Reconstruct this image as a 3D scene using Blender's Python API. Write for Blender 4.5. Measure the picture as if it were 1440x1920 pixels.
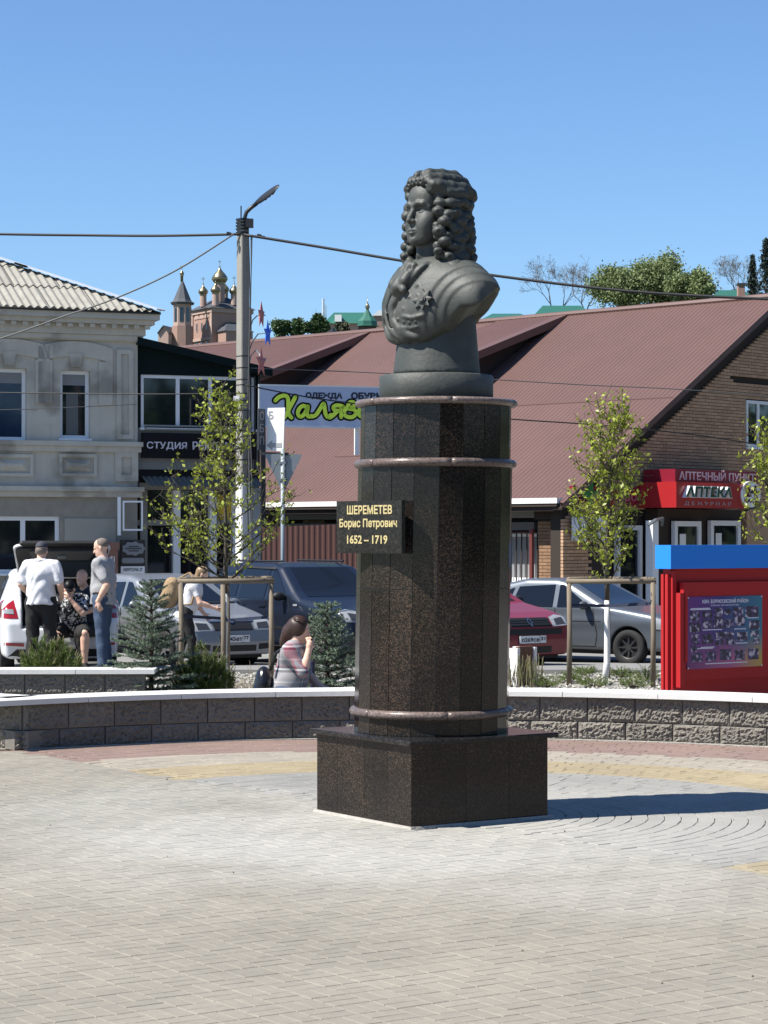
import bpy, bmesh, math, random
import numpy as np
from math import sin, cos, tan, radians as R, pi, sqrt, atan2
from mathutils import Vector, Matrix, noise as mnoise
from mathutils.bvhtree import BVHTree

random.seed(7)
scene = bpy.context.scene
for o in list(bpy.data.objects):
    bpy.data.objects.remove(o)
COL = scene.collection

# ------------------------------------------------------------------ camera, sky, sun, exposure
F, HX, HY, CAMZ = 4200.0, 720.0, 1010.0, 1.694
cam = bpy.data.cameras.new('camera')
cam.sensor_fit = 'VERTICAL'
cam.sensor_height = 36.0
cam.lens = F / 1920 * 36
cam.shift_y = (HY - 960) / 1920
cam.clip_start = 0.2
cam.clip_end = 6000
camo = bpy.data.objects.new('camera', cam)
camo.location = (0, 0, CAMZ)
camo.rotation_euler = (R(90), 0, 0)
COL.objects.link(camo)
scene.camera = camo

SUN_AZ, SUN_EL = R(70), R(54)          # azimuth measured to the left of the direction towards the viewer
tosun = Vector((-sin(SUN_AZ) * cos(SUN_EL), -cos(SUN_AZ) * cos(SUN_EL), sin(SUN_EL)))
world = bpy.data.worlds.new("World")
scene.world = world
world.use_nodes = True
wn = world.node_tree.nodes
sky = wn.new('ShaderNodeTexSky')
sky.sky_type = 'NISHITA'
sky.sun_disc = False
sky.sun_elevation = SUN_EL
sky.sun_rotation = atan2(tosun.x, tosun.y)
sky.air_density = 1.0
sky.dust_density = 0.1
sky.ozone_density = 3.0
sky.altitude = 100
bg = wn['Background']
bg.inputs[1].default_value = 0.070
tint = wn.new('ShaderNodeVectorMath'); tint.operation = 'MULTIPLY'; tint.inputs[1].default_value = (.76, .94, 1.15)   # clear deep-blue spring sky
world.node_tree.links.new(sky.outputs[0], tint.inputs[0])
world.node_tree.links.new(tint.outputs[0], bg.inputs[0])
sun = bpy.data.lights.new('sun', 'SUN')
sun.energy = 5.0
sun.angle = R(0.53)
sun.color = (1.0, 0.955, 0.88)
suno = bpy.data.objects.new('sun', sun)
suno.rotation_euler = tosun.to_track_quat('Z', 'Y').to_euler()
suno.location = (-30, -10, 40)
COL.objects.link(suno)
scene.view_settings.view_transform = 'Standard'
scene.view_settings.look = 'None'
scene.view_settings.exposure = 0.95
scene.view_settings.gamma = 1.0
scene.view_settings.use_curve_mapping = False
scene.cycles.max_bounces = 6
scene.cycles.use_denoising = True

# ------------------------------------------------------------------ helpers
def wpt(x, y, D):
    """world point seen at photo pixel (x, y) at depth D"""
    return Vector(((x - HX) / F * D, D, CAMZ + (HY - y) / F * D))

def gz(D):
    if D < 28: return 0.0
    if D < 38: return -0.04 * (D - 28)
    if D < 110: return -0.4
    return -0.4 + 0.128 * (D - 110)

def gpt(x, y):
    D = CAMZ * F / (y - HY)
    return Vector(((x - HX) / F * D, D, 0))

class PL:
    """vertical plane: o origin, e rightward unit dir, n outward normal"""
    def __init__(s, o, e, n=None):
        s.o = Vector((o[0], o[1], 0)); s.e = Vector((e[0], e[1], 0)).normalized()
        s.n = Vector((s.e.y, -s.e.x, 0)) if n is None else Vector((n[0], n[1], 0)).normalized()
    def pt(s, a, z, d=0): return s.o + s.e * a + s.n * d + Vector((0, 0, z))
    def px(s, x, y, d=0):
        dr = Vector(((x - HX) / F, 1, (HY - y) / F))
        c = Vector((0, 0, CAMZ))
        o = s.o + s.n * d
        t = (o - c).dot(s.n) / dr.dot(s.n)
        p = c + dr * t
        return (p - s.o).dot(s.e), p.z

class MB:
    def __init__(s): s.v = []; s.f = []; s.m = []; s.cur = 0; s.c = None
    def add(s, vs, fs):
        b = len(s.v); s.v += [tuple(v) for v in vs]
        for f in fs: s.f.append(tuple(b + i for i in f)); s.m.append(s.cur)
        return s
    def hexa(s, p):  # 8 points: bottom 4 ccw, top 4 ccw
        return s.add(p, [(3, 2, 1, 0), (4, 5, 6, 7), (0, 1, 5, 4), (1, 2, 6, 5), (2, 3, 7, 6), (3, 0, 4, 7)])
    def box(s, x0, x1, y0, y1, z0, z1):
        return s.hexa([(x0, y0, z0), (x1, y0, z0), (x1, y1, z0), (x0, y1, z0), (x0, y0, z1), (x1, y0, z1), (x1, y1, z1), (x0, y1, z1)])
    def pbox(s, pl, a0, a1, z0, z1, d0, d1):
        if a0 > a1: a0, a1 = a1, a0
        if z0 > z1: z0, z1 = z1, z0
        if d0 > d1: d0, d1 = d1, d0
        P = pl.pt
        return s.hexa([P(a0, z0, d1), P(a1, z0, d1), P(a1, z0, d0), P(a0, z0, d0), P(a0, z1, d1), P(a1, z1, d1), P(a1, z1, d0), P(a0, z1, d0)])
    def pxbox(s, pl, x0, y0, x1, y1, d0, d1):
        a0, z1 = pl.px(x0, y0, d1); a1, z0 = pl.px(x1, y1, d1)
        return s.pbox(pl, a0, a1, z0, z1, d0, d1)
    def frame(s, pl, a0, a1, z0, z1, w, d0, d1):
        if a0 > a1: a0, a1 = a1, a0
        if z0 > z1: z0, z1 = z1, z0
        s.pbox(pl, a0, a1, z0, z0 + w, d0, d1); s.pbox(pl, a0, a1, z1 - w, z1, d0, d1)
        s.pbox(pl, a0, a0 + w, z0 + w, z1 - w, d0, d1); s.pbox(pl, a1 - w, a1, z0 + w, z1 - w, d0, d1)
        return s
    def bar(s, a, b, w, h=None, up=(0, 0, 1)):
        h = h or w; a = Vector(a); b = Vector(b); d = (b - a).normalized(); u = Vector(up)
        x = d.cross(u)
        if x.length < 1e-4: x = d.cross(Vector((1, 0, 0)))
        x.normalize(); u = x.cross(d); x *= w / 2; u *= h / 2
        return s.hexa([a - x - u, a + x - u, b + x - u, b - x - u, a - x + u, a + x + u, b + x + u, b - x + u])
    def tube(s, pts, r, n=8, caps=True, squash=None):
        pts = [Vector(p) for p in pts]
        rs = r if isinstance(r, (list, tuple)) else [r] * len(pts)
        b = len(s.v); prev = None
        for i, p in enumerate(pts):
            d = (pts[min(i + 1, len(pts) - 1)] - pts[max(i - 1, 0)]).normalized()
            if prev is None:
                a = Vector((0, 0, 1)) if abs(d.z) < 0.9 else Vector((1, 0, 0))
                x = d.cross(a).normalized()
            else:
                x = (prev - d * prev.dot(d)).normalized()
            prev = x; y = d.cross(x)
            for k in range(n):
                t = 2 * pi * k / n
                s.v.append(tuple(p + (x * cos(t) + y * sin(t)) * rs[i]))
        for i in range(len(pts) - 1):
            for k in range(n):
                k2 = (k + 1) % n
                s.f.append((b + i * n + k, b + i * n + k2, b + (i + 1) * n + k2, b + (i + 1) * n + k)); s.m.append(s.cur)
        if caps:
            s.f.append(tuple(b + k for k in reversed(range(n)))); s.m.append(s.cur)
            e = b + (len(pts) - 1) * n
            s.f.append(tuple(e + k for k in range(n))); s.m.append(s.cur)
        return s
    def lathe(s, prof, c=(0, 0, 0), n=24, a0=0.0, sx=1.0, sy=1.0, caps=True):
        b = len(s.v); c = Vector(c)
        for r, z in prof:
            for k in range(n):
                t = a0 + 2 * pi * k / n
                s.v.append((c.x + r * cos(t) * sx, c.y + r * sin(t) * sy, c.z + z))
        for i in range(len(prof) - 1):
            for k in range(n):
                k2 = (k + 1) % n
                s.f.append((b + i * n + k, b + i * n + k2, b + (i + 1) * n + k2, b + (i + 1) * n + k)); s.m.append(s.cur)
        if caps:
            s.f.append(tuple(b + k for k in reversed(range(n)))); s.m.append(s.cur)
            e = b + (len(prof) - 1) * n
            s.f.append(tuple(e + k for k in range(n))); s.m.append(s.cur)
        return s
    def prism(s, poly, fn, d0, d1):
        """poly list of (a, b); fn(a, b, d) -> point; extrude d0..d1"""
        n = len(poly)
        vs = [fn(a, b, d0) for a, b in poly] + [fn(a, b, d1) for a, b in poly]
        fs = [tuple(reversed(range(n))), tuple(range(n, 2 * n))] + [(i, (i + 1) % n, n + (i + 1) % n, n + i) for i in range(n)]
        return s.add(vs, fs)
    def build(s, name, mat, parent=None, smooth=False, kind=None, label=None, recalc=True):
        org = ORG.get(parent.name, Vector((0, 0, 0))) if parent else Vector((0, 0, 0))
        me = bpy.data.meshes.new(name)
        me.from_pydata([(v[0] - org.x, v[1] - org.y, v[2] - org.z) for v in s.v], [], s.f)
        mats = mat if isinstance(mat, (list, tuple)) else [mat]
        for m_ in mats: me.materials.append(m_)
        if len(mats) > 1: me.polygons.foreach_set('material_index', s.m)
        if recalc:
            bm = bmesh.new(); bm.from_mesh(me); bmesh.ops.recalc_face_normals(bm, faces=bm.faces); bm.to_mesh(me); bm.free()
        if smooth: me.polygons.foreach_set('use_smooth', [True] * len(me.polygons))
        return link(name, me, parent, kind, label)

ORG = {}   # world origin of every thing built in world coordinates
def link(name, me, parent=None, kind=None, label=None):
    o = bpy.data.objects.new(name, me); COL.objects.link(o)
    if parent:
        o.parent = parent
        ORG[o.name] = ORG.get(parent.name, Vector((0, 0, 0)))
    if kind: o['kind'] = kind
    if label: o['label'] = label
    return o

def thing(name, label, cat, loc=(0, 0, 0), group=None, rz=0.0, local=False):
    o = bpy.data.objects.new(name, None); COL.objects.link(o)
    o.location = loc; o.rotation_euler = (0, 0, rz); o.empty_display_size = .2
    o['label'] = label; o['category'] = cat; o['kind'] = 'thing'
    if group: o['group'] = group
    ORG[o.name] = Vector((0, 0, 0)) if local else Vector(loc)
    return o

def tag(o, label, cat, group=None):
    o['label'] = label; o['category'] = cat
    if group: o['group'] = group
    return o

def instance(name, me, parent, M):
    o = bpy.data.objects.new(name, me); COL.objects.link(o); o.parent = parent
    org = ORG.get(parent.name, Vector((0, 0, 0)))
    o.matrix_local = Matrix.Translation(-org) @ M
    return o

def copy_tree(o, parent=None):
    c = o.copy(); COL.objects.link(c); c.parent = parent
    for ch in o.children: copy_tree(ch, c)
    return c

def text_mb(body, pl, a0, a1, z0, z1, d, depth=0.01, bold=0.0, shear=0.0, fit=True, mb=None, space=1.0, fn=None):
    """lettering fitted in the rectangle a0..a1, z0..z1 of plane pl"""
    cu = bpy.data.curves.new('text', 'FONT'); cu.body = body; cu.extrude = 0.0; cu.offset = bold; cu.shear = shear; cu.resolution_u = 3
    cu.space_character = space
    o = bpy.data.objects.new('text', cu); COL.objects.link(o)
    dg = bpy.context.evaluated_depsgraph_get()
    me = bpy.data.meshes.new_from_object(o.evaluated_get(dg))
    vs = [v.co.copy() for v in me.vertices]; fs = [tuple(p.vertices) for p in me.polygons]
    bpy.data.objects.remove(o); bpy.data.curves.remove(cu)
    x0 = min(v.x for v in vs); x1 = max(v.x for v in vs); y0 = min(v.y for v in vs); y1 = max(v.y for v in vs)
    sx = (a1 - a0) / (x1 - x0); sy = (z1 - z0) / (y1 - y0)
    mb = mb or MB(); fn = fn or pl.pt
    nv = len(vs)
    P = [(a0 + (v.x - x0) * sx, z0 + (v.y - y0) * sy) for v in vs]
    vv = [fn(a, z, d + depth) for a, z in P]
    edges = {}
    for f in fs:
        for i in range(len(f)):
            e = (f[i], f[(i + 1) % len(f)])
            edges[e] = edges.get(e, 0) + 1
    vv += [fn(a, z, d) for a, z in P]
    ff = list(fs)
    for (a, b) in edges:
        if (b, a) not in edges: ff.append((b, a, a + nv, b + nv))
    mb.add(vv, ff)
    bpy.data.meshes.remove(me)
    return mb

# ------------------------------------------------------------------ materials
MATS = {}
def mat(name, col, rough=.6, metal=0., var=.0, vs=3., bump=0., bs=60., rnd=0., island=0., coat=0., spec=.5, col2=None, c2s=30., c2t=.6, attr=None, trans=0., sss=0., streak=0., alpha=1.):
    if max(col) < .6 or 'brick' in name or 'stucco' in name: col = tuple(c * .66 for c in col)
    if col2 and max(col) < .6: col2 = tuple(c * .66 for c in col2)
    m = bpy.data.materials.new(name); m.use_nodes = True
    nt = m.node_tree; N = nt.nodes; L = nt.links; p = N['Principled BSDF']
    p.inputs['Roughness'].default_value = rough; p.inputs['Metallic'].default_value = metal
    p.inputs['Coat Weight'].default_value = coat; p.inputs['Coat Roughness'].default_value = .05
    p.inputs['Specular IOR Level'].default_value = spec
    p.inputs['Alpha'].default_value = alpha
    tc = N.new('ShaderNodeTexCoord')
    if attr:
        a = N.new('ShaderNodeAttribute'); a.attribute_name = attr; c = a.outputs[0]
    else:
        a = N.new('ShaderNodeRGB'); a.outputs[0].default_value = (*col, 1); c = a.outputs[0]
    def mul(c, fac_sock, lo, hi):
        mr = N.new('ShaderNodeMapRange'); L.new(fac_sock, mr.inputs[0]); mr.inputs[3].default_value = lo; mr.inputs[4].default_value = hi
        mx = N.new('ShaderNodeVectorMath'); mx.operation = 'SCALE'; L.new(c, mx.inputs[0]); L.new(mr.outputs[0], mx.inputs[3]); return mx.outputs[0]
    if col2:
        n = N.new('ShaderNodeTexNoise'); n.inputs['Scale'].default_value = c2s; n.inputs['Detail'].default_value = 4; L.new(tc.outputs['Object'], n.inputs[0])
        r = N.new('ShaderNodeMapRange'); L.new(n.outputs[0], r.inputs[0]); r.inputs[1].default_value = c2t - .06; r.inputs[2].default_value = c2t + .06
        mx = N.new('ShaderNodeMix'); mx.data_type = 'RGBA'; L.new(r.outputs[0], mx.inputs[0]); L.new(c, mx.inputs[6]); mx.inputs[7].default_value = (*col2, 1); c = mx.outputs[2]
    if var:
        n = N.new('ShaderNodeTexNoise'); n.inputs['Scale'].default_value = vs; n.inputs['Detail'].default_value = 6; n.inputs['Roughness'].default_value = .65
        L.new(tc.outputs['Object'], n.inputs[0]); c = mul(c, n.outputs[0], 1 - 2 * var, 1 + 2 * var)
    if streak:
        mp = N.new('ShaderNodeMapping'); mp.inputs[3].default_value = (9, 9, .5); L.new(tc.outputs['Object'], mp.inputs[0])
        n = N.new('ShaderNodeTexNoise'); n.inputs['Scale'].default_value = 1; n.inputs['Detail'].default_value = 4; L.new(mp.outputs[0], n.inputs[0])
        c = mul(c, n.outputs[0], 1 - 2 * streak, 1 + 2 * streak)
    if rnd:
        oi = N.new('ShaderNodeObjectInfo'); c = mul(c, oi.outputs['Random'], 1 - rnd, 1 + rnd)
    if island:
        g = N.new('ShaderNodeNewGeometry'); c = mul(c, g.outputs['Random Per Island'], 1 - island, 1 + island)
    L.new(c, p.inputs['Base Color'])
    if bump:
        n = N.new('ShaderNodeTexNoise'); n.inputs['Scale'].default_value = bs; n.inputs['Detail'].default_value = 5; L.new(tc.outputs['Object'], n.inputs[0])
        b = N.new('ShaderNodeBump'); b.inputs['Strength'].default_value = bump; b.inputs['Distance'].default_value = .02; L.new(n.outputs[0], b.inputs['Height']); L.new(b.outputs[0], p.inputs['Normal'])
    if trans:
        # thin leaves: some light passes through
        t = N.new('ShaderNodeBsdfTranslucent'); L.new(c, t.inputs[0]); ms = N.new('ShaderNodeMixShader'); ms.inputs[0].default_value = trans
        L.new(p.outputs[0], ms.inputs[1]); L.new(t.outputs[0], ms.inputs[2]); L.new(ms.outputs[0], N['Material Output'].inputs[0])
    MATS[name] = m
    return m

# ------------------------------------------------------------------ signed distance fields -> surface nets
def V3(*a): return np.array(a, dtype=np.float32)
class SDF:
    def __init__(s): s.p = []
    def cap(s, a, b, ra, rb=None, k=.02, op='u'):
        if a is None or b is None: return s
        s.p.append(('c', np.array(a, float), np.array(b, float), ra, ra if rb is None else rb, k, op)); return s
    def chain(s, pts, rs, k=.02, op='u'):
        for i in range(len(pts) - 1):
            r0 = rs[i] if isinstance(rs, (list, tuple)) else rs
            r1 = rs[i + 1] if isinstance(rs, (list, tuple)) else rs
            s.cap(pts[i], pts[i + 1], r0, r1, k, op)
        return s
    def sph(s, c, r, k=.02, op='u'): return s.cap(c, c, r, r, k, op)
    def ell(s, c, r, k=.02, op='u', rot=None):
        s.p.append(('e', np.array(c, float), np.array(r, float), None if rot is None else np.array(rot, float), 0, k, op)); return s
    def fun(s, fn, lo, hi, k=.02, op='u'):
        s.p.append(('f', np.array(lo, float), np.array(hi, float), fn, 0, k, op)); return s
    def bbox(s, q):
        t = q[0]
        if t == 'c':
            r = max(q[3], q[4]); return np.minimum(q[1], q[2]) - r, np.maximum(q[1], q[2]) + r
        if t == 'e':
            r = q[2] if q[3] is None else np.array([max(q[2])] * 3); return q[1] - r, q[1] + r
        return q[1], q[2]
    def field(s, res, pad=None):
        bb = [s.bbox(q) for q in s.p if q[6] == 'u']
        pad = pad or 3 * res
        lo = np.min([b[0] for b in bb], 0) - pad; hi = np.max([b[1] for b in bb], 0) + pad
        n = np.ceil((hi - lo) / res).astype(int) + 1
        Fd = np.full(n, 10., np.float32)
        ax = [lo[i] + res * np.arange(n[i]) for i in range(3)]
        for q in s.p:
            b0, b1 = s.bbox(q); k = max(q[5], 1e-5); m = k * 1.5 + 3 * res
            i0 = np.clip(np.floor((b0 - m - lo) / res).astype(int), 0, n - 1); i1 = np.clip(np.ceil((b1 + m - lo) / res).astype(int) + 1, 1, n)
            if np.any(i1 <= i0): continue
            sl = tuple(slice(i0[i], i1[i]) for i in range(3))
            X = ax[0][sl[0]][:, None, None].astype(np.float32); Y = ax[1][sl[1]][None, :, None].astype(np.float32); Z = ax[2][sl[2]][None, None, :].astype(np.float32)
            if q[0] == 'c':
                a, b = q[1], q[2]; ba = b - a; l2 = float(ba @ ba)
                if l2 < 1e-10: d = np.sqrt((X - a[0]) ** 2 + (Y - a[1]) ** 2 + (Z - a[2]) ** 2) - q[3]
                else:
                    h = np.clip(((X - a[0]) * ba[0] + (Y - a[1]) * ba[1] + (Z - a[2]) * ba[2]) / l2, 0, 1)
                    d = np.sqrt((X - a[0] - h * ba[0]) ** 2 + (Y - a[1] - h * ba[1]) ** 2 + (Z - a[2] - h * ba[2]) ** 2) - (q[3] + h * (q[4] - q[3]))
            elif q[0] == 'e':
                c, r = q[1], q[2]; x, y, z = X - c[0], Y - c[1], Z - c[2]
                if q[3] is not None:
                    M_ = q[3]; x, y, z = (M_[0, 0] * x + M_[1, 0] * y + M_[2, 0] * z), (M_[0, 1] * x + M_[1, 1] * y + M_[2, 1] * z), (M_[0, 2] * x + M_[1, 2] * y + M_[2, 2] * z)
                k0 = np.sqrt((x / r[0]) ** 2 + (y / r[1]) ** 2 + (z / r[2]) ** 2)
                k1 = np.sqrt((x / r[0] ** 2) ** 2 + (y / r[1] ** 2) ** 2 + (z / r[2] ** 2) ** 2) + 1e-9
                d = k0 * (k0 - 1) / k1
            else:
                d = q[3](X, Y, Z)
            g = Fd[sl]
            if q[6] == 'a': Fd[sl] = g + d
            elif q[6] == 'u':
                h = np.clip(.5 + .5 * (g - d) / k, 0, 1); Fd[sl] = g * (1 - h) + d * h - k * h * (1 - h)
            elif q[6] == 's':
                d = -d; h = np.clip(.5 - .5 * (g - d) / k, 0, 1); Fd[sl] = g * (1 - h) + d * h + k * h * (1 - h)
            else:  # intersect, whole grid
                h = np.clip(.5 - .5 * (g - d) / k, 0, 1); Fd[sl] = g * (1 - h) + d * h + k * h * (1 - h)
        return Fd, lo
    def mesh(s, res, smooth=0):
        Fd, lo = s.field(res)
        return nets(Fd, lo, res, smooth)

def nets(Fd, lo, res, smooth=0):
    ins = Fd < 0
    n = np.array(Fd.shape)
    c = np.zeros(n - 1, np.int8)
    for i in (0, 1):
        for j in (0, 1):
            for k in (0, 1): c += ins[i:n[0] - 1 + i, j:n[1] - 1 + j, k:n[2] - 1 + k]
    act = (c > 0) & (c < 8)
    idx = np.argwhere(act); vid = np.full(n - 1, -1, np.int64); vid[act] = np.arange(len(idx))
    acc = np.zeros((len(idx), 3)); cnt = np.zeros(len(idx))
    cor = [(i, j, k) for i in (0, 1) for j in (0, 1) for k in (0, 1)]
    for a in range(8):
        for b in range(a + 1, 8):
            df = np.array(cor[b]) - np.array(cor[a])
            if np.abs(df).sum() != 1: continue
            A = idx + cor[a]; B = idx + cor[b]
            fa = Fd[A[:, 0], A[:, 1], A[:, 2]]; fb = Fd[B[:, 0], B[:, 1], B[:, 2]]
            x = (fa < 0) != (fb < 0); t = np.where(x, fa / np.where(x, fa - fb, 1), 0)
            acc += np.where(x[:, None], np.array(cor[a]) + t[:, None] * df, 0); cnt += x
    pos = lo + res * (idx + acc / cnt[:, None])
    faces = []
    for ax in range(3):
        u, v = (ax + 1) % 3, (ax + 2) % 3
        s0 = [slice(None)] * 3; s1 = [slice(None)] * 3; s0[ax] = slice(0, n[ax] - 1); s1[ax] = slice(1, n[ax])
        e = ins[tuple(s0)] != ins[tuple(s1)]
        E = np.argwhere(e)
        ok = (E[:, u] > 0) & (E[:, v] > 0) & (E[:, u] < n[u] - 1) & (E[:, v] < n[v] - 1); E = E[ok]
        if not len(E): continue
        q = []
        for du, dv in ((-1, -1), (0, -1), (0, 0), (-1, 0)):
            P = E.copy(); P[:, u] += du; P[:, v] += dv; q.append(vid[P[:, 0], P[:, 1], P[:, 2]])
        q = np.stack(q, 1); inside = ins[E[:, 0], E[:, 1], E[:, 2]]
        q[~inside] = q[~inside][:, ::-1]
        faces.append(q)
    faces = np.concatenate(faces)
    for _ in range(smooth):
        a = np.concatenate([faces[:, i] for i in range(4)]); b = np.concatenate([faces[:, (i + 1) % 4] for i in range(4)])
        sm = np.zeros_like(pos); ct = np.zeros(len(pos))
        np.add.at(sm, a, pos[b]); np.add.at(ct, a, 1); np.add.at(sm, b, pos[a]); np.add.at(ct, b, 1)
        pos = pos * .5 + .5 * sm / ct[:, None]
    return pos, faces

def np_mesh(name, pos, faces, material, parent=None, smooth=True, kind=None, label=None, xf=None):
    """from numpy arrays, all quads or all tris"""
    if xf is not None:
        Mx = np.array(xf); pos = pos @ Mx[:3, :3].T + Mx[:3, 3]
    org = ORG.get(parent.name, Vector((0, 0, 0))) if parent else Vector((0, 0, 0))
    pos = pos - np.array(org)
    me = bpy.data.meshes.new(name); nf, w = faces.shape
    me.vertices.add(len(pos)); me.vertices.foreach_set('co', np.ascontiguousarray(pos, np.float32).ravel())
    me.loops.add(nf * w); me.loops.foreach_set('vertex_index', np.ascontiguousarray(faces, np.int32).ravel())
    me.polygons.add(nf); me.polygons.foreach_set('loop_start', np.arange(nf, dtype=np.int32) * w)
    me.update(calc_edges=True); me.validate()
    if smooth: me.polygons.foreach_set('use_smooth', [True] * len(me.polygons))
    for m_ in (material if isinstance(material, (list, tuple)) else [material]): me.materials.append(m_)
    return link(name, me, parent, kind, label)
# ------------------------------------------------------------------ ground, road, plaza
m_soil = mat('soil grass', (.10, .12, .05), .95, var=.25, vs=.15, col2=(.16, .14, .09), c2s=.05)
m_asph = mat('pale asphalt', (.29, .285, .27), .9, var=.12, vs=1.2, bump=.3, bs=150)
m_joint = mat('joint sand', (.31, .285, .235), .95, var=.12, vs=6)
m_paver = mat('paver beige', (.332, .303, .247), .85, var=.08, vs=1.3, rnd=.04, bump=.25, bs=220)
m_pavec = mat('paver coloured', (.4, .38, .33), .85, var=.09, vs=1.1, attr='Col', bump=.25, bs=220)
m_gravel = mat('white gravel', (.36, .345, .30), .9, var=.15, vs=8, bump=.5, bs=60)
m_stone = mat('gravel stones', (.43, .415, .37), .85, island=.35)
m_kerb = mat('concrete kerb', (.33, .32, .30), .85, var=.1, vs=3, bump=.2, bs=90)

mb = MB()
Ds = [-30, 0, 10, 20, 27.9, 28.6, 31, 34, 38, 45, 60, 80, 110, 140, 180, 230, 280, 330, 380, 430, 480, 560, 700, 1200, 3000]
Xs = [-1600, -500, -160, -60, -20, 0, 20, 60, 160, 500, 1600]
def hill(x, D):
    if D <= 110: return gz(D)
    t = min(1, (D - 110) / 330.0)
    return -.4 + 31 * (t * t * (3 - 2 * t)) + (1.5 * mnoise.noise(Vector((x * .006, D * .006, 0))) if D > 150 else 0)
nx = len(Xs)
mb.add([(x, d, hill(x, d) - .06) for d in Ds for x in Xs], [(j * nx + i, j * nx + i + 1, (j + 1) * nx + i + 1, (j + 1) * nx + i) for j in range(len(Ds) - 1) for i in range(nx - 1)])
mb.build('ground', m_soil, smooth=True, kind='structure')

mb = MB()
dd = [28.35, 30, 32, 34, 36, 38, 42, 47, 70]
mb.add([(x, d, gz(d) - .0) for d in dd for x in (-60, 60)], [(2 * i, 2 * i + 1, 2 * i + 3, 2 * i + 2) for i in range(len(dd) - 1)])
mb.build('road', m_asph, kind='structure')

CX, CY = .298, 13.767                 # centre of the round plaza and of the monument
NA, NB = Vector((-.56, .83)), Vector((.83, .56))   # plan directions of the plinth sides
mb = MB(); mb.add([(-40, -20, -.014), (40, -20, -.014), (40, 19.3, -.014), (-40, 19.3, -.014)], [(0, 1, 2, 3)])
plaza = mb.build('plaza', m_joint, kind='structure')
mb = MB(); mb.add([(-40, 18.6, -.008), (40, 18.6, -.008), (40, 28.2, -.008), (-40, 28.2, -.008)], [(0, 1, 2, 3)])
mb.build('gravel_bed', m_gravel, kind='structure')

RN = random.Random(3)
def paver_verts(L_, W_, gap=.002, bev=.0034, z=0):
    hx, hy = L_ / 2 - gap / 2, W_ / 2 - gap / 2
    v = [(sx * hx, sy * hy, -.014) for sx, sy in ((-1, -1), (1, -1), (1, 1), (-1, 1))]
    v += [(sx * hx, sy * hy, -.004) for sx, sy in ((-1, -1), (1, -1), (1, 1), (-1, 1))]
    v += [(sx * (hx - bev), sy * (hy - bev), 0) for sx, sy in ((-1, -1), (1, -1), (1, 1), (-1, 1))]
    f = [(i, (i + 1) % 4, 4 + (i + 1) % 4, 4 + i) for i in range(4)] + [(4 + i, 4 + (i + 1) % 4, 8 + (i + 1) % 4, 8 + i) for i in range(4)] + [(8, 9, 10, 11)]
    return v, f
CELL = .16
pv, pf = paver_verts(CELL, CELL / 2)
pme = bpy.data.meshes.new('paver'); pme.from_pydata(pv, [], pf); pme.materials.append(m_paver)

def in_view(x, y, margin=1.3):
    return 6.6 < y < 20 and abs(x) < .1714 * y + margin
def in_bands(x, y):
    dx, dy = x - CX, y - CY
    r = sqrt(dx * dx + dy * dy)
    return abs(dx * e1.x + dy * e1.y) < .5 and abs(dx * e2.x + dy * e2.y) < .5 or (dx * .8 + dy * .6 > -.16 and r < 5.3)
def sec(x, y): return (x - CX) * .8 + (y - CY) * .6 > -.16

e1 = Vector((NA.x, NA.y)).normalized(); e2 = Vector((NB.x, NB.y)).normalized()
cells = []
for i in range(-140, 140):
    for j in range(-140, 140):
        c = Vector((0, 12)) + e1 * (i * CELL) + e2 * (j * CELL)
        if not in_view(c.x, c.y): continue
        for s in (-CELL / 4, CELL / 4):
            if (i + j) % 2: p = c + e1 * s; ang = atan2(e2.y, e2.x)
            else: p = c + e2 * s; ang = atan2(e1.y, e1.x)
            if in_bands(p.x, p.y): continue
            dx, dy = p.x - CX, p.y - CY
            if dx * dx + dy * dy > 5.2 ** 2 and p.y > 15.5 and p.x > -3.1: continue
            if p.y > 18.9: continue
            cells.append((p.x, p.y, ang))
cells.sort(key=lambda c: (c[1] + (0 if abs(c[0]) < .1714 * c[1] else 50)))
mb = MB(); cols = []
for n_, (x, y, a) in enumerate(cells):
    z = RN.uniform(-.0012, .0010)
    Mx = Matrix.Translation((x, y, z)) @ Matrix.Rotation(a + RN.uniform(-.012, .012), 4, 'Z') @ Matrix.Rotation(RN.uniform(-.008, .008), 4, 'X') @ Matrix.Rotation(RN.uniform(-.006, .006), 4, 'Y')
    if n_ < 290:
        instance('paver', pme, plaza, Mx)
    else:
        mb.add([Mx @ Vector(v) for v in pv], pf)
        k = RN.uniform(.96, 1.04); rr = sqrt((x - CX) ** 2 + (y - CY) ** 2) + .5 * mnoise.noise(Vector((x * .7, y * .7, 3)))
        t = min(1, max(0, (3.0 - rr) / .8)) * .85
        cols.append(((.332 + .006 * t) * k, (.303 + .027 * t) * k, (.247 + .036 * t) * k))
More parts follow.
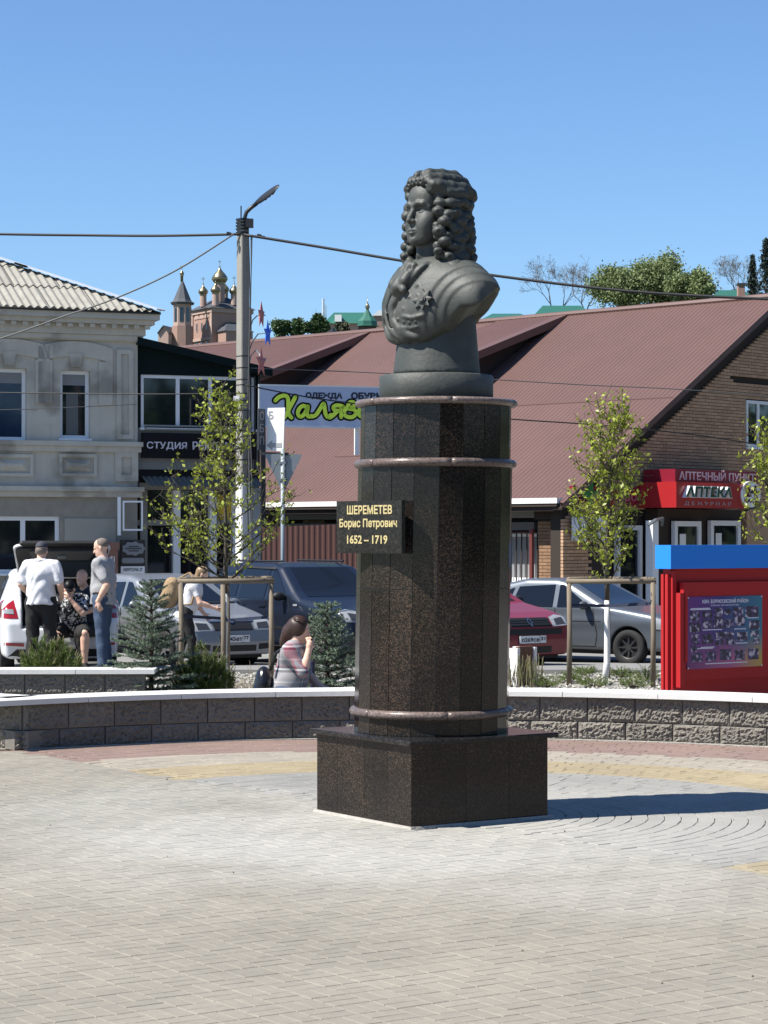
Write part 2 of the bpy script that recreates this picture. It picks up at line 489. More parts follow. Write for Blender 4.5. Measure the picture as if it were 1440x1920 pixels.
# concentric rows round the monument
ZC = {'grey': (.335, .327, .297), 'yellow': (.41, .335, .205), 'cream': (.405, .36, .285), 'red': (.29, .20, .165)}
r = .62
while r < 5.27:
    W_ = .1; n = max(8, round(2 * pi * (r + .05) / .2)); t0 = RN.random()
    for k in range(n):
        a0 = 2 * pi * (k + t0) / n; a1 = a0 + 2 * pi / n; am = (a0 + a1) / 2; rm = r + .05
        x, y = CX + rm * cos(am), CY + rm * sin(am)
        d = Vector((x - CX, y - CY))
        if abs(d.dot(e1)) < .5 and abs(d.dot(e2)) < .5: continue
        sd = (x - CX) * .8 + (y - CY) * .6
        if sd < -.34: continue
        if not in_view(x, y): continue
        z = RN.uniform(-.0022, .0002) - (.003 if sd < -.05 else 0)
        g = .0014; ga = g / rm; ring = []
        for rr, aa, zz, q in ((0, 0, 0, 0), ):
            pass
        def P(rr, aa, zz): return (CX + rr * cos(aa), CY + rr * sin(aa), zz + z)
        b = .003; ba = b / rm
        vs = [P(r + g, a0 + ga, -.014), P(r + g, a1 - ga, -.014), P(r + W_ - g, a1 - ga, -.014), P(r + W_ - g, a0 + ga, -.014)]
        vs += [(v[0], v[1], z - .004) for v in vs]
        vs += [P(r + g + b, a0 + ga + ba, 0), P(r + g + b, a1 - ga - ba, 0), P(r + W_ - g - b, a1 - ga - ba, 0), P(r + W_ - g - b, a0 + ga + ba, 0)]
        mb.add(vs, pf)
        rz_ = rm + RN.uniform(-.05, .05)
        c = 'grey' if rm < 2.66 else 'yellow' if rz_ < 3.42 else 'cream' if rz_ < 4.2 else 'red'
        q = RN.uniform(.93, 1.06); cols.append(tuple(v * q for v in ZC[c]))
    r += W_
nfp = len(pf)
o = mb.build('paver_field', m_pavec, plaza, kind='stuff', recalc=False)
ca = o.data.color_attributes.new('Col', 'FLOAT_COLOR', 'CORNER')
arr = np.ones((len(o.data.loops), 4), np.float32)
cc = np.repeat(np.array(cols, np.float32), nfp * 4, axis=0); arr[:, :3] = cc * .66
ca.data.foreach_set('color', arr.ravel())

# pale lime bloom on the stones round the monument (a stain with its own outline)
def bloom(m):
    nt = m.node_tree; N = nt.nodes; L = nt.links; p = N['Principled BSDF']
    src = p.inputs['Base Color'].links[0].from_socket
    g = N.new('ShaderNodeNewGeometry')
    d = N.new('ShaderNodeVectorMath'); d.operation = 'DISTANCE'; L.new(g.outputs['Position'], d.inputs[0]); d.inputs[1].default_value = (CX + .1, CY - .9, 0)
    n = N.new('ShaderNodeTexNoise'); n.inputs['Scale'].default_value = .55; n.inputs['Detail'].default_value = 5; L.new(g.outputs['Position'], n.inputs[0])
    a = N.new('ShaderNodeMapRange'); L.new(d.outputs['Value'], a.inputs[0]); a.inputs[1].default_value = .8; a.inputs[2].default_value = 3.4; a.inputs[3].default_value = 1; a.inputs[4].default_value = 0
    b = N.new('ShaderNodeMapRange'); L.new(n.outputs[0], b.inputs[0]); b.inputs[1].default_value = .30; b.inputs[2].default_value = .62
    mu = N.new('ShaderNodeMath'); mu.operation = 'MULTIPLY'; L.new(a.outputs[0], mu.inputs[0]); L.new(b.outputs[0], mu.inputs[1])
    mx = N.new('ShaderNodeMix'); mx.data_type = 'RGBA'; L.new(mu.outputs[0], mx.inputs[0]); L.new(src, mx.inputs[6]); mx.inputs[7].default_value = (.335, .325, .295, 1)
    # broad darker, greyer worn patches
    n2 = N.new('ShaderNodeTexNoise'); n2.inputs['Scale'].default_value = .9; n2.inputs['Detail'].default_value = 7; n2.inputs['Roughness'].default_value = .7; L.new(g.outputs['Position'], n2.inputs[0])
    mr = N.new('ShaderNodeMapRange'); L.new(n2.outputs[0], mr.inputs[0]); mr.inputs[1].default_value = .3; mr.inputs[2].default_value = .7; mr.inputs[3].default_value = .86; mr.inputs[4].default_value = 1.1
    n3 = N.new('ShaderNodeTexNoise'); n3.inputs['Scale'].default_value = 28; n3.inputs['Detail'].default_value = 3; L.new(g.outputs['Position'], n3.inputs[0])
    mr3 = N.new('ShaderNodeMapRange'); L.new(n3.outputs[0], mr3.inputs[0]); mr3.inputs[1].default_value = .3; mr3.inputs[2].default_value = .7; mr3.inputs[3].default_value = .93; mr3.inputs[4].default_value = 1.06
    mm = N.new('ShaderNodeMath'); mm.operation = 'MULTIPLY'; L.new(mr.outputs[0], mm.inputs[0]); L.new(mr3.outputs[0], mm.inputs[1])
    sc = N.new('ShaderNodeVectorMath'); sc.operation = 'SCALE'; L.new(mx.outputs[2], sc.inputs[0]); L.new(mm.outputs[0], sc.inputs[3])
    L.new(sc.outputs[0], p.inputs['Base Color'])
bloom(m_pavec); bloom(m_paver)

# gravel stones, kerb along the road
mb = MB(); RN = random.Random(11)
def pebble(mb, x, y, z, s):
    a = RN.uniform(0, 6.28); q = RN.uniform(.5, .9)
    v = [(cos(a) * s, sin(a) * s, 0), (-sin(a) * s * q, cos(a) * s * q, 0), (-cos(a) * s, -sin(a) * s, 0), (sin(a) * s * q, -cos(a) * s * q, 0), (0, 0, s * .7), (0, 0, -s * .7)]
    v = [(x + p[0] * RN.uniform(.8, 1.2), y + p[1] * RN.uniform(.8, 1.2), z + p[2]) for p in v]
    mb.add(v, [(0, 1, 4), (1, 2, 4), (2, 3, 4), (3, 0, 4), (1, 0, 5), (2, 1, 5), (3, 2, 5), (0, 3, 5)])
for i in range(9000):
    y = 19.6 + 8.5 * RN.random(); x = RN.uniform(-.1714, .1714) * y * 1.25
    pebble(mb, x, y, .004, RN.uniform(.014, .04))
mb.build('gravel', m_stone, kind='stuff', recalc=False)
kerb = thing('road_kerb', 'long pale concrete kerb between gravel bed and road', 'kerb', (0, 28.27, 0))
for i in range(-10, 11):
    MB().box(i * 1.0 + .004, i * 1.0 + .996, 28.2, 28.34, -.05, .045 + RN.uniform(-.003, .003)).build('kerb_stone', m_kerb, kerb)
# litter and grit on the paving
mb = MB()
for i in range(16):
    y = RN.uniform(8, 16); x = RN.uniform(-.17, .17) * y
    pebble(mb, x, y, .003, RN.uniform(.004, .008))
mb.build('grit', mat('dark grit', (.06, .05, .04), .9), kind='stuff', recalc=False)

# ------------------------------------------------------------------ low block walls
m_block = mat('split grey block', (.30, .275, .235), .95, var=.16, vs=45, bump=.7, bs=170, rnd=.12)
m_cap = mat('white painted cap', (.605, .60, .575), .6, var=.05, vs=6, bump=.1, bs=60, rnd=.03)
def block_mesh(seed, L_, H_, T_, amp):
    nx, nz = 30, 14; q = Vector((seed * 7.3, 0, 0))
    vs = []; fs = []
    for j in range(nz + 1):
        for i in range(nx + 1):
            u, v = i / nx, j / nz
            e = min(u * L_, (1 - u) * L_, v * H_, (1 - v) * H_)
            k = min(1, e / .022)
            dpt = k * amp * (.55 + .9 * mnoise.fractal(Vector((u * L_ * 42, v * H_ * 42, 0)) + q, .8, 2., 4) + .3 * mnoise.noise(Vector((u * 3, v * 2, 0)) + q))
            vs.append(((u - .5) * L_, -dpt, v * H_))
    fs = [(j * (nx + 1) + i, j * (nx + 1) + i + 1, (j + 1) * (nx + 1) + i + 1, (j + 1) * (nx + 1) + i) for j in range(nz) for i in range(nx)]
    b = len(vs)
    vs += [(-L_ / 2, T_, 0), (L_ / 2, T_, 0), (L_ / 2, T_, H_), (-L_ / 2, T_, H_)]
    bl, br, tr, tl = 0, nx, nz * (nx + 1) + nx, nz * (nx + 1)
    fs += [(b + 1, b, b + 3, b + 2), tuple([b + 2, b + 3] + [tl + i for i in range(nx + 1)]), tuple([b, b + 1] + [nx - i for i in range(nx + 1)]),
           tuple([b + 3, b] + [j * (nx + 1) for j in range(nz + 1)]), tuple([b + 1, b + 2] + [nx + j * (nx + 1) for j in range(nz, -1, -1)])]
    me = bpy.data.meshes.new('wall_block'); me.from_pydata(vs, [], fs); me.materials.append(m_block)
    return me
RW = 5.28
BL = .405
wall = thing('block_wall', 'long curved grey split-block wall with white cap behind the monument', 'wall', (CX, CY + RW, 0))
vars_hi = [block_mesh(i, BL - .010, .200, .17, .022) for i in range(6)]
vars_lo = [block_mesh(i + 9, BL - .010, .150, .17, .024) for i in range(5)]
a_l, a_r = R(90 + 37.2), R(90 - 48)
stepa = BL / RW
RN = random.Random(5)
na = int((a_l - a_r) / stepa)
for row, (z, var_) in enumerate(((0.0, vars_lo), (.157, vars_hi))):
    for k in range(na + 1):
        a = a_l - (k + (.5 if row else .3)) * stepa
        Mx = Matrix.Translation((CX + RW * cos(a), CY + RW * sin(a), z)) @ Matrix.Rotation(a - pi / 2, 4, 'Z') @ Matrix.Translation((0, RN.uniform(-.004, .004), 0))
        instance('wall_block', RN.choice(var_), wall, Mx)
# mortar core behind the blocks and bedding line in front
def arc_strip(mb, r0, r1, z0, z1, aa, ab, n):
    for i in range(n):
        a0 = aa + (ab - aa) * i / n; a1 = aa + (ab - aa) * (i + 1) / n
        P = lambda r, a, z: (CX + r * cos(a), CY + r * sin(a), z)
        mb.hexa([P(r0, a1, z0), P(r0, a0, z0), P(r1, a0, z0), P(r1, a1, z0), P(r0, a1, z1), P(r0, a0, z1), P(r1, a0, z1), P(r1, a1, z1)])
mb = MB(); arc_strip(mb, RW + .012, RW + .25, 0, .352, a_l, a_r, 60)
mb.build('wall_core', mat('dark mortar', (.10, .095, .09), .95), wall)
mb = MB(); arc_strip(mb, RW - .06, RW + .01, -.013, .006, a_l, a_r, 60)
mb.build('mortar_bed', mat('pale mortar', (.5, .47, .42), .9, var=.15, vs=9, bump=.5, bs=60), wall)
def cap_slab(aa, ab):
    mb = MB(); n = 8
    prof = [(RW - .055, .362), (RW + .30, .362), (RW + .30, .412), (RW - .045, .412), (RW - .055, .404)]
    vs = []
    for i in range(n + 1):
        a = aa + (ab - aa) * i / n
        vs += [(CX + r * cos(a), CY + r * sin(a), z) for r, z in prof]
    k = len(prof)
    fs = [tuple(i * k + j for j in (q, (q + 1) % k)) + tuple((i + 1) * k + j for j in ((q + 1) % k, q)) for i in range(n) for q in range(k)]
    fs += [tuple(range(k)), tuple(n * k + q for q in reversed(range(k)))]
    mb.add(vs, fs); mb.build('cap_slab', m_cap, wall)
sa = .82 / RW; a = a_l + .05
while a > a_r:
    cap_slab(a - .003 / RW, a - sa + .003 / RW); a -= sa
# side return at the left end of the wall, running back to the left
c0 = Vector((CX + (RW - .0) * cos(a_l), CY + RW * sin(a_l)))
ed = Vector((-.80, .60)).normalized(); end_n = Vector((-ed.y, ed.x)); end_n = -end_n if end_n.y > 0 else end_n
retw = thing('block_wall', 'short straight return of grey block wall at its sunlit left end', 'wall', (c0.x - .3, c0.y + .3, 0))
ang = atan2(end_n.y, end_n.x) + pi / 2
for row, (z, var_) in enumerate(((0.0, vars_lo), (.157, vars_hi))):
    for k in range(7):
        p = c0 + ed * (.02 + (k + (.5 if row else .25)) * BL * .8)
        instance('wall_block', RN.choice(var_), retw, Matrix.Translation((p.x, p.y, z)) @ Matrix.Rotation(ang, 4, 'Z') @ Matrix.Diagonal((.8, 1, 1, 1)))
mb = MB(); prl = PL(c0, (-ed.x, -ed.y), end_n)
mb.pbox(prl, -2.6, -.1, 0, .352, -.25, -.012); mb.build('wall_core', MATS['dark mortar'], retw)
for k in range(4):
    MB().pbox(prl, -.82 * (k + 1) + .003, -.82 * k - .003 - (.12 if k == 0 else 0), .362, .412, -.3, .05).build('cap_slab', m_cap, retw)
# straight wall further back on the left
D2 = 22.7
rear = thing('block_wall', 'short straight grey block wall with white cap, standing behind left end of the long wall', 'wall', (-4, D2, 0))
xr = (272 - HX) / F * D2
pr2 = PL((xr, D2), (1, .02))
for row, (z, var_) in enumerate(((-.03, vars_lo), (.12, vars_hi))):
    for k in range(9):
        p = pr2.pt(-(k + (.5 if row else .2)) * BL, z, 0)
        instance('wall_block', RN.choice(var_), rear, Matrix.Translation(p) @ Matrix.Rotation(.02, 4, 'Z'))
mb = MB(); mb.pbox(pr2, -3.7, -.02, 0, .318, -.30, -.012); mb.build('wall_core', MATS['dark mortar'], rear)
for k in range(5):
    MB().pbox(pr2, -.8 * (k + 1) + .003 + .1, -.8 * k - .003 + .1, .325, .372, -.36, .05).build('cap_slab', m_cap, rear)
# ------------------------------------------------------------------ monument: granite pedestal
def granite(name, base, fleck, dark, rough, scale=90.):
    m = bpy.data.materials.new(name); m.use_nodes = True
    nt = m.node_tree; N = nt.nodes; L = nt.links; p = N['Principled BSDF']
    tc = N.new('ShaderNodeTexCoord'); g = N.new('ShaderNodeNewGeometry')
    vo = N.new('ShaderNodeTexVoronoi'); vo.inputs['Scale'].default_value = scale; L.new(g.outputs['Position'], vo.inputs[0])
    n = N.new('ShaderNodeTexNoise'); n.inputs['Scale'].default_value = 2.2; n.inputs['Detail'].default_value = 6; L.new(g.outputs['Position'], n.inputs[0])
    # share of red-brown crystals drifts over the slab
    sx = N.new('ShaderNodeSeparateColor'); L.new(vo.outputs['Color'], sx.inputs[0])
    ad = N.new('ShaderNodeMath'); ad.operation = 'ADD'; L.new(sx.outputs[0], ad.inputs[0]); L.new(n.outputs[0], ad.inputs[1])
    r = N.new('ShaderNodeMapRange'); L.new(ad.outputs[0], r.inputs[0]); r.inputs[1].default_value = 1.08; r.inputs[2].default_value = 1.55
    mx = N.new('ShaderNodeMix'); mx.data_type = 'RGBA'; L.new(r.outputs[0], mx.inputs[0]); mx.inputs[6].default_value = (*base, 1); mx.inputs[7].default_value = (*fleck, 1)
    r2 = N.new('ShaderNodeMapRange'); L.new(sx.outputs[1], r2.inputs[0]); r2.inputs[1].default_value = .72; r2.inputs[2].default_value = .95
    mx2 = N.new('ShaderNodeMix'); mx2.data_type = 'RGBA'; L.new(r2.outputs[0], mx2.inputs[0]); L.new(mx.outputs[2], mx2.inputs[6]); mx2.inputs[7].default_value = (*dark, 1)
    oi = N.new('ShaderNodeObjectInfo'); mr = N.new('ShaderNodeMapRange'); L.new(oi.outputs['Random'], mr.inputs[0]); mr.inputs[3].default_value = .8; mr.inputs[4].default_value = 1.2
    sc = N.new('ShaderNodeVectorMath'); sc.operation = 'SCALE'; L.new(mx2.outputs[2], sc.inputs[0]); L.new(mr.outputs[0], sc.inputs[3])
    L.new(sc.outputs[0], p.inputs['Base Color'])
    p.inputs['Roughness'].default_value = rough; p.inputs['Specular IOR Level'].default_value = .24
    MATS[name] = m
    return m
m_gran = granite('brown granite', (.0135, .0118, .011), (.072, .048, .034), (.004, .0038, .0038), .10, 185.)
m_granb = granite('black granite', (.015, .0142, .014), (.035, .03, .027), (.0075, .0075, .0075), .12)
m_rose = granite('rose granite', (.115, .087, .076), (.175, .14, .125), (.055, .042, .04), .3, 120.)
m_gold = mat('gilded letters', (.62, .50, .24), .38, metal=.35)

ped = thing('granite_pedestal', 'dark brown granite pedestal with faceted column and square plinth under the bust', 'pedestal', (CX, CY, 0))
LEAN = .0155
def lx(x, z): return x + LEAN * max(0, z - .515) - .008
HP = .514
N0 = Vector((CX, CY)) - HP * (NA + NB)
plA = PL(Vector((CX, CY)) - NB.normalized() * HP, -NA, None)      # left face (sunlit): e runs to the near corner
plB = PL(Vector((CX, CY)) - NA.normalized() * HP, NB, None)
for pl, (c0_, c1_) in ((plA, (-HP, HP)), (plB, (-HP, HP))):
    cuts = [-HP, -.28, .02, .27, HP] if pl is plA else [-HP, -.12, .2, HP]
    for a0, a1 in zip(cuts[:-1], cuts[1:]):
        MB().pbox(pl, a0 + .001, a1 - .001 - (.02 if (pl is plB and a1 == HP) else 0), .012, .486, -.02, 0).build('plinth_panel', m_gran, ped)
mb = MB(); u, v = NA.normalized(), NB.normalized()
def sq(h, z): return [(CX + u.x * s * h + v.x * t * h, CY + u.y * s * h + v.y * t * h, z) for s, t in ((-1, -1), (-1, 1), (1, 1), (1, -1))]
mb.hexa(sq(HP - .016, 0) + sq(HP - .016, .487)); mb.build('plinth_core', m_gran, ped)
mb = MB(); vs = sq(HP + .036, .488) + sq(HP + .036, .510) + sq(HP + .031, .516)
mb.add(vs, [(3, 2, 1, 0), (8, 9, 10, 11)] + [(i, (i + 1) % 4, 4 + (i + 1) % 4, 4 + i) for i in range(4)] + [(4 + i, 4 + (i + 1) % 4, 8 + (i + 1) % 4, 8 + i) for i in range(4)])
mb.build('plinth_slab', m_granb, ped)
mb = MB(); vs = sq(HP + .024, -.012) + sq(HP + .014, .014)
mb.hexa(vs); mb.build('mortar_bed', MATS['pale mortar'], ped)

def facet_course(z0, z1, r0, r1, name, nf=20, ph=R(1.5)):
    for k in range(nf):
        # angle measured from the direction towards the viewer, positive to the right
        t0 = ph + k * 2 * pi / nf; t1 = t0 + 2 * pi / nf
        g = .0022
        def P(r, t, z): return (lx(CX + r * sin(t), z), CY - r * cos(t), z)
        ga = g / r0
        o = [P(r0, t0 + ga, z0 + g), P(r0, t1 - ga, z0 + g), P(r0 - .03, t1 - ga, z0 + g), P(r0 - .03, t0 + ga, z0 + g),
             P(r1, t0 + ga, z1 - g), P(r1, t1 - ga, z1 - g), P(r1 - .03, t1 - ga, z1 - g), P(r1 - .03, t0 + ga, z1 - g)]
        MB().hexa(o).build(name, m_gran, ped)
RC = .474
facet_course(.516, .625, RC, RC, 'column_panel')
facet_course(.655, 1.392, RC, RC, 'column_panel')
facet_course(1.392, 2.130, RC, RC, 'column_panel')
facet_course(2.172, 2.500, RC - .012, RC - .012, 'column_panel')
mb = MB(); mb.lathe([(RC - .006, z) for z in (.517, 1.2, 2.13)], (CX, CY, 0), 20, a0=R(1.5 - 90)); mb.lathe([(RC - .018, 2.15), (RC - .018, 2.5)], (CX, CY, 0), 20, a0=R(1.5 - 90))
mb.v = [(lx(x, z), y, z) for x, y, z in mb.v]; mb.build('column_core', mat('granite joint', (.20, .19, .175), .7), ped)
def ring(z, R_, rt, top=None):
    prof = []
    for i in range(13):
        t = -pi / 2 + pi * i / 12
        prof.append((R_ - rt + rt * cos(t) , z + rt * .95 * sin(t)))
    nseg = 6
    for q in range(nseg):
        mb = MB(); b = len(mb.v); n = 12
        for i in range(n + 1):
            t = R(-50) + 2 * pi * (q + i / n * .998) / nseg
            for r_, z_ in [(R_ - .09, prof[0][1])] + prof + [(R_ - .09, prof[-1][1])]:
                mb.v.append((lx(CX + r_ * sin(t), z_), CY - r_ * cos(t), z_))
        k = len(prof) + 2
        for i in range(n):
            for j in range(k):
                mb.f.append((i * k + j, (i + 1) * k + j, (i + 1) * k + (j + 1) % k, i * k + (j + 1) % k)); mb.m.append(0)
        mb.f.append(tuple(range(k))); mb.m.append(0); mb.f.append(tuple(n * k + j for j in reversed(range(k)))); mb.m.append(0)
        mb.build('ring_moulding', m_rose, ped, smooth=False)
        o = ped.children[-1]
        o.data.polygons.foreach_set('use_smooth', [len(p.vertices) == 4 for p in o.data.polygons])
ring(.640, .506, .027)
ring(2.150, .500, .027)
ring(2.520, .500, .022)
mb = MB(); mb.lathe([(.44, 2.499), (.44, 2.541)], (CX, CY, 0), 40); mb.v = [(lx(x, z), y, z) for x, y, z in mb.v]; mb.build('column_top', m_granb, ped)

# name plate, held off the column on its left
pt = R(-47)
pn = Vector((sin(pt), -cos(pt))); pe = Vector((cos(pt), sin(pt)))
pc = Vector((CX, CY)) + pn * (RC + .022)
plP = PL(pc, pe, pn)
a0, z1 = plP.px(631, 940, .015); a1, z0 = plP.px(753, 1038, .015)
mid = (a0 + a1) / 2
mb = MB(); mb.pbox(plP, a0, a1, z0, z1, -.015, .015); plate = mb.build('name_plate', m_granb, ped)
for ax in (a0 + .2, a1 - .15):
    MB().pbox(plP, ax, ax + .05, z0 + .06, z1 - .06, -.10, -.016).build('plate_bracket', m_granb, ped)
w = a1 - a0; h = z1 - z0
text_mb('ШЕРЕМЕТЕВ', plP, a0 + w * .17, a0 + w * .86, z0 + h * .745, z0 + h * .915, .0155, .002, bold=.028).build('lettering', m_gold, plate, kind='stuff')
text_mb('Борис Петрович', plP, a0 + w * .05, a0 + w * .935, z0 + h * .455, z0 + h * .66, .0155, .002, bold=.024).build('lettering', m_gold, plate, kind='stuff')
text_mb('1652 – 1719', plP, a0 + w * .17, a0 + w * .79, z0 + h * .18, z0 + h * .345, .0155, .002, bold=.024).build('lettering', m_gold, plate, kind='stuff')


# ------------------------------------------------------------------ monument: bust
m_bronze = mat('dark bronze', (.058, .066, .057), .6, metal=.0, var=.10, vs=5, col2=(.09, .096, .084), c2s=3.2, c2t=.55, streak=.07, bump=.12, bs=45)
bust = thing('portrait_bust', 'dark bronze portrait bust of a man in long curled wig and cuirass on granite pedestal', 'statue', (lx(CX, 2.54), CY, 2.541), local=True)
TF = R(52)                                  # torso faces this far left of the viewer
BL0 = Matrix.Rotation(pi / 2 - 0 - (pi / 2), 4, 'Z')
Fv = Vector((-sin(TF), -cos(TF), 0)); Lv = Vector((-Fv.y, Fv.x, 0))   # forward, subject's left
TM = Matrix(((Lv.x, Fv.x, 0, 0), (Lv.y, Fv.y, 0, 0), (0, 0, 1, 0), (0, 0, 0, 1)))
TM = Matrix.Rotation(.014, 4, 'Y') @ TM
# note: (left, forward, up) is a left-handed triple on purpose -> faces flipped when transformed
def flip(f): return f[:, ::-1]
# socle
mb = MB(); mb.lathe([(.345, .0), (.350, .006), (.350, .146), (.343, .152)], n=40)
so = mb.build('socle', m_bronze, bust); so.data.polygons.foreach_set('use_smooth', [len(p.vertices) == 4 and abs(p.normal.z) < .3 for p in so.data.polygons])
Z0 = .152
T = SDF()
# cuirass and shoulders
T.ell((0, .02, .44), (.335, .245, .31), k=.05)
T.ell((0, .05, .34), (.30, .235, .24), k=.08)
for s in (1, -1):
    T.ell((s * .31, -.03, .435), (.20, .19, .20), k=.10)
T.cap((-.20, -.04, .545), (.20, -.04, .545), .115, .115, k=.12)
T.cap((0, -.04, .50), (0, -.01, .74), .125, .085, k=.06)
def cut_low(X, Y, Z): return (np.minimum(.165 + 1.5 * X * X, .365 + .1 * np.clip(np.abs(X) - .4, 0, 1)) + .75 * np.clip(-Y + .06, 0, .16)) - Z + 0 * Y
T.fun(lambda X, Y, Z: cut_low(X, Y, Z) + 0 * X, (-1, -1, -.2), (1, 1, 1.2), k=.02, op='i')
def cut_side(X, Y, Z): return np.abs(X) - .485 + .10 * (Z - .45) + 0 * Y
T.fun(cut_side, (-1, -1, -.2), (1, 1, 1.2), k=.012, op='i')
def cut_back(X, Y, Z): return -Y - .215 + 0 * X + 0 * Z
T.fun(cut_back, (-1, -1, -.2), (1, 1, 1.2), k=.03, op='i')
# overlapping pauldron lames: the surface steps down towards the arm
def lames(X, Y, Z):
    v = 0
    for c in (.43, -.43):
        d = np.sqrt((X - c) ** 2 + (Y - .02) ** 2 + (Z - .33) ** 2)
        for r_ in (.335, .275, .215): v = v + .0085 / (1 + np.exp(-np.clip((r_ - d) / .0032, -40, 40)))
    return v
T.fun(lames, (-.6, -.4, .2), (.6, .5, .75), op='a')
# sampler for surface points of the cuirass
Fd, lo = T.field(.012)
def tval(p):
    i = [(p[q] - lo[q]) / .012 for q in range(3)]
    j = [min(max(int(c), 0), Fd.shape[q] - 2) for q, c in enumerate(i)]; f = [min(max(c - jj, 0), 1) for c, jj in zip(i, j)]
    v = 0
    for a in (0, 1):
        for b in (0, 1):
            for c in (0, 1): v += Fd[j[0] + a, j[1] + b, j[2] + c] * (f[0] if a else 1 - f[0]) * (f[1] if b else 1 - f[1]) * (f[2] if c else 1 - f[2])
    return v
def srf(x, z, y0=.6):
    y = y0
    for _ in range(120):
        v = tval((x, y, z))
        if v < .002: break
        y -= max(.003, v * .6)
        if y < -.1: return None
    return (x, y, z)
def ridge(pts, r, k=.015, lift=0., op='u', n=6):
    P = []
    for i in range(len(pts) - 1):
        for j in range(n):
            t = j / n; P.append((pts[i][0] * (1 - t) + pts[i + 1][0] * t, pts[i][1] * (1 - t) + pts[i + 1][1] * t))
    P.append(pts[-1])
    S = [q for q in (srf(*p) for p in P) if q]; S = [(p[0], p[1] + lift, p[2]) for p in S]
    T.chain(S, r, k=k, op=op)
# coat edge from the collar down across the chest, sash below it
ridge([(.10, .66), (.04, .57), (-.05, .47), (-.12, .38)], .017, k=.02)
ridge([(.125, .65), (.07, .56), (-.01, .46), (-.08, .37)], .007, k=.010, op='s')
ridge([(-.13, .63), (-.17, .53), (-.21, .42), (-.22, .33)], .022, k=.03)
ridge([(-.08, .58), (-.13, .49), (-.17, .40), (-.12, .28), (.02, .205)], .020, k=.02)
ridge([(-.05, .54), (-.10, .43), (-.08, .33), (.00, .25), (.10, .215)], .015, k=.02)
ridge([(-.22, .50), (-.25, .39), (-.22, .29), (-.12, .215)], .024, k=.03)
ridge([(-.17, .56), (-.22, .42), (-.19, .31), (-.05, .215)], .012, k=.015, op='s')
ridge([(-.10, .50), (-.145, .39), (-.10, .28), (.01, .215)], .009, k=.012, op='s')
# belt with rivets
ridge([(.02, .345), (.10, .330), (.17, .342)], .010, k=.007); ridge([(.02, .280), (.08, .270), (.13, .278)], .008, k=.007)
for x, z in ((.03, .312), (.075, .304), (.12, .306)): T.sph(srf(x, z), .011, k=.005)
for x, z in ((.065, .46), (.025, .39), (-.02, .33), (.105, .53)): T.sph(srf(x, z), .011, k=.005)
# standing collar and jabot folds
T.chain([(.15, -.02, .68), (.12, .06, .665), (.05, .12, .64)], [.040, .034, .028], k=.03)
T.chain([(-.15, -.02, .68), (-.12, .06, .66), (-.05, .12, .63)], [.040, .034, .028], k=.03)
def on(x, z, d):
    q = srf(x, z); return (q[0], q[1] + d, q[2]) if q else None
for (a, b, ra, rb) in (((-.02, .665), (-.085, .545), .030, .040), ((.012, .66), (-.035, .525), .027, .042), ((.045, .655), (.015, .56), .024, .034),
                       ((-.10, .575), (.02, .560), .022, .026), ((-.115, .535), (-.055, .50), .020, .026), ((-.02, .54), (.03, .505), .018, .024), ((-.075, .64), (-.125, .57), .022, .026)):
    T.cap(on(a[0], a[1], .030), on(b[0], b[1], .026), ra, rb, k=.008)
T.chain([on(-.055, .63, .065), on(-.075, .58, .072), on(-.07, .54, .07)], .009, k=.006, op='s')
T.chain([on(-.005, .65, .062), on(-.012, .59, .07), on(.0, .53, .066)], .009, k=.006, op='s')
T.sph(on(.035, .640, .055), .018, k=.01, op='s')
# lower folds of the sash at the front edge
for i in range(6):
    x = -.19 + i * .04; T.cap(srf(x, .25 + abs(i - 2.5) * .01), srf(x + .045, .19 + .008 * i), .017, .02, k=.012)
pos, fc = T.mesh(.0085, 1)
pos[:, 2] += Z0
np_mesh('torso', pos, flip(fc), m_bronze, bust, xf=TM)
# stem under the cuirass
S_ = SDF()
def stem(X, Y, Z):
    t = np.clip((Z) / .42, 0, 1); rx = .272 - .05 * t * (1 - .3 * t); ry = .262 - .07 * t
    return (np.sqrt((X / rx) ** 2 + ((Y + .0) / ry) ** 2) - 1) * .22
S_.fun(stem, (-.3, -.28, 0), (.3, .28, .46), k=.001)
S_.fun(lambda X, Y, Z: np.maximum(-Z, Z - .45) + 0 * X + 0 * Y, (-1, -1, -1), (1, 1, 1), k=.004, op='i')
pos, fc = S_.mesh(.012, 2); pos[:, 2] += Z0
np_mesh('stem', pos, flip(fc), m_bronze, bust, xf=Matrix.Rotation(.014, 4, 'Y') @ Matrix.Rotation(R(-25), 4, 'Z') @ Matrix.Diagonal((-1, 1, 1, 1)))
# star of an order on the breast
c = Vector(srf(.165, .440)); nrm = Vector((c.x * 1.6, c.y * 2.6, .12)).normalized()
xx = nrm.cross(Vector((0, 0, 1))).normalized(); yy = xx.cross(nrm)
mb = MB()
pts = []
for i in range(16):
    t = 2 * pi * i / 16 + .1; r_ = .068 if i % 2 == 0 else .040; pts.append((r_ * cos(t), r_ * sin(t)))
fn = lambda a, b, d: c + xx * a + yy * b + nrm * d
ctr = len(mb.v)
mb.add([fn(0, 0, .016)] + [fn(a, b, .010) for a, b in pts] + [fn(a, b, -.02) for a, b in pts], [(0, 1 + i, 1 + (i + 1) % 16) for i in range(16)] + [(1 + i, 17 + i, 17 + (i + 1) % 16, 1 + (i + 1) % 16) for i in range(16)])
circ = [(.026 * cos(2 * pi * i / 14), .026 * sin(2 * pi * i / 14)) for i in range(14)]
mb.prism(circ, fn, .008, .022); mb.prism([(a * .7, b * .7) for a, b in circ], fn, .01, .028)
mb.v = [tuple(TM @ Vector((v[0], v[1], v[2] + Z0))) for v in mb.v]
mb.build('breast_star', m_bronze, bust)

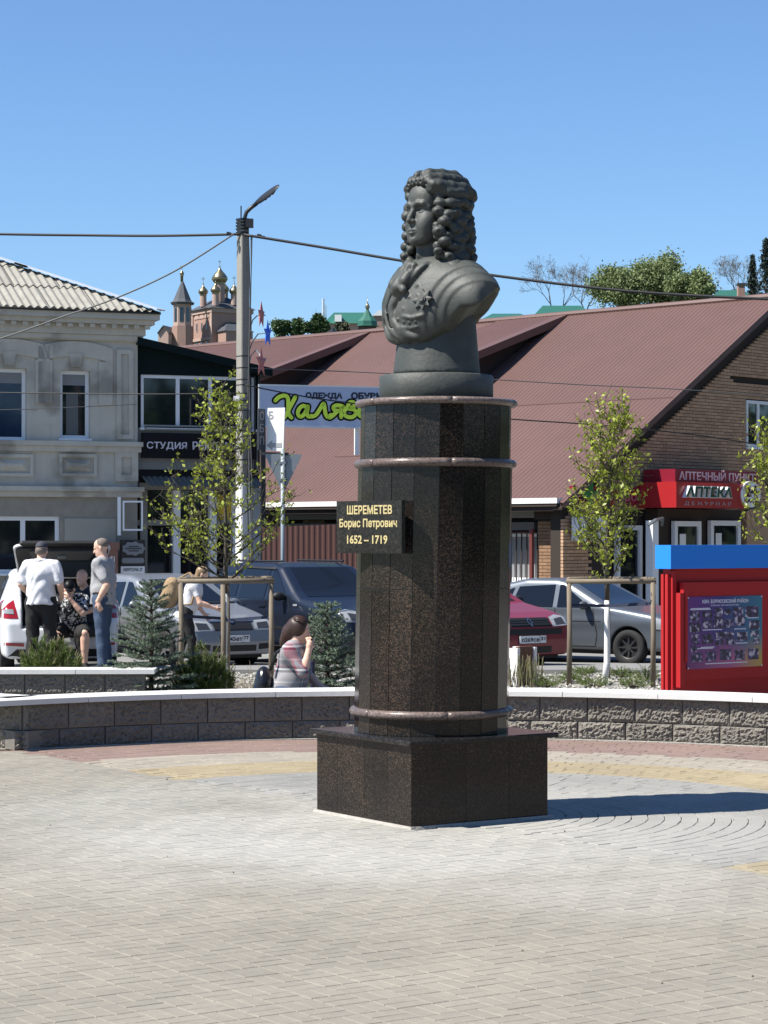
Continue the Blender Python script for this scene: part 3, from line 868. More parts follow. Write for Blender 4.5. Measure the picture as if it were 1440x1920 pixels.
# ---- head
HS = 1.72
HF = R(53)
HFv = Vector((-sin(HF), -cos(HF), 0)); HLv = Vector((-HFv.y, HFv.x, 0))
hc = Vector(((801 - 812.5) * .003286, -.02, 1.0 + Z0))
HM = Matrix.Rotation(.014, 4, 'Y') @ Matrix.Translation(hc) @ Matrix(((HLv.x * HS, HFv.x * HS, 0, 0), (HLv.y * HS, HFv.y * HS, 0, 0), (0, 0, HS, 0), (0, 0, 0, 1)))
H = SDF()
H.ell((0, -.012, .035), (.074, .092, .098), k=.02)
H.ell((0, .030, -.045), (.060, .058, .072), k=.03)
H.ell((0, .052, .045), (.058, .036, .050), k=.03)
H.ell((0, .055, -.075), (.040, .032, .035), k=.025)
H.sph((0, .078, -.104), .019, k=.02)
for s in (1, -1):
    H.sph((s * .040, .052, -.034), .026, k=.03)
    H.ell((s * .030, .064, -.060), (.020, .02, .024), k=.03)
    H.cap((s * .052, .005, -.07), (s * .030, .06, -.100), .018, .016, k=.03)
# surface sampler, then brows, eyes, nose and mouth laid on the surface
Hf, Hlo = H.field(.004)
def hs(x, z):
    i = int(round((x - Hlo[0]) / .004)); k = int(round((z - Hlo[2]) / .004))
    col_ = Hf[i, :, k]; j = len(col_) - 1
    while j > 0 and col_[j] > 0: j -= 1
    return Hlo[1] + .004 * (j + col_[j] / (col_[j] - col_[j + 1]))
for s in (1, -1):
    ye = hs(.031, 0)
    H.ell((s * .032, ye + .006, .0015), (.0195, .0155, .0125), k=.008, op='s')
    H.chain([(s * .007, hs(.007, .018) + .001, .017), (s * .024, hs(.024, .024) + .0015, .0235), (s * .043, hs(.043, .022) + .001, .0215), (s * .056, hs(.055, .008), .008)], [.0055, .0065, .0065, .005], k=.010)
    H.sph((s * .031, ye - .0140, .0005), .0140, k=.001)
    H.chain([(s * .016, ye - .004, -.001), (s * .0235, ye + .0012, .0075), (s * .035, ye + .0002, .0085), (s * .0465, ye - .010, .001)], .0026, k=.002)
    H.chain([(s * .016, ye - .004, -.002), (s * .026, ye - .0002, -.0085), (s * .037, ye - .002, -.0085), (s * .0465, ye - .010, -.001)], .0022, k=.003)
    H.sph((s * .030, ye + .0005, .0005), .0034, k=.001, op='s')
# nose, mouth, chin
yn = hs(0, 0)
H.chain([(0, yn - .002, .014), (0, yn + .004, -.004), (0, yn + .015, -.024), (0, yn + .0205, -.037)], [.0075, .0075, .0085, .0100], k=.010)
for s in (1, -1):
    H.ell((s * .0115, yn + .009, -.040), (.0078, .010, .0078), k=.006)
    H.sph((s * .0062, yn + .017, -.0475), .0028, k=.002, op='s')
    H.chain([(s * .018, hs(.018, -.048) + .0016, -.048), (s * .027, hs(.027, -.062) + .0016, -.064)], .0018, k=.006, op='s')
ym = hs(0, -.072)
def lip(x, z, d): return (x, hs(abs(x), z) + d, z)
H.cap((0, hs(0, -.053) + .004, -.053), (0, hs(0, -.061) + .003, -.061), .003, .003, k=.006, op='s')
H.chain([lip(-.024, -.0745, -.001), lip(-.010, -.0700, .0015), lip(0, -.0712, .0015), lip(.010, -.0700, .0015), lip(.024, -.0745, -.001)], [.0025, .0052, .0050, .0052, .0025], k=.004)
H.chain([lip(-.021, -.0775, -.001), lip(0, -.0820, .0015), lip(.021, -.0775, -.001)], [.0025, .0066, .0025], k=.004)
H.chain([lip(-.026, -.0752, .0005), lip(-.01, -.0755, .0060), lip(0, -.0765, .0062), lip(.01, -.0755, .0060), lip(.026, -.0752, .0005)], .0014, k=.002, op='s')
H.chain([lip(-.013, -.0925, .004), lip(0, -.0935, .0045), lip(.013, -.0925, .004)], .004, k=.008, op='s')
# ears hardly show; neck
H.chain([(0, -.012, -.06), (0, -.004, -.13), (0, -.006, -.21)], [.054, .054, .066], k=.02)
for s in (1, -1): H.cap((s * .045, -.01, -.07), (s * .012, .045, -.185), .012, .012, k=.02)
H.cap((0, .053, -.145), (0, .056, -.155), .010, .01, k=.02)
pos, fc = H.mesh(.0026, 1)
np_mesh('head', pos, flip(fc), m_bronze, bust, xf=HM)

# ---- wig of curls
W_ = SDF(); RN = random.Random(21)
W_.ell((0, -.035, .055), (.092, .105, .098), k=.02)
W_.ell((0, -.055, -.06), (.105, .085, .13), k=.04)
for s in (1, -1):
    W_.cap((s * .088, -.03, -.02), (s * .098, -.03, -.17), .030, .036, k=.03)
# cut the face free
W_.ell((0, .105, -.030), (.066, .080, .118), k=.012, op='s')
W_.cap((0, .10, -.12), (0, .10, -.26), .062, .055, k=.02, op='s')
def curl(p, r, tw, k=.005):
    """one rolled lock: bead plus a groove"""
    W_.ell(p, (r * 1.05, r * 1.05, r * .92), k=k)
def lock_row(z, R0, phis, r, dz=0., zz=.55):
    """row of beads round the head, phi measured from the face, per side"""
    for s in (1, -1):
        n = len(phis)
        for i, ph in enumerate(phis):
            t = R(ph + RN.uniform(-2.5, 2.5)); rr = R0 + RN.uniform(-.003, .003)
            W_.ell((s * rr * sin(t), -.025 + rr * 1.02 * cos(t), z + dz * i / n + RN.uniform(-.003, .003)), (r * RN.uniform(.94, 1.1), r * RN.uniform(.94, 1.1), r * RN.uniform(.86, 1.0)), k=.004)
# front tufts over the brow, both sides of the parting
for s in (1, -1):
    for x, y, z, r in ((.012, .074, .104, .0145), (.034, .070, .102, .0165), (.054, .058, .094, .018), (.068, .042, .076, .019), (.076, .032, .050, .018)):
        W_.ell((s * x, y, z), (r, r * 1.1, r * 1.15), k=.004)
        W_.sph((s * x, y + r * .95, z - .003), r * .32, k=.003, op='s')
    # combed crown: long rolls running back from the parting
    for j, (x0, zt) in enumerate(((.020, .126), (.048, .116), (.074, .096))):
        P = []; rs = []
        for i in range(9):
            t = i / 8; a = R(30 + 130 * t)
            P.append((s * (x0 + .016 * sin(pi * t)), -.03 + .098 * cos(a), zt - .006 + (.014 - .010 * j) * sin(a) - .03 * max(0, t - .7) / .3)); rs.append(.0170 + .0030 * ((i + j) % 2) + RN.uniform(-.001, .001))
        W_.chain(P, rs, k=.008)
def wave_row(z, R0, ph0, ph1, n, r, k=.008, droop=.0):
    for s in (1, -1):
        for i in range(n):
            t = R(ph0 + (ph1 - ph0) * (i + RN.uniform(-.22, .22)) / (n - 1)); rr = R0 + RN.uniform(-.004, .004)
            q = r * RN.uniform(.86, 1.16); tl = RN.uniform(-.5, .5)
            c_, s_ = cos(-t * s), sin(-t * s); ct, st = cos(tl), sin(tl)
            M_ = np.array([[c_, -s_, 0], [s_, c_, 0], [0, 0, 1]]) @ np.array([[ct, 0, st], [0, 1, 0], [-st, 0, ct]])
            W_.ell((s * rr * sin(t), -.025 + rr * 1.02 * cos(t), z - droop * i / n + RN.uniform(-.006, .006)), (q * 1.28, q * .95, q * .92), k=k, rot=M_)
wave_row(.066, .099, 42, 165, 9, .0205, .008)
wave_row(.026, .108, 58, 165, 8, .0225, .007)
def column(s, ph, z0, z1, R0, R1, r):
    n = int((z0 - z1) / .031)
    for i in range(n + 1):
        u = i / n; t = R(ph + (4.5 if i % 2 else -4.5) + RN.uniform(-1.5, 1.5)); rr = R0 + (R1 - R0) * u + RN.uniform(-.003, .003); q = r * RN.uniform(.9, 1.12) * (1 - .25 * max(0, u - .8) / .2)
        W_.ell((s * rr * sin(t), -.025 + rr * 1.02 * cos(t), z0 + (z1 - z0) * u), (q, q, q * .80), k=.0035)
        if i % 2 == 0: W_.ell((s * (rr + q * .95) * sin(t), -.025 + (rr + q * .95) * 1.02 * cos(t), z0 + (z1 - z0) * u - .004), (.0065, .0065, .0045), k=.004, op='s')
for s in (1, -1):
    for j, (ph, zl) in enumerate(((58, -.15), (74, -.205), (91, -.225), (108, -.23), (126, -.23), (146, -.225), (168, -.22))):
        column(s, ph, -.008 - .012 * (j % 2), zl, .108, .123, .0238)
for s in (1, -1):
    # ringlets beside the cheeks with open ends
    for q, (x, y) in enumerate(((.076, .030), (.070, .040))):
        for i in range(6 - q * 2):
            z = .012 - i * .035 - q * .07
            rr = .0165 if i < 5 else .0145
            W_.ell((s * (x + .006 * (i % 2) + .003 * i), y - .001 * i, z), (rr, rr, .0165), k=.004)
            W_.sph((s * (x + .004 + .003 * i), y + .018, z), .0062, k=.003, op='s')
    if s < 0: base = [(-.078, .035, -.185), (-.082, .045, -.222), (-.078, .06, -.258), (-.082, .075, -.292), (-.076, .09, -.320)]
    else: base = [(.095, .01, -.20), (.112, .012, -.225), (.130, .004, -.236)]
    for i, p in enumerate(base): W_.ell(p, (.029, .029, .026), k=.006)
W_.ell((.122, -.005, -.212), (.044, .042, .034), k=.008); W_.ell((.140, -.055, -.214), (.042, .044, .036), k=.008)
for i in range(5):
    W_.ell((.118 + .006 * i, -.015 - .018 * i, -.200 - .005 * i), (.034, .034, .030), k=.010)
pos, fc = W_.mesh(.0030, 1)
np_mesh('wig', pos, flip(fc), mat('bronze of the curls', (.046, .053, .046), .6, var=.14, vs=9, streak=.06, bump=.35, bs=28), bust, xf=HM)
# ------------------------------------------------------------------ materials for buildings
m_stucco = mat('grey stucco', (.69, .65, .555), .9, col2=(.425, .395, .33), c2s=1.1, c2t=.6, var=.14, vs=1.3, bump=.15, bs=40, streak=.05)
m_stucco2 = mat('rough grey render', (.42, .385, .325), .95, var=.15, vs=5, bump=.5, bs=90)
m_pvc = mat('white plastic frame', (.72, .73, .74), .35)
m_glassd = mat('dark window glass', (.012, .016, .022), .04, spec=.8)
m_glassb = mat('blue window glass', (.02, .045, .10), .05, spec=.8)
m_curt = mat('window blind', (.30, .31, .32), .8)
m_slate = mat('weathered slate sheet', (.36, .345, .30), .9, var=.16, vs=3, bump=.3, bs=80, rnd=.1, streak=.08)
m_flash = mat('galvanised flashing', (.62, .64, .66), .35, metal=.4)
m_dgreen = mat('dark green sheet', (.006, .016, .017), .6, spec=.12)
m_black = mat('black panel', (.008, .008, .010), .45, spec=.18)
m_white = mat('white paint', (.74, .74, .72), .5)
m_letter = mat('pale letters', (.62, .60, .66), .4)
m_siding = mat('pale siding', (.32, .31, .28), .7)
m_roofr = mat('brown red sheet roof', (.166, .092, .078), .5, var=.09, vs=.7, spec=.4, rnd=.05, streak=.03)
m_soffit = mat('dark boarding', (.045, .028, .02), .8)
m_brick = mat('brown brick', (.66, .42, .26), .9, island=.16, bump=.3, bs=60)
m_brickl = mat('orange brick', (.36, .21, .12), .9, island=.16, bump=.3, bs=60)
m_mort = mat('dark brick joint', (.05, .038, .03), .95)
m_fence = mat('brown sheet fence', (.115, .045, .032), .5, var=.05, vs=2)
m_red = mat('red plastic', (.52, .028, .032), .3, coat=.2)
m_redb = mat('red enamel', (.56, .028, .032), .5, spec=.22)
m_crim = mat('crimson panel', (.30, .012, .035), .4)
m_blue = mat('blue enamel', (.02, .20, .66), .5, spec=.22)
m_green = mat('green plastic', (.02, .28, .06), .4)
m_conc = mat('pole concrete', (.36, .345, .30), .9, var=.10, vs=3, bump=.3, bs=60, streak=.06)
m_steel = mat('grey steel', (.28, .31, .33), .4, metal=.5)
m_steeld = mat('dark steel', (.03, .032, .035), .45, metal=.3)
m_cable = mat('black cable', (.012, .012, .014), .6)
m_cableg = mat('grey cable', (.13, .13, .13), .6)
m_banner = mat('banner sheet', (.40, .46, .60), .5, var=.03, vs=2)
m_lime = mat('lime print', (.58, .80, .06), .5)
m_navy = mat('navy print', (.015, .02, .05), .5)

# ------------------------------------------------------------------ old two-storey stucco house on the left
A21 = R(21)
e_l = (cos(A21), sin(A21)); n_l = (sin(A21), -cos(A21))
o_l = ((258 - HX) / F * 48, 48)
LH = PL(o_l, e_l, n_l)
house = thing('stucco_house', 'old two-storey grey stucco house with moulded window surrounds and wavy slate roof', 'house', (o_l[0], o_l[1], -.4))
def lpx(x, y, d=0): return LH.px(x, y, d)
sL = -7.0; zb = -.5
_, z_eave = lpx(150, 590); _, z_led2 = lpx(150, 824); _, z_led1 = lpx(150, 917); _, z_str = lpx(150, 634)
def winrect(x0, y0, x1, y1):
    a0, z1 = lpx(x0, y0); a1, z0 = lpx(x1, y1); return a0, a1, z0, z1
W1 = winrect(113, 694, 169, 823); W0 = winrect(-8, 690, 50, 826); W2 = winrect(-60, 968, 112, 1075)
W0 = (W0[0] - .1, W0[1], W0[2], W0[3])
# wall with openings: build as strips
def wall_with_holes(name, pl, a0, a1, z0, z1, d0, d1, holes, m, parent):
    xs = sorted({a0, a1} | {h[0] for h in holes} | {h[1] for h in holes}); mb = MB()
    for xa, xb in zip(xs[:-1], xs[1:]):
        zs = [z0]
        for h in sorted((h for h in holes if h[0] < (xa + xb) / 2 < h[1]), key=lambda h: h[2]): zs += [h[2], h[3]]
        zs.append(z1)
        for q in range(0, len(zs), 2):
            if zs[q + 1] > zs[q]: mb.pbox(pl, xa, xb, zs[q], zs[q + 1], d0, d1)
    return mb.build(name, m, parent)
W9 = (-6.3, -5.5, W1[2], W1[3])
wall_with_holes('wall', LH, sL, 0, z_led1 + .0, z_eave, -.35, 0, [W1, W0, W9], m_stucco, house)
wall_with_holes('lower_wall', LH, sL, 0, zb, z_led1 - .002, -.35, -.012, [W2], m_stucco2, house)
MB().pbox(LH, -.35, -.0, zb, z_eave, -7, -.352).build('side_wall', m_stucco, house)
MB().pbox(LH, sL, -.4, zb, z_eave, -7.0, -6.8).build('back_wall', m_stucco, house)
def window(parent, pl, r, fw=.07, mull=(), glass=None, blind=0, dep=-.16, sash=True, name='window'):
    a0, a1, z0, z1 = r
    mb = MB().frame(pl, a0, a1, z0, z1, fw, dep - .03, dep + .03)
    for m_ in mull: mb.pbox(pl, m_ - fw * .6, m_ + fw * .6, z0 + fw, z1 - fw, dep - .028, dep + .028)
    w = mb.build(name, m_pvc, parent)
    MB().pbox(pl, a0 + fw * .6, a1 - fw * .6, z0 + fw * .6, z1 - fw * .6, dep - .012, dep - .002).build('pane', glass or m_glassd, w)
    if blind: MB().pbox(pl, a0 + fw, a1 - fw, z1 - fw - (z1 - z0) * blind, z1 - fw, dep - .001, dep + .006).build('blind', m_curt, w)
    MB().pbox(pl, a0 - .03, a1 + .03, z0 - .045, z0 + .004, dep + .03, .06).build('sill', m_pvc, w)
    return w
w_ = window(house, LH, W1, .075, blind=.16); 
MB().pbox(LH, W1[0] + .16, W1[0] + .42, W1[2] + .09, W1[2] + .98, -.17, -.153).build('board', mat('grey board', (.16, .17, .17), .7), w_)
window(house, LH, W0, .075, glass=m_glassb, blind=.15)
window(house, LH, W9, .075, blind=.15)
W2m = lpx(44, 1000)[0]
window(house, LH, W2, .085, mull=(W2m, W2m - 1.15), glass=m_glassd, dep=-.10)
# arched heads over the windows: keystone, surround with curved top
def arch_surround(r, parent):
    a0, a1, z0, z1 = r; c = (a0 + a1) / 2; hw = (a1 - a0) / 2
    mb = MB()
    def seg(y0f, y1f, n=14, wi=hw + .16, wo=hw + .48, d=.05):
        for i in range(n):
            t0 = -1 + 2 * i / n; t1 = -1 + 2 * (i + 1) / n
            f = lambda t, b: b - .14 * t * t
            P = LH.pt
            mb.hexa([P(c + t0 * wo, f(t0, y0f), d), P(c + t1 * wo, f(t1, y0f), d), P(c + t1 * wo, f(t1, y0f), .002), P(c + t0 * wo, f(t0, y0f), .002),
                     P(c + t0 * wo, f(t0, y1f), d), P(c + t1 * wo, f(t1, y1f), d), P(c + t1 * wo, f(t1, y1f), .002), P(c + t0 * wo, f(t0, y1f), .002)])
    seg(z1 + .30, z1 + .62)
    for s in (-1, 1):
        mb.pbox(LH, c + s * (hw + .18), c + s * (hw + .478), z1 - .72, z1 + .32 - .14 + .02, .0021, .049)
    mb.build('arch_surround', m_stucco, parent)
    mb = MB(); P = LH.pt; mb.prism([(c - .10, z1 + .07), (c + .10, z1 + .07), (c + .15, z1 + .36), (c - .15, z1 + .36)], lambda a, b, d: LH.pt(a, b, d), .001, .065); mb.build('keystone', m_stucco, parent)
    mb = MB()
    for i in range(10):
        t0 = -1 + .2 * i; t1 = t0 + .2; f = lambda t: z1 + .07 - .10 * t * t
        mb.hexa([P(c + t0 * hw, z1 - .10, .001), P(c + t1 * hw, z1 - .10, .001), P(c + t1 * hw, z1 - .10, -.15), P(c + t0 * hw, z1 - .10, -.15),
                 P(c + t0 * hw, f(t0), .001), P(c + t1 * hw, f(t1), .001), P(c + t1 * hw, f(t1), -.15), P(c + t0 * hw, f(t0), -.15)])
for r in (W1, W0, W9): arch_surround(r, house)
# cornice: stepped bands with dentils, ledges, panels
for z0, z1, d in ((z_eave - .10, z_eave + .02, .44), (z_eave - .20, z_eave - .102, .34), (z_eave - .42, z_eave - .204, .16), (z_eave - .52, z_eave - .424, .11), (z_str - .05, z_str + .05, .07)):
    MB().pbox(LH, sL, d * .85, z0, z1, -.3 if d > .1 else .001, d).build('cornice_band', m_stucco, house)
a = .2
while a > sL:
    MB().pbox(LH, a - .11, a, z_eave - .285, z_eave - .206, .162, .30).build('dentil', m_stucco, house); a -= .24
for z, d in ((z_led2 - .09, .13), (z_led1, .16)):
    MB().pbox(LH, sL, d * .7, z - .05, z + .05, -.2, d).build('ledge', m_stucco, house)
    MB().pbox(LH, sL, d * .5, z - .17, z - .052, -.2, d * .55).build('ledge', m_stucco, house)
def panel_frame(x0, y0, x1, y1, w, name='wall_panel'):
    a0, a1, z0, z1 = winrect(x0, y0, x1, y1)
    MB().frame(LH, a0, a1, z0, z1, w, .002, .055).build(name, m_stucco, house)
panel_frame(218, 655, 249, 824, .10); panel_frame(215, 845, 258, 903, .14)
for x0, x1 in ((-15, 62), (110, 181), (-95, -40)):
    panel_frame(x0, 851, x1, 894, .07)
    a0, a1, z0, z1 = winrect(x0 + 10, 860, x1 - 10, 884); P = LH.pt; mb = MB()
    o = [P(a0, z0, .003), P(a1, z0, .003), P(a1, z1, .003), P(a0, z1, .003), P(a0 + .12, z0 + .1, .07), P(a1 - .12, z0 + .1, .07), P(a1 - .12, z1 - .1, .07), P(a0 + .12, z1 - .1, .07)]
    mb.add(o, [(4, 5, 6, 7), (0, 1, 5, 4), (1, 2, 6, 5), (2, 3, 7, 6), (3, 0, 4, 7)]); mb.build('rusticated_panel', m_stucco, house)
a0, a1, z0, z1 = winrect(121, 972, 217, 1090)
MB().pbox(LH, a0, a1, z0 - .6, z1, -.011, .012).build('smooth_panel', mat('smooth grey panel', (.50, .475, .41), .85, var=.05, vs=2), house)
# hip roof of wavy sheets
eo = .52                                      # eave overhang
hipd = Vector(LH.e) * -1 + Vector(LH.n) * -1
tan_p = None
Ec = LH.pt(eo * .72, z_eave + .06, eo)        # eave corner
# choose pitch so that the hip passes through photo (2, 489)
best = None
for tp in [x * .01 for x in range(20, 90)]:
    for L_ in [x * .05 for x in range(20, 160)]:
        p = Ec + (Vector(LH.e) * -1 - Vector(LH.n)) * L_ + Vector((0, 0, tp * L_))
        x = HX + p.x / p.y * F; y = HY - (p.z - CAMZ) / p.y * F
        er = abs(x - 2) + abs(y - 489)
        if best is None or er < best[0]: best = (er, tp)
TP = best[1]
def roofp(a, r, h=0):      # a along the facade, r plan distance in from the eave line
    return LH.pt(a, z_eave + .06 + TP * r + h, eo - r)
rowlen = 1.25
ah = eo * .72
for row in range(6):
    r0 = row * rowlen; r1 = r0 + rowlen + .12
    a_right = ah - r0
    k = 0; a1 = a_right + .0
    a_cur = -11.0 + (row % 2) * .5
    while a_cur < ah - r0 - .02:
        a_n = a_cur + 1.0
        mb = MB(); n = int(1.0 / .0275); vs = []
        for i in range(n + 1):
            a = a_cur + (a_n - .012 - a_cur) * i / n
            h = .026 * sin(2 * pi * a / .165)
            rr1 = min(r1, ah - a)          # clipped by the hip
            aa = a
            if rr1 <= r0:
                aa = ah - r0; rr1 = r0 + .001
            jt = .03 + row * 0
            vs.append(roofp(aa, r0, h + .022)); vs.append(roofp(aa, rr1, h - .004))
        mb.add(vs, [(2 * i, 2 * i + 2, 2 * i + 3, 2 * i + 1) for i in range(n)])
        mb.build('roof_sheet', m_slate, house, smooth=True)
        a_cur = a_n
mb = MB()
P0 = roofp(ah, 0, .05); Pn = roofp(ah - 9, 9, .05)
mb.bar(P0, Pn, .34, .03, up=(0, 0, 1)); mb.build('hip_flashing', m_flash, house)
# right-hand roof slope and soffit
mb = MB()
Q = [roofp(ah, 0, .0), roofp(ah - 9, 9, 0), roofp(ah - 9, 9, 0) - Vector(LH.n) * 6, Ec - Vector(LH.n) * 14 + Vector((0, 0, -.06))]
mb.add(Q + [q + Vector((0, 0, -.05)) for q in Q], [(0, 1, 2, 3), (7, 6, 5, 4), (0, 3, 7, 4)]); mb.build('roof_slope', m_slate, house)
MB().pbox(LH, -10, ah - .02, z_eave + .021, z_eave + .05, -.3, eo - .02).build('eave_board', m_steeld, house)
# loose debris along the hip
for t_ in (2.3, 3.0, 3.9, 4.6, 5.6):
    p = roofp(ah - t_ - .12, t_ - .1, .1); MB().bar(p, p + Vector((-.25, -.1, .07)), .12, .03).build('ridge_scrap', m_steeld, house)

# ------------------------------------------------------------------ dark annex with lean-to roof
AX = PL(LH.pt(.02, 0, -.15), e_l, n_l)
annex = thing('shop_annex', 'dark two-storey shop annex with sloping black-green roof edge beside stucco house', 'shop', tuple(AX.pt(0, -.4)))
def apx(x, y, d=0): return AX.px(x, y, d)
aw = apx(487, 800)[0]
zt0 = apx(262, 634)[1]; zt1 = apx(487, 690)[1]
# upper facade panel under sloping roof (a wall hole for the window band)
b0 = apx(264, 702); b1 = apx(478, 806)
mb = MB(); P = AX.pt
mb.prism([(0, b0[1]), (aw, b0[1]), (aw, zt1 - .02), (0, zt0 - .02)], lambda a, z, d: P(a, z, d), -.3, 0)
mb.pbox(AX, 0, b0[0], b1[1], b0[1] - .001, -.3, 0); mb.pbox(AX, b1[0], aw, b1[1], b0[1] - .001, -.3, 0)
mb.build('upper_wall', m_dgreen, annex)
mb = MB(); mb.hexa([P(-.05, zt0 - .16, .3), P(aw + .2, zt1 - .20, .3), P(aw + .2, zt1 - .20, -6), P(-.05, zt0 - .16, -6), P(-.05, zt0 + .0, .3), P(aw + .2, zt1 - .02, .3), P(aw + .2, zt1 - .02, -6), P(-.05, zt0 + .0, -6)])
mb.build('roof', m_dgreen, annex)
mx = [apx(334, 750)[0], apx(395, 750)[0]]
window(annex, AX, (b0[0], b1[0], b1[1], b0[1]), .07, mull=mx, dep=-.06, name='window_band')
# things seen behind the glass catch the light: pale inner jambs
for x, y0, y1 in ((327, 712, 796), (388, 712, 796)):
    pass
s0 = apx(270, 797); s1 = apx(440, 809)
MB().frame(AX, s0[0], aw - .25, s1[1], s0[1], .025, .03, .08).build('sign_frame', m_siding, annex)
MB().pbox(AX, s0[0] + .03, aw - .28, s1[1] + .03, s0[1] - .03, .02, .05).build('sign_strip', m_black, annex)
zsid = apx(270, 880)[1]; zlow = apx(270, 812)[1]
MB().pbox(AX, 0, aw, zsid, b1[1] - .001, -.3, -.001).build('siding', m_siding, annex)
zc0 = apx(270, 905)[1]
MB().pbox(AX, -.0, aw, zc0, zsid - .001, -.3, -.02).build('dark_band', m_black, annex)
zcan = apx(270, 893)[1]
mb = MB()
n = 60
vs = []
for i in range(n + 1):
    a = .1 + (aw - .2) * i / n; h = .018 * sin(i * 2.1)
    vs += [P(a, zcan + h, .02), P(a, zcan - .22 + h, .62)]
mb.add(vs, [(2 * i, 2 * i + 1, 2 * i + 3, 2 * i + 2) for i in range(n)]); mb.build('awning', mat('faded awning', (.22, .20, .17), .8), annex)
MB().pbox(AX, 0, aw, zb, zc0 - .002, -.4, -.32).build('back_wall', m_black, annex)
for x in (272, 334, 402, 445):
    a = apx(x, 1000)[0]; MB().pbox(AX, a - .08, a + .08, zb, zc0 - .16, -.24, -.10).build('shopfront_post', m_pvc if x != 272 else m_siding, annex)
MB().pbox(AX, .05, aw, apx(300, 980)[1] - .06, apx(300, 980)[1] + .06, -.22, -.12).build('transom', m_siding, annex)
MB().pbox(AX, .05, aw, zc0 - .15, zc0 - .003, -.25, -.02).build('lintel', m_siding, annex)
MB().pbox(AX, .0, aw, zb, zc0 - .16, -.30, -.26).build('shop_glass', m_glassd, annex)
a0, z1 = apx(411, 926); a1, z0 = apx(441, 984)
MB().pbox(AX, a0, a1, z0, z1, -.23, -.20).build('yellow_poster', mat('yellow poster', (.62, .42, .02), .5), annex)
a = apx(482, 1000)[0]
MB().pbox(AX, a - .11, a + .1, zb, apx(482, 915)[1], -.28, .06).build('corner_post', mat('pale corner post', (.40, .43, .46), .6), annex)
for x in (468, 476, 484):
    a = apx(x, 800)[0]; MB().tube([P(a, apx(x, 705)[1], .07), P(a, apx(x, 890)[1], .07)], .022, 6).build('down_pipe', m_steeld, annex)
sg = thing('shop_sign', 'black sign board reading СТУДИЯ РЕКЛАМЫ in pale letters on dark annex', 'sign', tuple(P(.1, zlow, .1)))
q0 = apx(267, 811, .12); q1 = apx(452, 861, .12)
MB().pbox(AX, q0[0], q1[0] + .35, q1[1], q0[1], .0, .12).build('board', m_black, sg)
t0 = apx(275, 828, .12); t1 = apx(350, 844.5, .12)
u0 = apx(361, 828, .12); u1 = apx(447, 844.5, .12)
text_mb('СТУДИЯ', AX, t0[0], t1[0], t1[1], t0[1], .121, .02, bold=.012).build('lettering', m_letter, sg, kind='stuff')
text_mb('РЕКЛАМЫ', AX, u0[0], u1[0] + .06, u1[1], u0[1], .121, .02, bold=.012).build('lettering', m_letter, sg, kind='stuff')

# empty sign bracket on the house corner, ornate name boards, terracotta number post
fb = thing('sign_bracket', 'empty white square sign frame on bracket by house corner', 'frame', tuple(LH.pt(-.3, 2, .3)))
fpl = PL(LH.pt(-.62, 0, .25), (cos(R(5)), sin(R(5))))
q0 = fpl.px(223, 939); q1 = fpl.px(268, 995)
MB().frame(fpl, q0[0] + .08, q1[0], q1[1], q0[1], .035, -.02, .02).build('frame', m_pvc, fb)
MB().pbox(fpl, q0[0] - .03, q0[0] + .04, q1[1] - .1, q0[1] + .08, -.03, .03).build('post', m_pvc, fb)
def pbf(pl, x0, y0, x1, y1): a0, z1 = pl.px(x0, y0); a1, z0 = pl.px(x1, y1); return a0, a1, z0, z1
nb = thing('name_board', 'dark notice board with ornate grey cartouche and white street-name strip beside shop door', 'sign', tuple(LH.pt(-.2, 1, .2)))
npl = PL(LH.pt(-.4, 0, .30), e_l, n_l)
a0, a1, z0, z1 = pbf(npl, 226, 1012, 272, 1080)
MB().pbox(npl, a0, a1, z0 - 1.3, z1, -.06, 0).build('board', mat('brown board', (.05, .042, .038), .7), nb)
a0, a1, z0, z1 = pbf(npl, 229, 1016, 271, 1041); c = ((a0 + a1) / 2, (z0 + z1) / 2); rx, rz_ = (a1 - a0) / 2, (z1 - z0) / 2
poly = [(c[0] + rx * cos(t) * (1 + .06 * cos(9 * t)), c[1] + rz_ * sin(t) * (1 + .1 * cos(9 * t))) for t in [2 * pi * i / 54 for i in range(54)]]
m_cart = mat('grey cartouche', (.30, .31, .33), .6); m_dk = mat('dark print', (.06, .06, .07), .6)
MB().prism(poly, lambda a, z, d: npl.pt(a, z, d), .001, .03).build('cartouche', m_cart, nb)
for i, (w_, tz) in enumerate(((.45, .30), (.72, .0), (.45, -.34))):
    MB().pbox(npl, c[0] - rx * w_, c[0] + rx * w_, c[1] + rz_ * (tz - .09), c[1] + rz_ * (tz + .09), .0301, .034).build('print_line', m_dk, nb)
a0, a1, z0, z1 = pbf(npl, 230, 1046, 268, 1056)
MB().prism([(a0, z0), (a1, z0), (a1 + .03, (z0 + z1) / 2), (a1, z1), (a0, z1), (a0 - .03, (z0 + z1) / 2)], lambda a, z, d: npl.pt(a, z, d), .001, .02).build('ribbon', m_cart, nb)
a0, a1, z0, z1 = pbf(npl, 226, 1062, 271, 1075)
strip = MB().pbox(npl, a0, a1, z0, z1, .001, .02).build('name_strip', m_white, nb)
text_mb('АМУРСКАЯ, 27', npl, a0 + .05, a1 - .05, z0 + .035, z1 - .03, .021, .004, bold=.02).build('lettering', m_dk, strip, kind='stuff')
tp = thing('number_post', 'terracotta stone post with pale number 51 beside notice board', 'post', tuple(LH.pt(-.8, 0, .4)))
tpl = PL(LH.pt(-.8, 0, .45), e_l, n_l)
a0, a1, z0, z1 = pbf(tpl, 201, 1022, 221, 1100)
m_terra = mat('terracotta', (.33, .17, .12), .8, var=.08, vs=4)
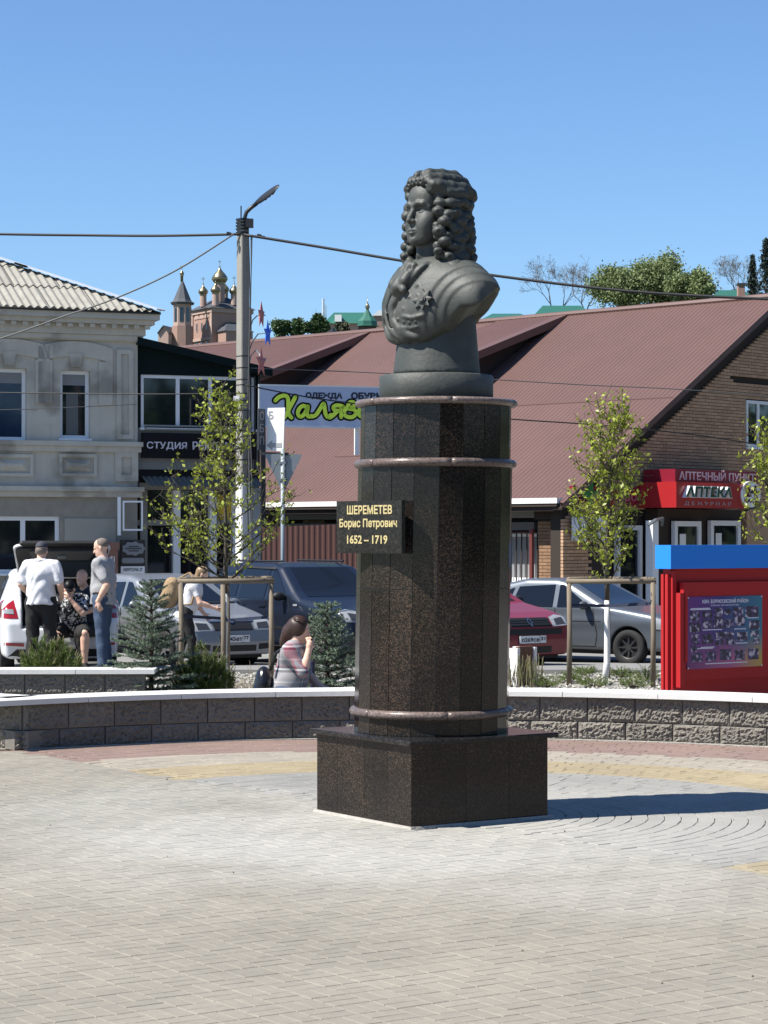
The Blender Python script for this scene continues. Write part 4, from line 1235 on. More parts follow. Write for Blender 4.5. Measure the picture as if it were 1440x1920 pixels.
MB().pbox(tpl, a0, a1, -.45, z1 - .1, -.3, 0).build('shaft', m_terra, tp); MB().pbox(tpl, a0 - .03, a1 + .03, z1 - .099, z1 + .06, -.33, .03).build('cap', m_terra, tp)
text_mb('51', tpl, a0 + .07, a1 - .07, z1 - .36, z1 - .24, .001, .004, bold=.03).build('lettering', m_white, tp, kind='stuff')

# ------------------------------------------------------------------ banner on posts, board on a sign, give-way sign seen from behind
BN = PL(((485 - HX) / F * 46.5, 46.5), (cos(R(18)), sin(R(18))))
ban = thing('banner_sign', 'wide blue-grey banner reading ОДЕЖДА ОБУВЬ with lime script on posts', 'sign', tuple(BN.pt(1, 0)))
a0, a1, z0, z1 = pbf(BN, 486, 722, 742, 803)
MB().pbox(BN, a0, a1, z0, z1, -.04, 0).build('sheet', m_banner, ban)
for x in (495, 671, 735):
    a = BN.px(x, 800)[0]; MB().pbox(BN, a - .04, a + .05, BN.px(671, 853)[1] if x == 671 else -.5, z1 - .02, -.14, -.05).build('post', m_white if x == 671 else m_steeld, ban)
MB().frame(BN, a0 - .01, a1 + .01, z0 - .02, z1 + .02, .03, -.05, .012).build('frame', m_flash, ban)
q = pbf(BN, 573, 737, 642, 748); mb = text_mb('ОДЕЖДА', BN, q[0], q[1], q[2] - .02, q[3] + .02, .002, .006, bold=.055)
mb.build('lettering', m_navy, ban, kind='stuff')
q = pbf(BN, 658, 737, 716, 748); text_mb('ОБУВЬ', BN, q[0], q[1], q[2] - .02, q[3] + .02, .002, .006, bold=.055).build('lettering', m_navy, ban, kind='stuff')
# brush-script word built from strokes (pixel track in the photograph)
strokes = [
 [(516, 751), (522, 745), (531, 742), (538, 744), (540, 752), (540, 764), (541, 776), (546, 783)],
 [(553, 745), (549, 753), (543, 764), (537, 776), (531, 784), (523, 783)],
 [(575, 764), (568, 761), (561, 766), (558, 775), (562, 781), (569, 778), (575, 768), (577, 762), (575, 774), (578, 781), (584, 780)],
 [(584, 781), (592, 778), (600, 766), (606, 757), (608, 764), (610, 776), (614, 782), (620, 778)],
 [(642, 762), (632, 760), (625, 763), (627, 769), (637, 770), (643, 763), (640, 771), (639, 782)], [(632, 771), (625, 778), (618, 783)],
 [(643, 772), (650, 765), (655, 755), (663, 755), (662, 763), (653, 766), (663, 768), (667, 775), (660, 782), (649, 781), (645, 776)],
 [(690, 764), (681, 761), (674, 767), (672, 776), (677, 781), (684, 776), (690, 765), (690, 776), (694, 782), (700, 779)]]
def ribbon(mb, pl, pts, w, d):
    P2 = [Vector(pl.px(x, y)) for x, y in pts]; S = []
    for i in range(len(P2) - 1):
        p0, p1, p2, p3 = P2[max(i - 1, 0)], P2[i], P2[i + 1], P2[min(i + 2, len(P2) - 1)]
        for k in range(4):
            t = k / 4; S.append(.5 * ((2 * p1) + (p2 - p0) * t + (2 * p0 - 5 * p1 + 4 * p2 - p3) * t * t + (3 * p1 - p0 - 3 * p2 + p3) * t ** 3))
    S.append(P2[-1])
    for i, p in enumerate(S):
        poly = [(p.x + w * cos(2 * pi * j / 10), p.y + w * sin(2 * pi * j / 10)) for j in range(10)]
        mb.add([pl.pt(a, z, d) for a, z in poly], [tuple(range(10))])
        if i:
            q = S[i - 1]; t = (p - q); 
            if t.length > 1e-6:
                t = t.normalized(); nn = Vector((-t.y, t.x)) * w
                mb.add([pl.pt(*(q - nn), d + .0004), pl.pt(*(p - nn), d + .0004), pl.pt(*(p + nn), d + .0004), pl.pt(*(q + nn), d + .0004)], [(0, 1, 2, 3)])
mb = MB()
for i, s in enumerate(strokes): ribbon(mb, BN, s, .080, .004 + i * .0011)
mb.build('script_outline', m_black, ban, kind='stuff')
mb = MB()
for i, s in enumerate(strokes): ribbon(mb, BN, s, .042, .016 + i * .0011)
mb.build('script_word', m_lime, ban, kind='stuff')
bd = thing('arrow_board', 'white arrow board with dark side panel on rail above give-way sign', 'sign', tuple(wpt(515, 845, 40.1)))
B1 = PL(wpt(500, 800, 40.1), (cos(R(-20)), sin(R(-20)))); B2 = PL(wpt(500, 800, 40.1), (cos(R(42)), sin(R(42))))
o_ = B1.pt(0, 0)
a0, a1, z0, z1 = pbf(B1, 498, 765, 534, 844)
mb = MB(); mb.prism([(a0, z0), (a1 - .03, z0 - .02), (a1, z1), (a0 + .04, z1)], lambda a, z, d: B1.pt(a, z, d), -.03, 0); pb = mb.build('white_panel', m_white, bd)
ac, az = a0 + .17, z0 + .09
m_pg = mat('pale grey print', (.45, .46, .47), .6)
MB().prism([(a0 + .02, az), (a0 + .13, az + .09), (a0 + .13, az + .04), (a1 - .06, az + .04), (a1 - .06, az - .04), (a0 + .13, az - .04), (a0 + .13, az - .09)], lambda a, z, d: B1.pt(a, z, d), .001, .006).build('arrow', m_pg, pb)
q = pbf(B1, 503, 768, 511, 782); text_mb('Б', B1, a0 + .06, a0 + .15, z1 - .2, z1 - .06, .001, .004, bold=.02).build('lettering', m_pg, pb, kind='stuff')
DP = PL(B1.pt(a0 - .005, 0, -.02), (cos(R(60)), sin(R(60))))
mb = MB(); mb.pbox(DP, -.24, -.01, z0, z1 - .02, -.02, 0); dp_ = mb.build('dark_panel', mat('slate panel', (.05, .06, .08), .5), bd)
for i, ch in enumerate('ОБП'):
    text_mb(ch, DP, -.20, -.06, z1 - .22 - i * .22, z1 - .07 - i * .22, .001, .004).build('lettering', m_pg, dp_, kind='stuff')
MB().bar(B1.pt(a0 - .12, z0 - .05, -.02), B1.pt(a1 + .06, z0 - .07, -.02), .05).build('rail', m_steeld, bd)
gs = thing('give_way_sign', 'grey back of triangular road sign pointing down on steel pole', 'road sign', tuple(wpt(531, 1075, 40)))
GP = PL(wpt(531, 900, 40), (1, -.1)); tri = [GP.px(*p) for p in ((496, 851), (567, 852), (531, 926))]
def rtri(t, k=.05):
    out = []
    for i in range(3):
        a, b, c = Vector(t[i - 1]), Vector(t[i]), Vector(t[(i + 1) % 3])
        for j in range(5):
            s = j / 4; p0 = b + (a - b).normalized() * k; p1 = b + (c - b).normalized() * k
            out.append(tuple((1 - s) ** 2 * p0 + 2 * s * (1 - s) * b + s * s * p1))
    return out
MB().prism(rtri(tri), lambda a, z, d: GP.pt(a, z, d), .0, .02).build('plate', m_steel, gs)
ax = GP.px(531, 900)[0]
MB().tube([GP.pt(ax, -.45, .055), GP.pt(ax, GP.px(531, 846)[1] + .04, .055)], .038, 10).build('pole', mat('pole paint', (.34, .40, .44), .5), gs, smooth=True)
for y in (868, 900):
    z = GP.px(531, y)[1]; MB().pbox(GP, ax - .06, ax + .06, z - .02, z + .02, .021, .10).build('clamp', m_steel, gs)

# ------------------------------------------------------------------ long brick shop building with steep sheet roof
t43 = Vector((.727, -.687)).normalized(); dep = Vector((.687, .727)).normalized()
E3 = Vector((3.99, 50.0)); ZE = 2.67
FR = PL(E3, t43, (-dep.x, -dep.y))      # street front, a negative to the left
GB = PL(E3, dep, (t43.x, t43.y))         # right gable
shop = thing('brick_shop', 'long brown brick shop building with steep brown-red sheet roof and shed dormers', 'building', (E3.x, E3.y, -.4))
LD, RISE = 8.38, 5.06
def rf(a, r, h=0):   # roof point: a along front, r plan distance from the eave
    return FR.pt(a, ZE + RISE / LD * r + h, -r)
def corr(mb, fn, a0, a1, r0, r1, per=.135, amp=.016, nr=1):
    n = max(2, int((a1 - a0) / per)); prof = ((0, 0), (.18, 1), (.42, 1), (.6, 0))
    aa = []
    for i in range(n):
        for t, h in prof: aa.append((a0 + (a1 - a0) * (i + t) / n, h * amp))
    aa.append((a1, 0)); vs = []
    for a, h in aa: vs += [fn(a, r0, h), fn(a, r1, h)]
    mb.add(vs, [(2 * i, 2 * i + 2, 2 * i + 3, 2 * i + 1) for i in range(len(aa) - 1)])
EXT = .25
# sheets run in two courses per strip of about 3 m so that laps show
def roof_strip(a0, a1, lo=0, hi=LD):
    k = int(math.ceil((a1 - a0) / 3.0))
    for i in range(k):
        b0 = a0 + (a1 - a0) * i / k; b1 = a0 + (a1 - a0) * (i + 1) / k
        md = lo + (hi - lo) * .46; mb = MB(); corr(mb, rf, b0, b1, lo - .3, md + .12); mb.build('roof_sheet', m_roofr, shop); mb = MB(); corr(mb, lambda a, r, h: rf(a, r, h + .014), b0, b1, md, hi); mb.build('roof_sheet', m_roofr, shop)
roof_strip(-6.88, EXT); roof_strip(-9.0, -6.88, 0, LD - 4.4); roof_strip(-14.27, -9.0); roof_strip(-23, -14.27, 0, LD - 4.4)
mb = MB(); corr(mb, lambda a, r, h: FR.pt(a, ZE + RISE - RISE / LD * r + h, -LD - r), -24, EXT, 0, LD, per=.5); mb.build('back_roof', m_roofr, shop)
mb = MB(); mb.tube([rf(EXT, LD, .03), rf(-24, LD, .03)], .09, 8); mb.build('ridge_cap', m_roofr, shop)
# deck under the sheets and fascia boards
P = FR.pt
mb = MB(); mb.prism([(.28, ZE - .20), (-LD, ZE + RISE - .04), (-LD, ZE + RISE - .30), (.28, ZE - .36)], lambda d, z, a: FR.pt(a, z, d), -14.2, .18); 
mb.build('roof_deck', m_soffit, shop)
MB().bar(rf(EXT + .02, -.3, -.06), rf(EXT + .02, LD, -.06), .04, .14).build('verge_board', m_roofr, shop)
def dormer(a_r, a_l, m_len, name='dormer'):
    pitch = tan(R(18.3))
    def df(a, r, h=0): return FR.pt(a, ZE + RISE + .03 - pitch * (LD - r) + h, -r)
    mb = MB(); corr(mb, df, a_l, a_r + .0, LD - m_len, LD); dm = mb.build('dormer_roof', m_roofr, shop)
    MB().hexa([df(a_r - .02, LD - m_len - .05, -.20), df(a_r + .35, LD - m_len - .05, -.20), df(a_r + .35, LD, -.20), df(a_r - .02, LD, -.20), df(a_r - .02, LD - m_len - .05, .012), df(a_r + .35, LD - m_len - .05, .012), df(a_r + .35, LD, .012), df(a_r - .02, LD, .012)]).build('dormer_verge', m_roofr, shop)
    r0 = LD - m_len + .35
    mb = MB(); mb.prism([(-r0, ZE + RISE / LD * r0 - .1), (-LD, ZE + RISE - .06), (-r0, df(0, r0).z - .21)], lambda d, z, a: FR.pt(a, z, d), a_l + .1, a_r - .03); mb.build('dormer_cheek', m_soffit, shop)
dormer(-6.88, -9.0, 4.4); dormer(-14.27, -24, 4.5)
# eave gutter, soffit, front wall
MB().pbox(FR, -13.6, .12, ZE - .19, ZE - .07, .12, .36).build('gutter', m_white, shop)
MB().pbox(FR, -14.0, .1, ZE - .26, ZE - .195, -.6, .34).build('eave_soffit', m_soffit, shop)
# front wall (deep under the eave)
def brick_wall(name, fn, w, z0, z1, m, keep=lambda a, z: True, bl=.25, bh=.065, cz=.077, parent=None, seed=2, th=.012):
    RN2 = random.Random(seed); mb = MB(); k = 0; z = z0
    while z + bh < z1:
        a = -(bl + .01) * (.5 if k % 2 else 0) 
        while a < w:
            x0 = max(a, 0); x1 = min(a + bl, w)
            if x1 - x0 > .03 and keep((x0 + x1) / 2, z + bh / 2):
                j = RN2.uniform(-.003, .003)
                o = [fn(x0, z, th + j), fn(x1, z, th + j), fn(x1, z + bh, th + j), fn(x0, z + bh, th + j), fn(x0, z, 0), fn(x1, z, 0), fn(x1, z + bh, 0), fn(x0, z + bh, 0)]
                mb.add(o, [(0, 1, 2, 3), (1, 0, 4, 5), (3, 2, 6, 7), (0, 3, 7, 4), (2, 1, 5, 6)])
            a += bl + .01
        z += cz; k += 1
    return mb.build(name, m, parent, kind='stuff', recalc=False)
MB().pbox(FR, -14.2, -.02, -.5, ZE - .27, -.9, -.6).build('front_wall', m_mort, shop)
brick_wall('brickwork', lambda a, z, d: FR.pt(-14.2 + a, z, -.6 + d), 14.1, -.45, ZE - .3, m_brick, lambda a, z: not (.75 < z < 2.2 and (a % 3.05) < 2.2), parent=shop)
# brick piers with dark lintel zone, roller-shutter boxes, barred windows between the piers
pier_a = [-.62, -3.67, -6.72, -9.77, -12.82]
for pa in pier_a:
    MB().pbox(FR, pa - .28, pa + .28, -.5, ZE - .55, -.599, -.23).build('pier_core', m_mort, shop)
    brick_wall('pier_bricks', lambda a, z, d, pa=pa: FR.pt(pa - .28 + a, z, -.23 + d), .56, -.45, ZE - .58, m_brickl, parent=shop, seed=int(-pa * 7), bl=.27)
    MB().pbox(FR, pa - .34, pa + .34, ZE - .545, ZE - .265, -.58, -.16).build('pier_head', m_soffit, shop)
for pa, pb in zip(pier_a[1:], pier_a[:-1]):
    MB().pbox(FR, pa + .35, pb - .35, ZE - .50, ZE - .27, -.40, -.30).build('lintel_board', m_siding, shop)
    MB().pbox(FR, pa + .30, pb - .42, ZE - .78, ZE - .60, -.55, -.25).build('shutter_box', mat('shutter grey', (.16, .155, .145), .6) if 'shutter grey' not in MATS else MATS['shutter grey'], shop)
    wz = window(shop, FR, (pa + .36, pb - .36, .72, ZE - .85), .08, mull=((pa + pb) / 2,), glass=m_curt, dep=-.50)
    bars = []
    k = int((pb - pa - .7) / .155)
    for i in range(k + 1):
        a = pa + .36 + (pb - pa - .72) * i / k
        MB().pbox(FR, a - .012, a + .012, -.1, ZE - .84, -.315, -.29).build('window_bar', m_soffit if i % 1 == 0 else m_fence, shop)
    for z in (.1, ZE - .86): MB().pbox(FR, pa + .34, pb - .34, z, z + .04, -.32, -.285).build('bar_rail', m_fence, shop)
for a in (-.98, -.30):
    MB().tube([FR.pt(a, -.45, -.1), FR.pt(a, ZE - .75, -.1)], .055, 8).build('red_post', mat('oxide red paint', (.22, .05, .04), .5) if 'oxide red paint' not in MATS else MATS['oxide red paint'], shop)
# gable: brickwork stepping up under the verge, attic window, soffit
DG = 2 * LD
def gz_top(m): return ZE + RISE / LD * m if m < LD else ZE + RISE - RISE / LD * (m - LD)
mb = MB(); mb.prism([(0, -.5), (DG, -.5), (DG, ZE - .3), (LD, ZE + RISE - .3), (0, ZE - .3)], lambda m_, z, d: GB.pt(m_, z, d), -.35, -.06); mb.build('gable_core', m_mort, shop)
q = pbf(GB, 1399, 750, 1470, 842)
AW = (q[0], q[1], q[2], q[3])
dq = pbf(GB, 1372, 714, 1500, 727)
def gkeep(a, z):
    if z > gz_top(a) - .62 - (0.0): return False
    if AW[0] - .02 < a < AW[1] + .02 and AW[2] - .05 < z < AW[3]: return False
    if dq[0] + (z - dq[2]) * -1.0 < a < dq[1] and dq[2] < z < dq[3] + .1: return False
    if z < 2.35 and (1.0 < a < 7.6): return False
    return True
brick_wall('gable_bricks', lambda a, z, d: GB.pt(a, z, d - .06), 11.5, -.4, ZE + RISE, m_brick, gkeep, parent=shop, seed=9, th=.07)
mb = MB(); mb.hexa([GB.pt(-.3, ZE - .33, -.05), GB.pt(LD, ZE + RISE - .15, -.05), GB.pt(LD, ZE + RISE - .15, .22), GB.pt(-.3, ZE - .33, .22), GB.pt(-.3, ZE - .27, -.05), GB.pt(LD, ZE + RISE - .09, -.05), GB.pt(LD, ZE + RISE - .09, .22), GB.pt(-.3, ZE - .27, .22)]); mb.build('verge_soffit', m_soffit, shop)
window(shop, GB, AW, .08, mull=((AW[0] + AW[0] + .95) / 2 + .05,), dep=-.02, name='attic_window')

# ------------------------------------------------------------------ chemist's porch and signs on the gable
porch = thing('shop_porch', 'projecting shop porch with white framed doors under the red chemist sign', 'porch', tuple(GB.pt(5, -.4, .6)))
PF = 1.15          # projection of the porch
def gpx(x, y, d=0): return GB.px(x, y, d)
pa0 = gpx(1268, 930, PF)[0]; pa1 = gpx(1402, 930, PF)[0]
zt = gpx(1300, 904, PF)[1]; zbm = gpx(1300, 952, PF)[1]
for x0, y0, x1, y1 in ((1262, 977, 1312, 1100), (1330, 976, 1386, 1100)):
    a0, a1, z0, z1 = gpx(x0, y0, .5)[0], gpx(x1, y1, .5)[0], -.4, gpx(x0, y0, .5)[1]
    d_ = MB().frame(GB, a0, a1, z0, z1, .12, .45, .55).build('door', m_pvc, porch)
    MB().pbox(GB, a0 + .1, a1 - .1, z0 + .1, z1 - .1, .48, .50).build('pane', m_glassd, d_)
    MB().pbox(GB, a0 + .26, a0 + .50, z1 - .62, z1 - .30, .501, .506).build('notice', m_white, d_)
a = gpx(1250, 1000, PF)[0]; MB().pbox(GB, a - .12, a + .10, -.45, gpx(1250, 976, PF)[1], PF - .5, PF - .3).build('porch_post', m_pvc, porch)
MB().pbox(GB, gpx(1240, 1000, .5)[0], gpx(1395, 1000, .5)[0], -.45, zbm - .02, .02, .40).build('porch_wall', m_soffit, porch)
MB().tube([GB.pt(a - .3, 2.0, PF - .3), GB.pt(a - .15, 2.12, PF - .2), GB.pt(a + .25, 2.16, PF - .3), GB.pt(a + .35, 2.0, PF - .4)], .04, 6).build('lamp_hood', m_steel, porch)
MB().pbox(GB, gpx(1400, 1000, .3)[0], gpx(1400, 1000, .3)[0] + 1.2, -.45, zbm, .011, .3).build('brick_return', m_brick, porch)
ap = thing('chemist_sign', 'red box sign reading АПТЕКА ДЕЖУРНАЯ with green raised letters over the porch', 'sign', tuple(GB.pt(pa0 + 1, zbm, PF)))
lw = gpx(1217, 930, .0)[0]
MB().pbox(GB, pa0, pa1, zbm, zt, .02, PF).build('box', m_red, ap)
q = [gpx(1285, 912, PF + .1)[0], gpx(1373, 912, PF + .1)[0], gpx(1300, 933, PF + .1)[1], gpx(1300, 911, PF + .1)[1]]
text_mb('АПТЕКА', GB, *q, PF + .002, .10, bold=.045, shear=.12).build('lettering', m_white, ap, kind='stuff')
text_mb('АПТЕКА', GB, q[0] + .02, q[1] - .02, q[2] + .015, q[3] - .015, PF + .103, .006, bold=.03, shear=.12).build('lettering', mat('dark green letters', (.01, .09, .03), .4), ap, kind='stuff')
q = [gpx(1283, 912, PF)[0], gpx(1370, 912, PF)[0], gpx(1300, 948.5, PF)[1], gpx(1300, 940, PF)[1]]
text_mb('ДЕЖУРНАЯ', GB, *q, PF + .002, .01, bold=.02, space=1.6).build('lettering', mat('rose letters', (.55, .33, .36), .5), ap, kind='stuff')
pk = thing('point_sign', 'crimson sign reading АПТЕЧНЫЙ ПУНКТ mounted above the chemist sign', 'sign', tuple(GB.pt(pa0 + 1, zt, PF)))
q0 = gpx(1266, 879, PF - .15); q1 = gpx(1421, 903, PF - .15)
MB().pbox(GB, q0[0], q1[0], zt + .004, q0[1], .1, PF - .15).build('box', m_crim, pk)
text_mb('АПТЕЧНЫЙ ПУНКТ', GB, gpx(1273, 880, PF - .15)[0], gpx(1415, 880, PF - .15)[0], gpx(1300, 900, PF - .15)[1], gpx(1300, 880, PF - .15)[1], PF - .149, .012, bold=.02).build('lettering', mat('pale pink letters', (.60, .45, .48), .5), pk, kind='stuff')
rd = thing('round_sign', 'round white sign reading 24 ЧАСА at right end of chemist sign', 'sign', tuple(GB.pt(pa1, zbm, PF)))
cc_ = gpx(1405, 927, PF + .05); rr = .31
DA = R(14); dse = Vector((dep.x * cos(DA) + t43.x * sin(DA), dep.y * cos(DA) + t43.y * sin(DA))); DS = PL(GB.pt(cc_[0], 0, PF + .08), dse, (dse.y, -dse.x))
MB().prism([(rr * cos(2 * pi * i / 40), cc_[1] + rr * sin(2 * pi * i / 40)) for i in range(40)], lambda a, z, d: DS.pt(a, z, d), -.09, .02).build('disc', m_white, rd)
text_mb('24', DS, -.20, .19, cc_[1] - .06, cc_[1] + .21, .021, .02, bold=.035).build('lettering', mat('maroon letters', (.10, .012, .02), .4), rd, kind='stuff')
text_mb('ЧАСА', DS, -.22, .22, cc_[1] - .20, cc_[1] - .11, .021, .015, bold=.03).build('lettering', m_steeld, rd, kind='stuff')
MB().bar(DS.pt(.05, cc_[1] - .3, -.04), DS.pt(-.3, cc_[1] - .55, -.1), .04).build('arm', m_steeld, rd)
sr = thing('cross_sign', 'dark red fascia sign with green cross and pink script beside entrance, behind young tree', 'sign', tuple(GB.pt(2, 2, .1)))
q = pbf(GB, 1066, 911, 1222, 950)
MB().pbox(GB, q[0], lw + .35, q[2], q[3], .02, .14).build('board', m_crim, sr)
c = gpx(1105, 928, .15)
for w, h in ((.28, .09), (.09, .28)): MB().pbox(GB, c[0] - w, c[0] + w, c[1] - h, c[1] + h, .142 + w * .02, .19 + w * .03).build('cross_bar', m_green, sr)
q = [gpx(1140, 930, .15)[0], gpx(1212, 930, .15)[0], gpx(1180, 945, .15)[1], gpx(1180, 924, .15)[1]]
text_mb('оо ро о', GB, *q, .142, .01).build('lettering', mat('pink script', (.55, .20, .26), .5), sr, kind='stuff')
MB().pbox(GB, lw - .02, pa0 - .004, gpx(1225, 950, .6)[1], gpx(1225, 906, .6)[1], .15, .62).build('return_box', m_red, sr)
ac = thing('air_conditioner', 'white wall air conditioner with round fan grille on the gable', 'air conditioner', tuple(GB.pt(.6, 1.9, .3)))
q = pbf(GB, 1064, 970, 1112, 1008)
MB().pbox(GB, q[0], q[1], q[2], q[3], .12, .42).build('case', m_pvc, ac)
cx_, cz_ = q[0] + (q[1] - q[0]) * .40, (q[2] + q[3]) / 2
for r_, dd_, m_ in ((.20, .425, mat('fan grey', (.13, .14, .15), .5)), (.05, .435, m_pvc)):
    MB().prism([(cx_ + r_ * cos(2 * pi * i / 24), cz_ + r_ * sin(2 * pi * i / 24)) for i in range(24)], lambda a, z, d: GB.pt(a, z, d), .421, dd_).build('fan_grille' if r_ > .1 else 'hub', m_, ac)
for x_ in (q[0] + .1, q[1] - .15): MB().pbox(GB, x_, x_ + .05, q[2] - .08, q[2] - .002, .02, .42).build('bracket', m_pvc, ac)
dr = thing('entrance_door', 'white framed glass shop door in the gable behind the young tree', 'shop door', tuple(GB.pt(3, -.4, .2)))
q = pbf(GB, 1150, 985, 1197, 1100)
MB().frame(GB, q[0], q[1], -.42, q[3], .11, .02, .12).build('frame', m_pvc, dr); MB().pbox(GB, q[0] + .1, q[1] - .1, -.32, q[3] - .1, .04, .06).build('pane', m_glassd, dr)

# ------------------------------------------------------------------ brown sheet fence
fnc = thing('sheet_fence', 'dark brown corrugated sheet fence in front of the brick shop', 'fence', tuple(wpt(580, 1080, 46)))
FP = PL(wpt(492, 1000, 45.5), (cos(R(-6)), sin(R(-6))))
aF = FP.px(668, 1000)[0]; z0F, z1F = -.45, FP.px(500, 988)[1]; z2F = FP.px(660, 982)[1]
k = 0; a = 0.0
while a < aF + 3.0:
    mb = MB(); vs = []; n = 9
    for i in range(n * 4 + 1):
        aa = a + 1.0 * i / (n * 4); h = (.0, .012, .012, 0)[i % 4]; t = min(1.2, aa / aF)
        vs += [FP.pt(aa, z0F, h), FP.pt(aa, z1F + (z2F - z1F) * t, h)]
    mb.add(vs, [(2 * i, 2 * i + 2, 2 * i + 3, 2 * i + 1) for i in range(n * 4)]); mb.build('fence_sheet', m_fence, fnc); a += 1.0
for x in (0, 2.5, 5): MB().pbox(FP, x, x + .06, z0F, z1F - .05, -.08, -.01).build('fence_post', m_steeld, fnc)
# ------------------------------------------------------------------ lamp post, wires, ornaments
DPO = 42.0
def wp(x, y, D=DPO): return wpt(x, y, D)
post = thing('lamp_post', 'tall pale concrete lamp post with street lamp head, its foot whitewashed', 'lamp post', (wp(456, 1080).x, DPO, -.4))
bx, tx = wp(455.5, 1090).x, wp(455.5, 415).x
zt_ = wp(455, 413).z
def sect(x, z, w, d, rot=R(14)):
    o = [(-w, w * .15), (-w * .16, -w), (w * .02, -w), (w, -w * .1), (w * .1, w)]
    return [(x + a, DPO + b, z) for a, b in o]
def shaft(z0, z1, name, m):
    f = lambda z: ((bx + (tx - bx) * (z + .4) / (zt_ + .4)), .150 - .036 * (z + .4) / (zt_ + .4))
    mb = MB(); a = sect(f(z0)[0], z0, f(z0)[1], f(z0)[1] * .9); b = sect(f(z1)[0], z1, f(z1)[1], f(z1)[1] * .9)
    mb.add(a + b, [(4, 3, 2, 1, 0), (5, 6, 7, 8, 9)] + [(i, (i + 1) % 5, 5 + (i + 1) % 5, 5 + i) for i in range(5)]); return mb.build(name, m, post)
zw = wp(455, 905).z
shaft(-.45, zw, 'whitewashed_foot', mat('whitewash', (.62, .61, .58), .9, var=.06, vs=4)); shaft(zw, zt_, 'shaft', m_conc)
for y in (412, 418, 424, 430, 437): 
    z = wp(455, y).z; MB().lathe([(.135, -.018), (.135, .018)], (tx, DPO, z), 5, a0=R(40)).build('strap', m_steeld, post)
for y in (668, 690, 712, 722, 738, 752, 770, 800, 808, 842, 862):
    z = wp(455, y).z; w_ = .150 - .036 * (z + .4) / (zt_ + .4)
    mb = MB(); a = sect(bx + (tx - bx) * (z + .4) / (zt_ + .4), z - .008, w_ + .006, w_ * .9 + .006); b = [(p[0], p[1], z + .008) for p in a]
    mb.add(a + b, [(4, 3, 2, 1, 0), (5, 6, 7, 8, 9)] + [(i, (i + 1) % 5, 5 + (i + 1) % 5, 5 + i) for i in range(5)]); mb.build('strap', m_steeld, post)
MB().tube([wp(452, 408), wp(452, 386)], .014, 6).build('lightning_rod', m_steeld, post)
MB().tube([wp(461, 440), wp(459, 408), wp(462, 398), wp(470, 390), wp(482, 381)], .038, 8).build('lamp_arm', m_steeld, post, smooth=True)
# lamp head: long flattened shoe seen from below, with three lens windows
la, lb = wp(479, 383, DPO), wp(523, 349, DPO - .55)
ld = (lb - la).normalized(); ls = ld.cross(Vector((0, -.8, .6))).normalized(); lu = ls.cross(ld).normalized()
if lu.z < 0: lu = -lu
mb = MB(); prof = [(0, .035, .04), (.12, .06, .05), (.25, .10, .055), (.45, .125, .05), (.68, .125, .04), (.86, .10, .03), (.97, .055, .02), (1, .01, .01)]
Ln = (lb - la).length; rows = []
for t, w, h in prof:
    c = la + ld * (Ln * t)
    rows += [c + ls * w * cos(q) + lu * h * (sin(q) if sin(q) > 0 else .45 * sin(q)) for q in [2 * pi * k / 14 for k in range(14)]]
mb.add(rows, [(i * 14 + k, i * 14 + (k + 1) % 14, (i + 1) * 14 + (k + 1) % 14, (i + 1) * 14 + k) for i in range(len(prof) - 1) for k in range(14)] + [tuple(range(14))])
head = mb.build('lamp_head', m_steeld, post, smooth=True)
for t in (.42, .57, .72):
    c = la + ld * (Ln * t) - lu * .030
    MB().prism([(.045 * cos(2 * pi * i / 12), .065 * sin(2 * pi * i / 12)) for i in range(12)], lambda a, b, d: c + ld * a + ls * b - lu * d, 0, .012).build('lens', mat('lamp lens', (.45, .45, .42), .2) if 'lamp lens' not in MATS else MATS['lamp lens'], head)
MB().box(tx + .06, tx + .2, DPO - .16, DPO - .02, wp(0, 428).z, wp(0, 412).z).build('junction_box', m_steeld, post)
for q in range(3):
    pts = [wp(466 + 3 * sin(i * .7 + q), 440 + i * 62, DPO - .12) + Vector((.02 * q, 0, 0)) for i in range(11)]
    MB().tube(pts, .010, 5).build('riser_cable', m_cableg if q else m_cable, post)
mb = MB().tube([wp(462, 720), wp(466, 722), wp(467, 729), wp(463, 732)], .014, 6); mb.build('hook', m_flash, post)
MB().box(tx - .16, tx - .05, DPO - .22, DPO - .12, wp(0, 752).z, wp(0, 744).z).build('camera_box', m_white, post)

def wire(name, label, pts, D, r, m, cat='cable'):
    P = [wpt(x, y, d) for (x, y), d in zip(pts, D)]; S = []
    for i in range(len(P) - 1):
        p0, p1, p2, p3 = P[max(i - 1, 0)], P[i], P[i + 1], P[min(i + 2, len(P) - 1)]
        for k in range(6):
            t = k / 6; S.append(.5 * ((2 * p1) + (p2 - p0) * t + (2 * p0 - 5 * p1 + 4 * p2 - p3) * t * t + (3 * p1 - p0 - 3 * p2 + p3) * t ** 3))
    S.append(P[-1])
    o = MB().tube(S, r, 6).build(name, m, smooth=True); tag(o, label, cat); o['kind'] = 'thing'; return o
wire('overhead_cable', 'thick black overhead cable running from lamp post to the right across the roofs', [(457, 440), (600, 463), (760, 490), (930, 517), (1180, 546), (1450, 561), (1700, 566)], [41.9, 41.6, 41.2, 40.8, 40.2, 39.6, 39], .028, m_cable)
wire('overhead_cable', 'thick black overhead cable running from lamp post to the left edge against sky', [(457, 439), (300, 442), (150, 441), (0, 439), (-200, 434)], [41.9, 42.3, 42.7, 43, 43.5], .026, m_cable)
wire('service_wire', 'thin grey wire dropping from post top down across the slate roof', [(440, 438), (330, 507), (220, 558), (120, 593), (0, 635), (-120, 665)], [41.9, 42.2, 42.6, 43, 43.4, 43.8], .016, m_cableg)
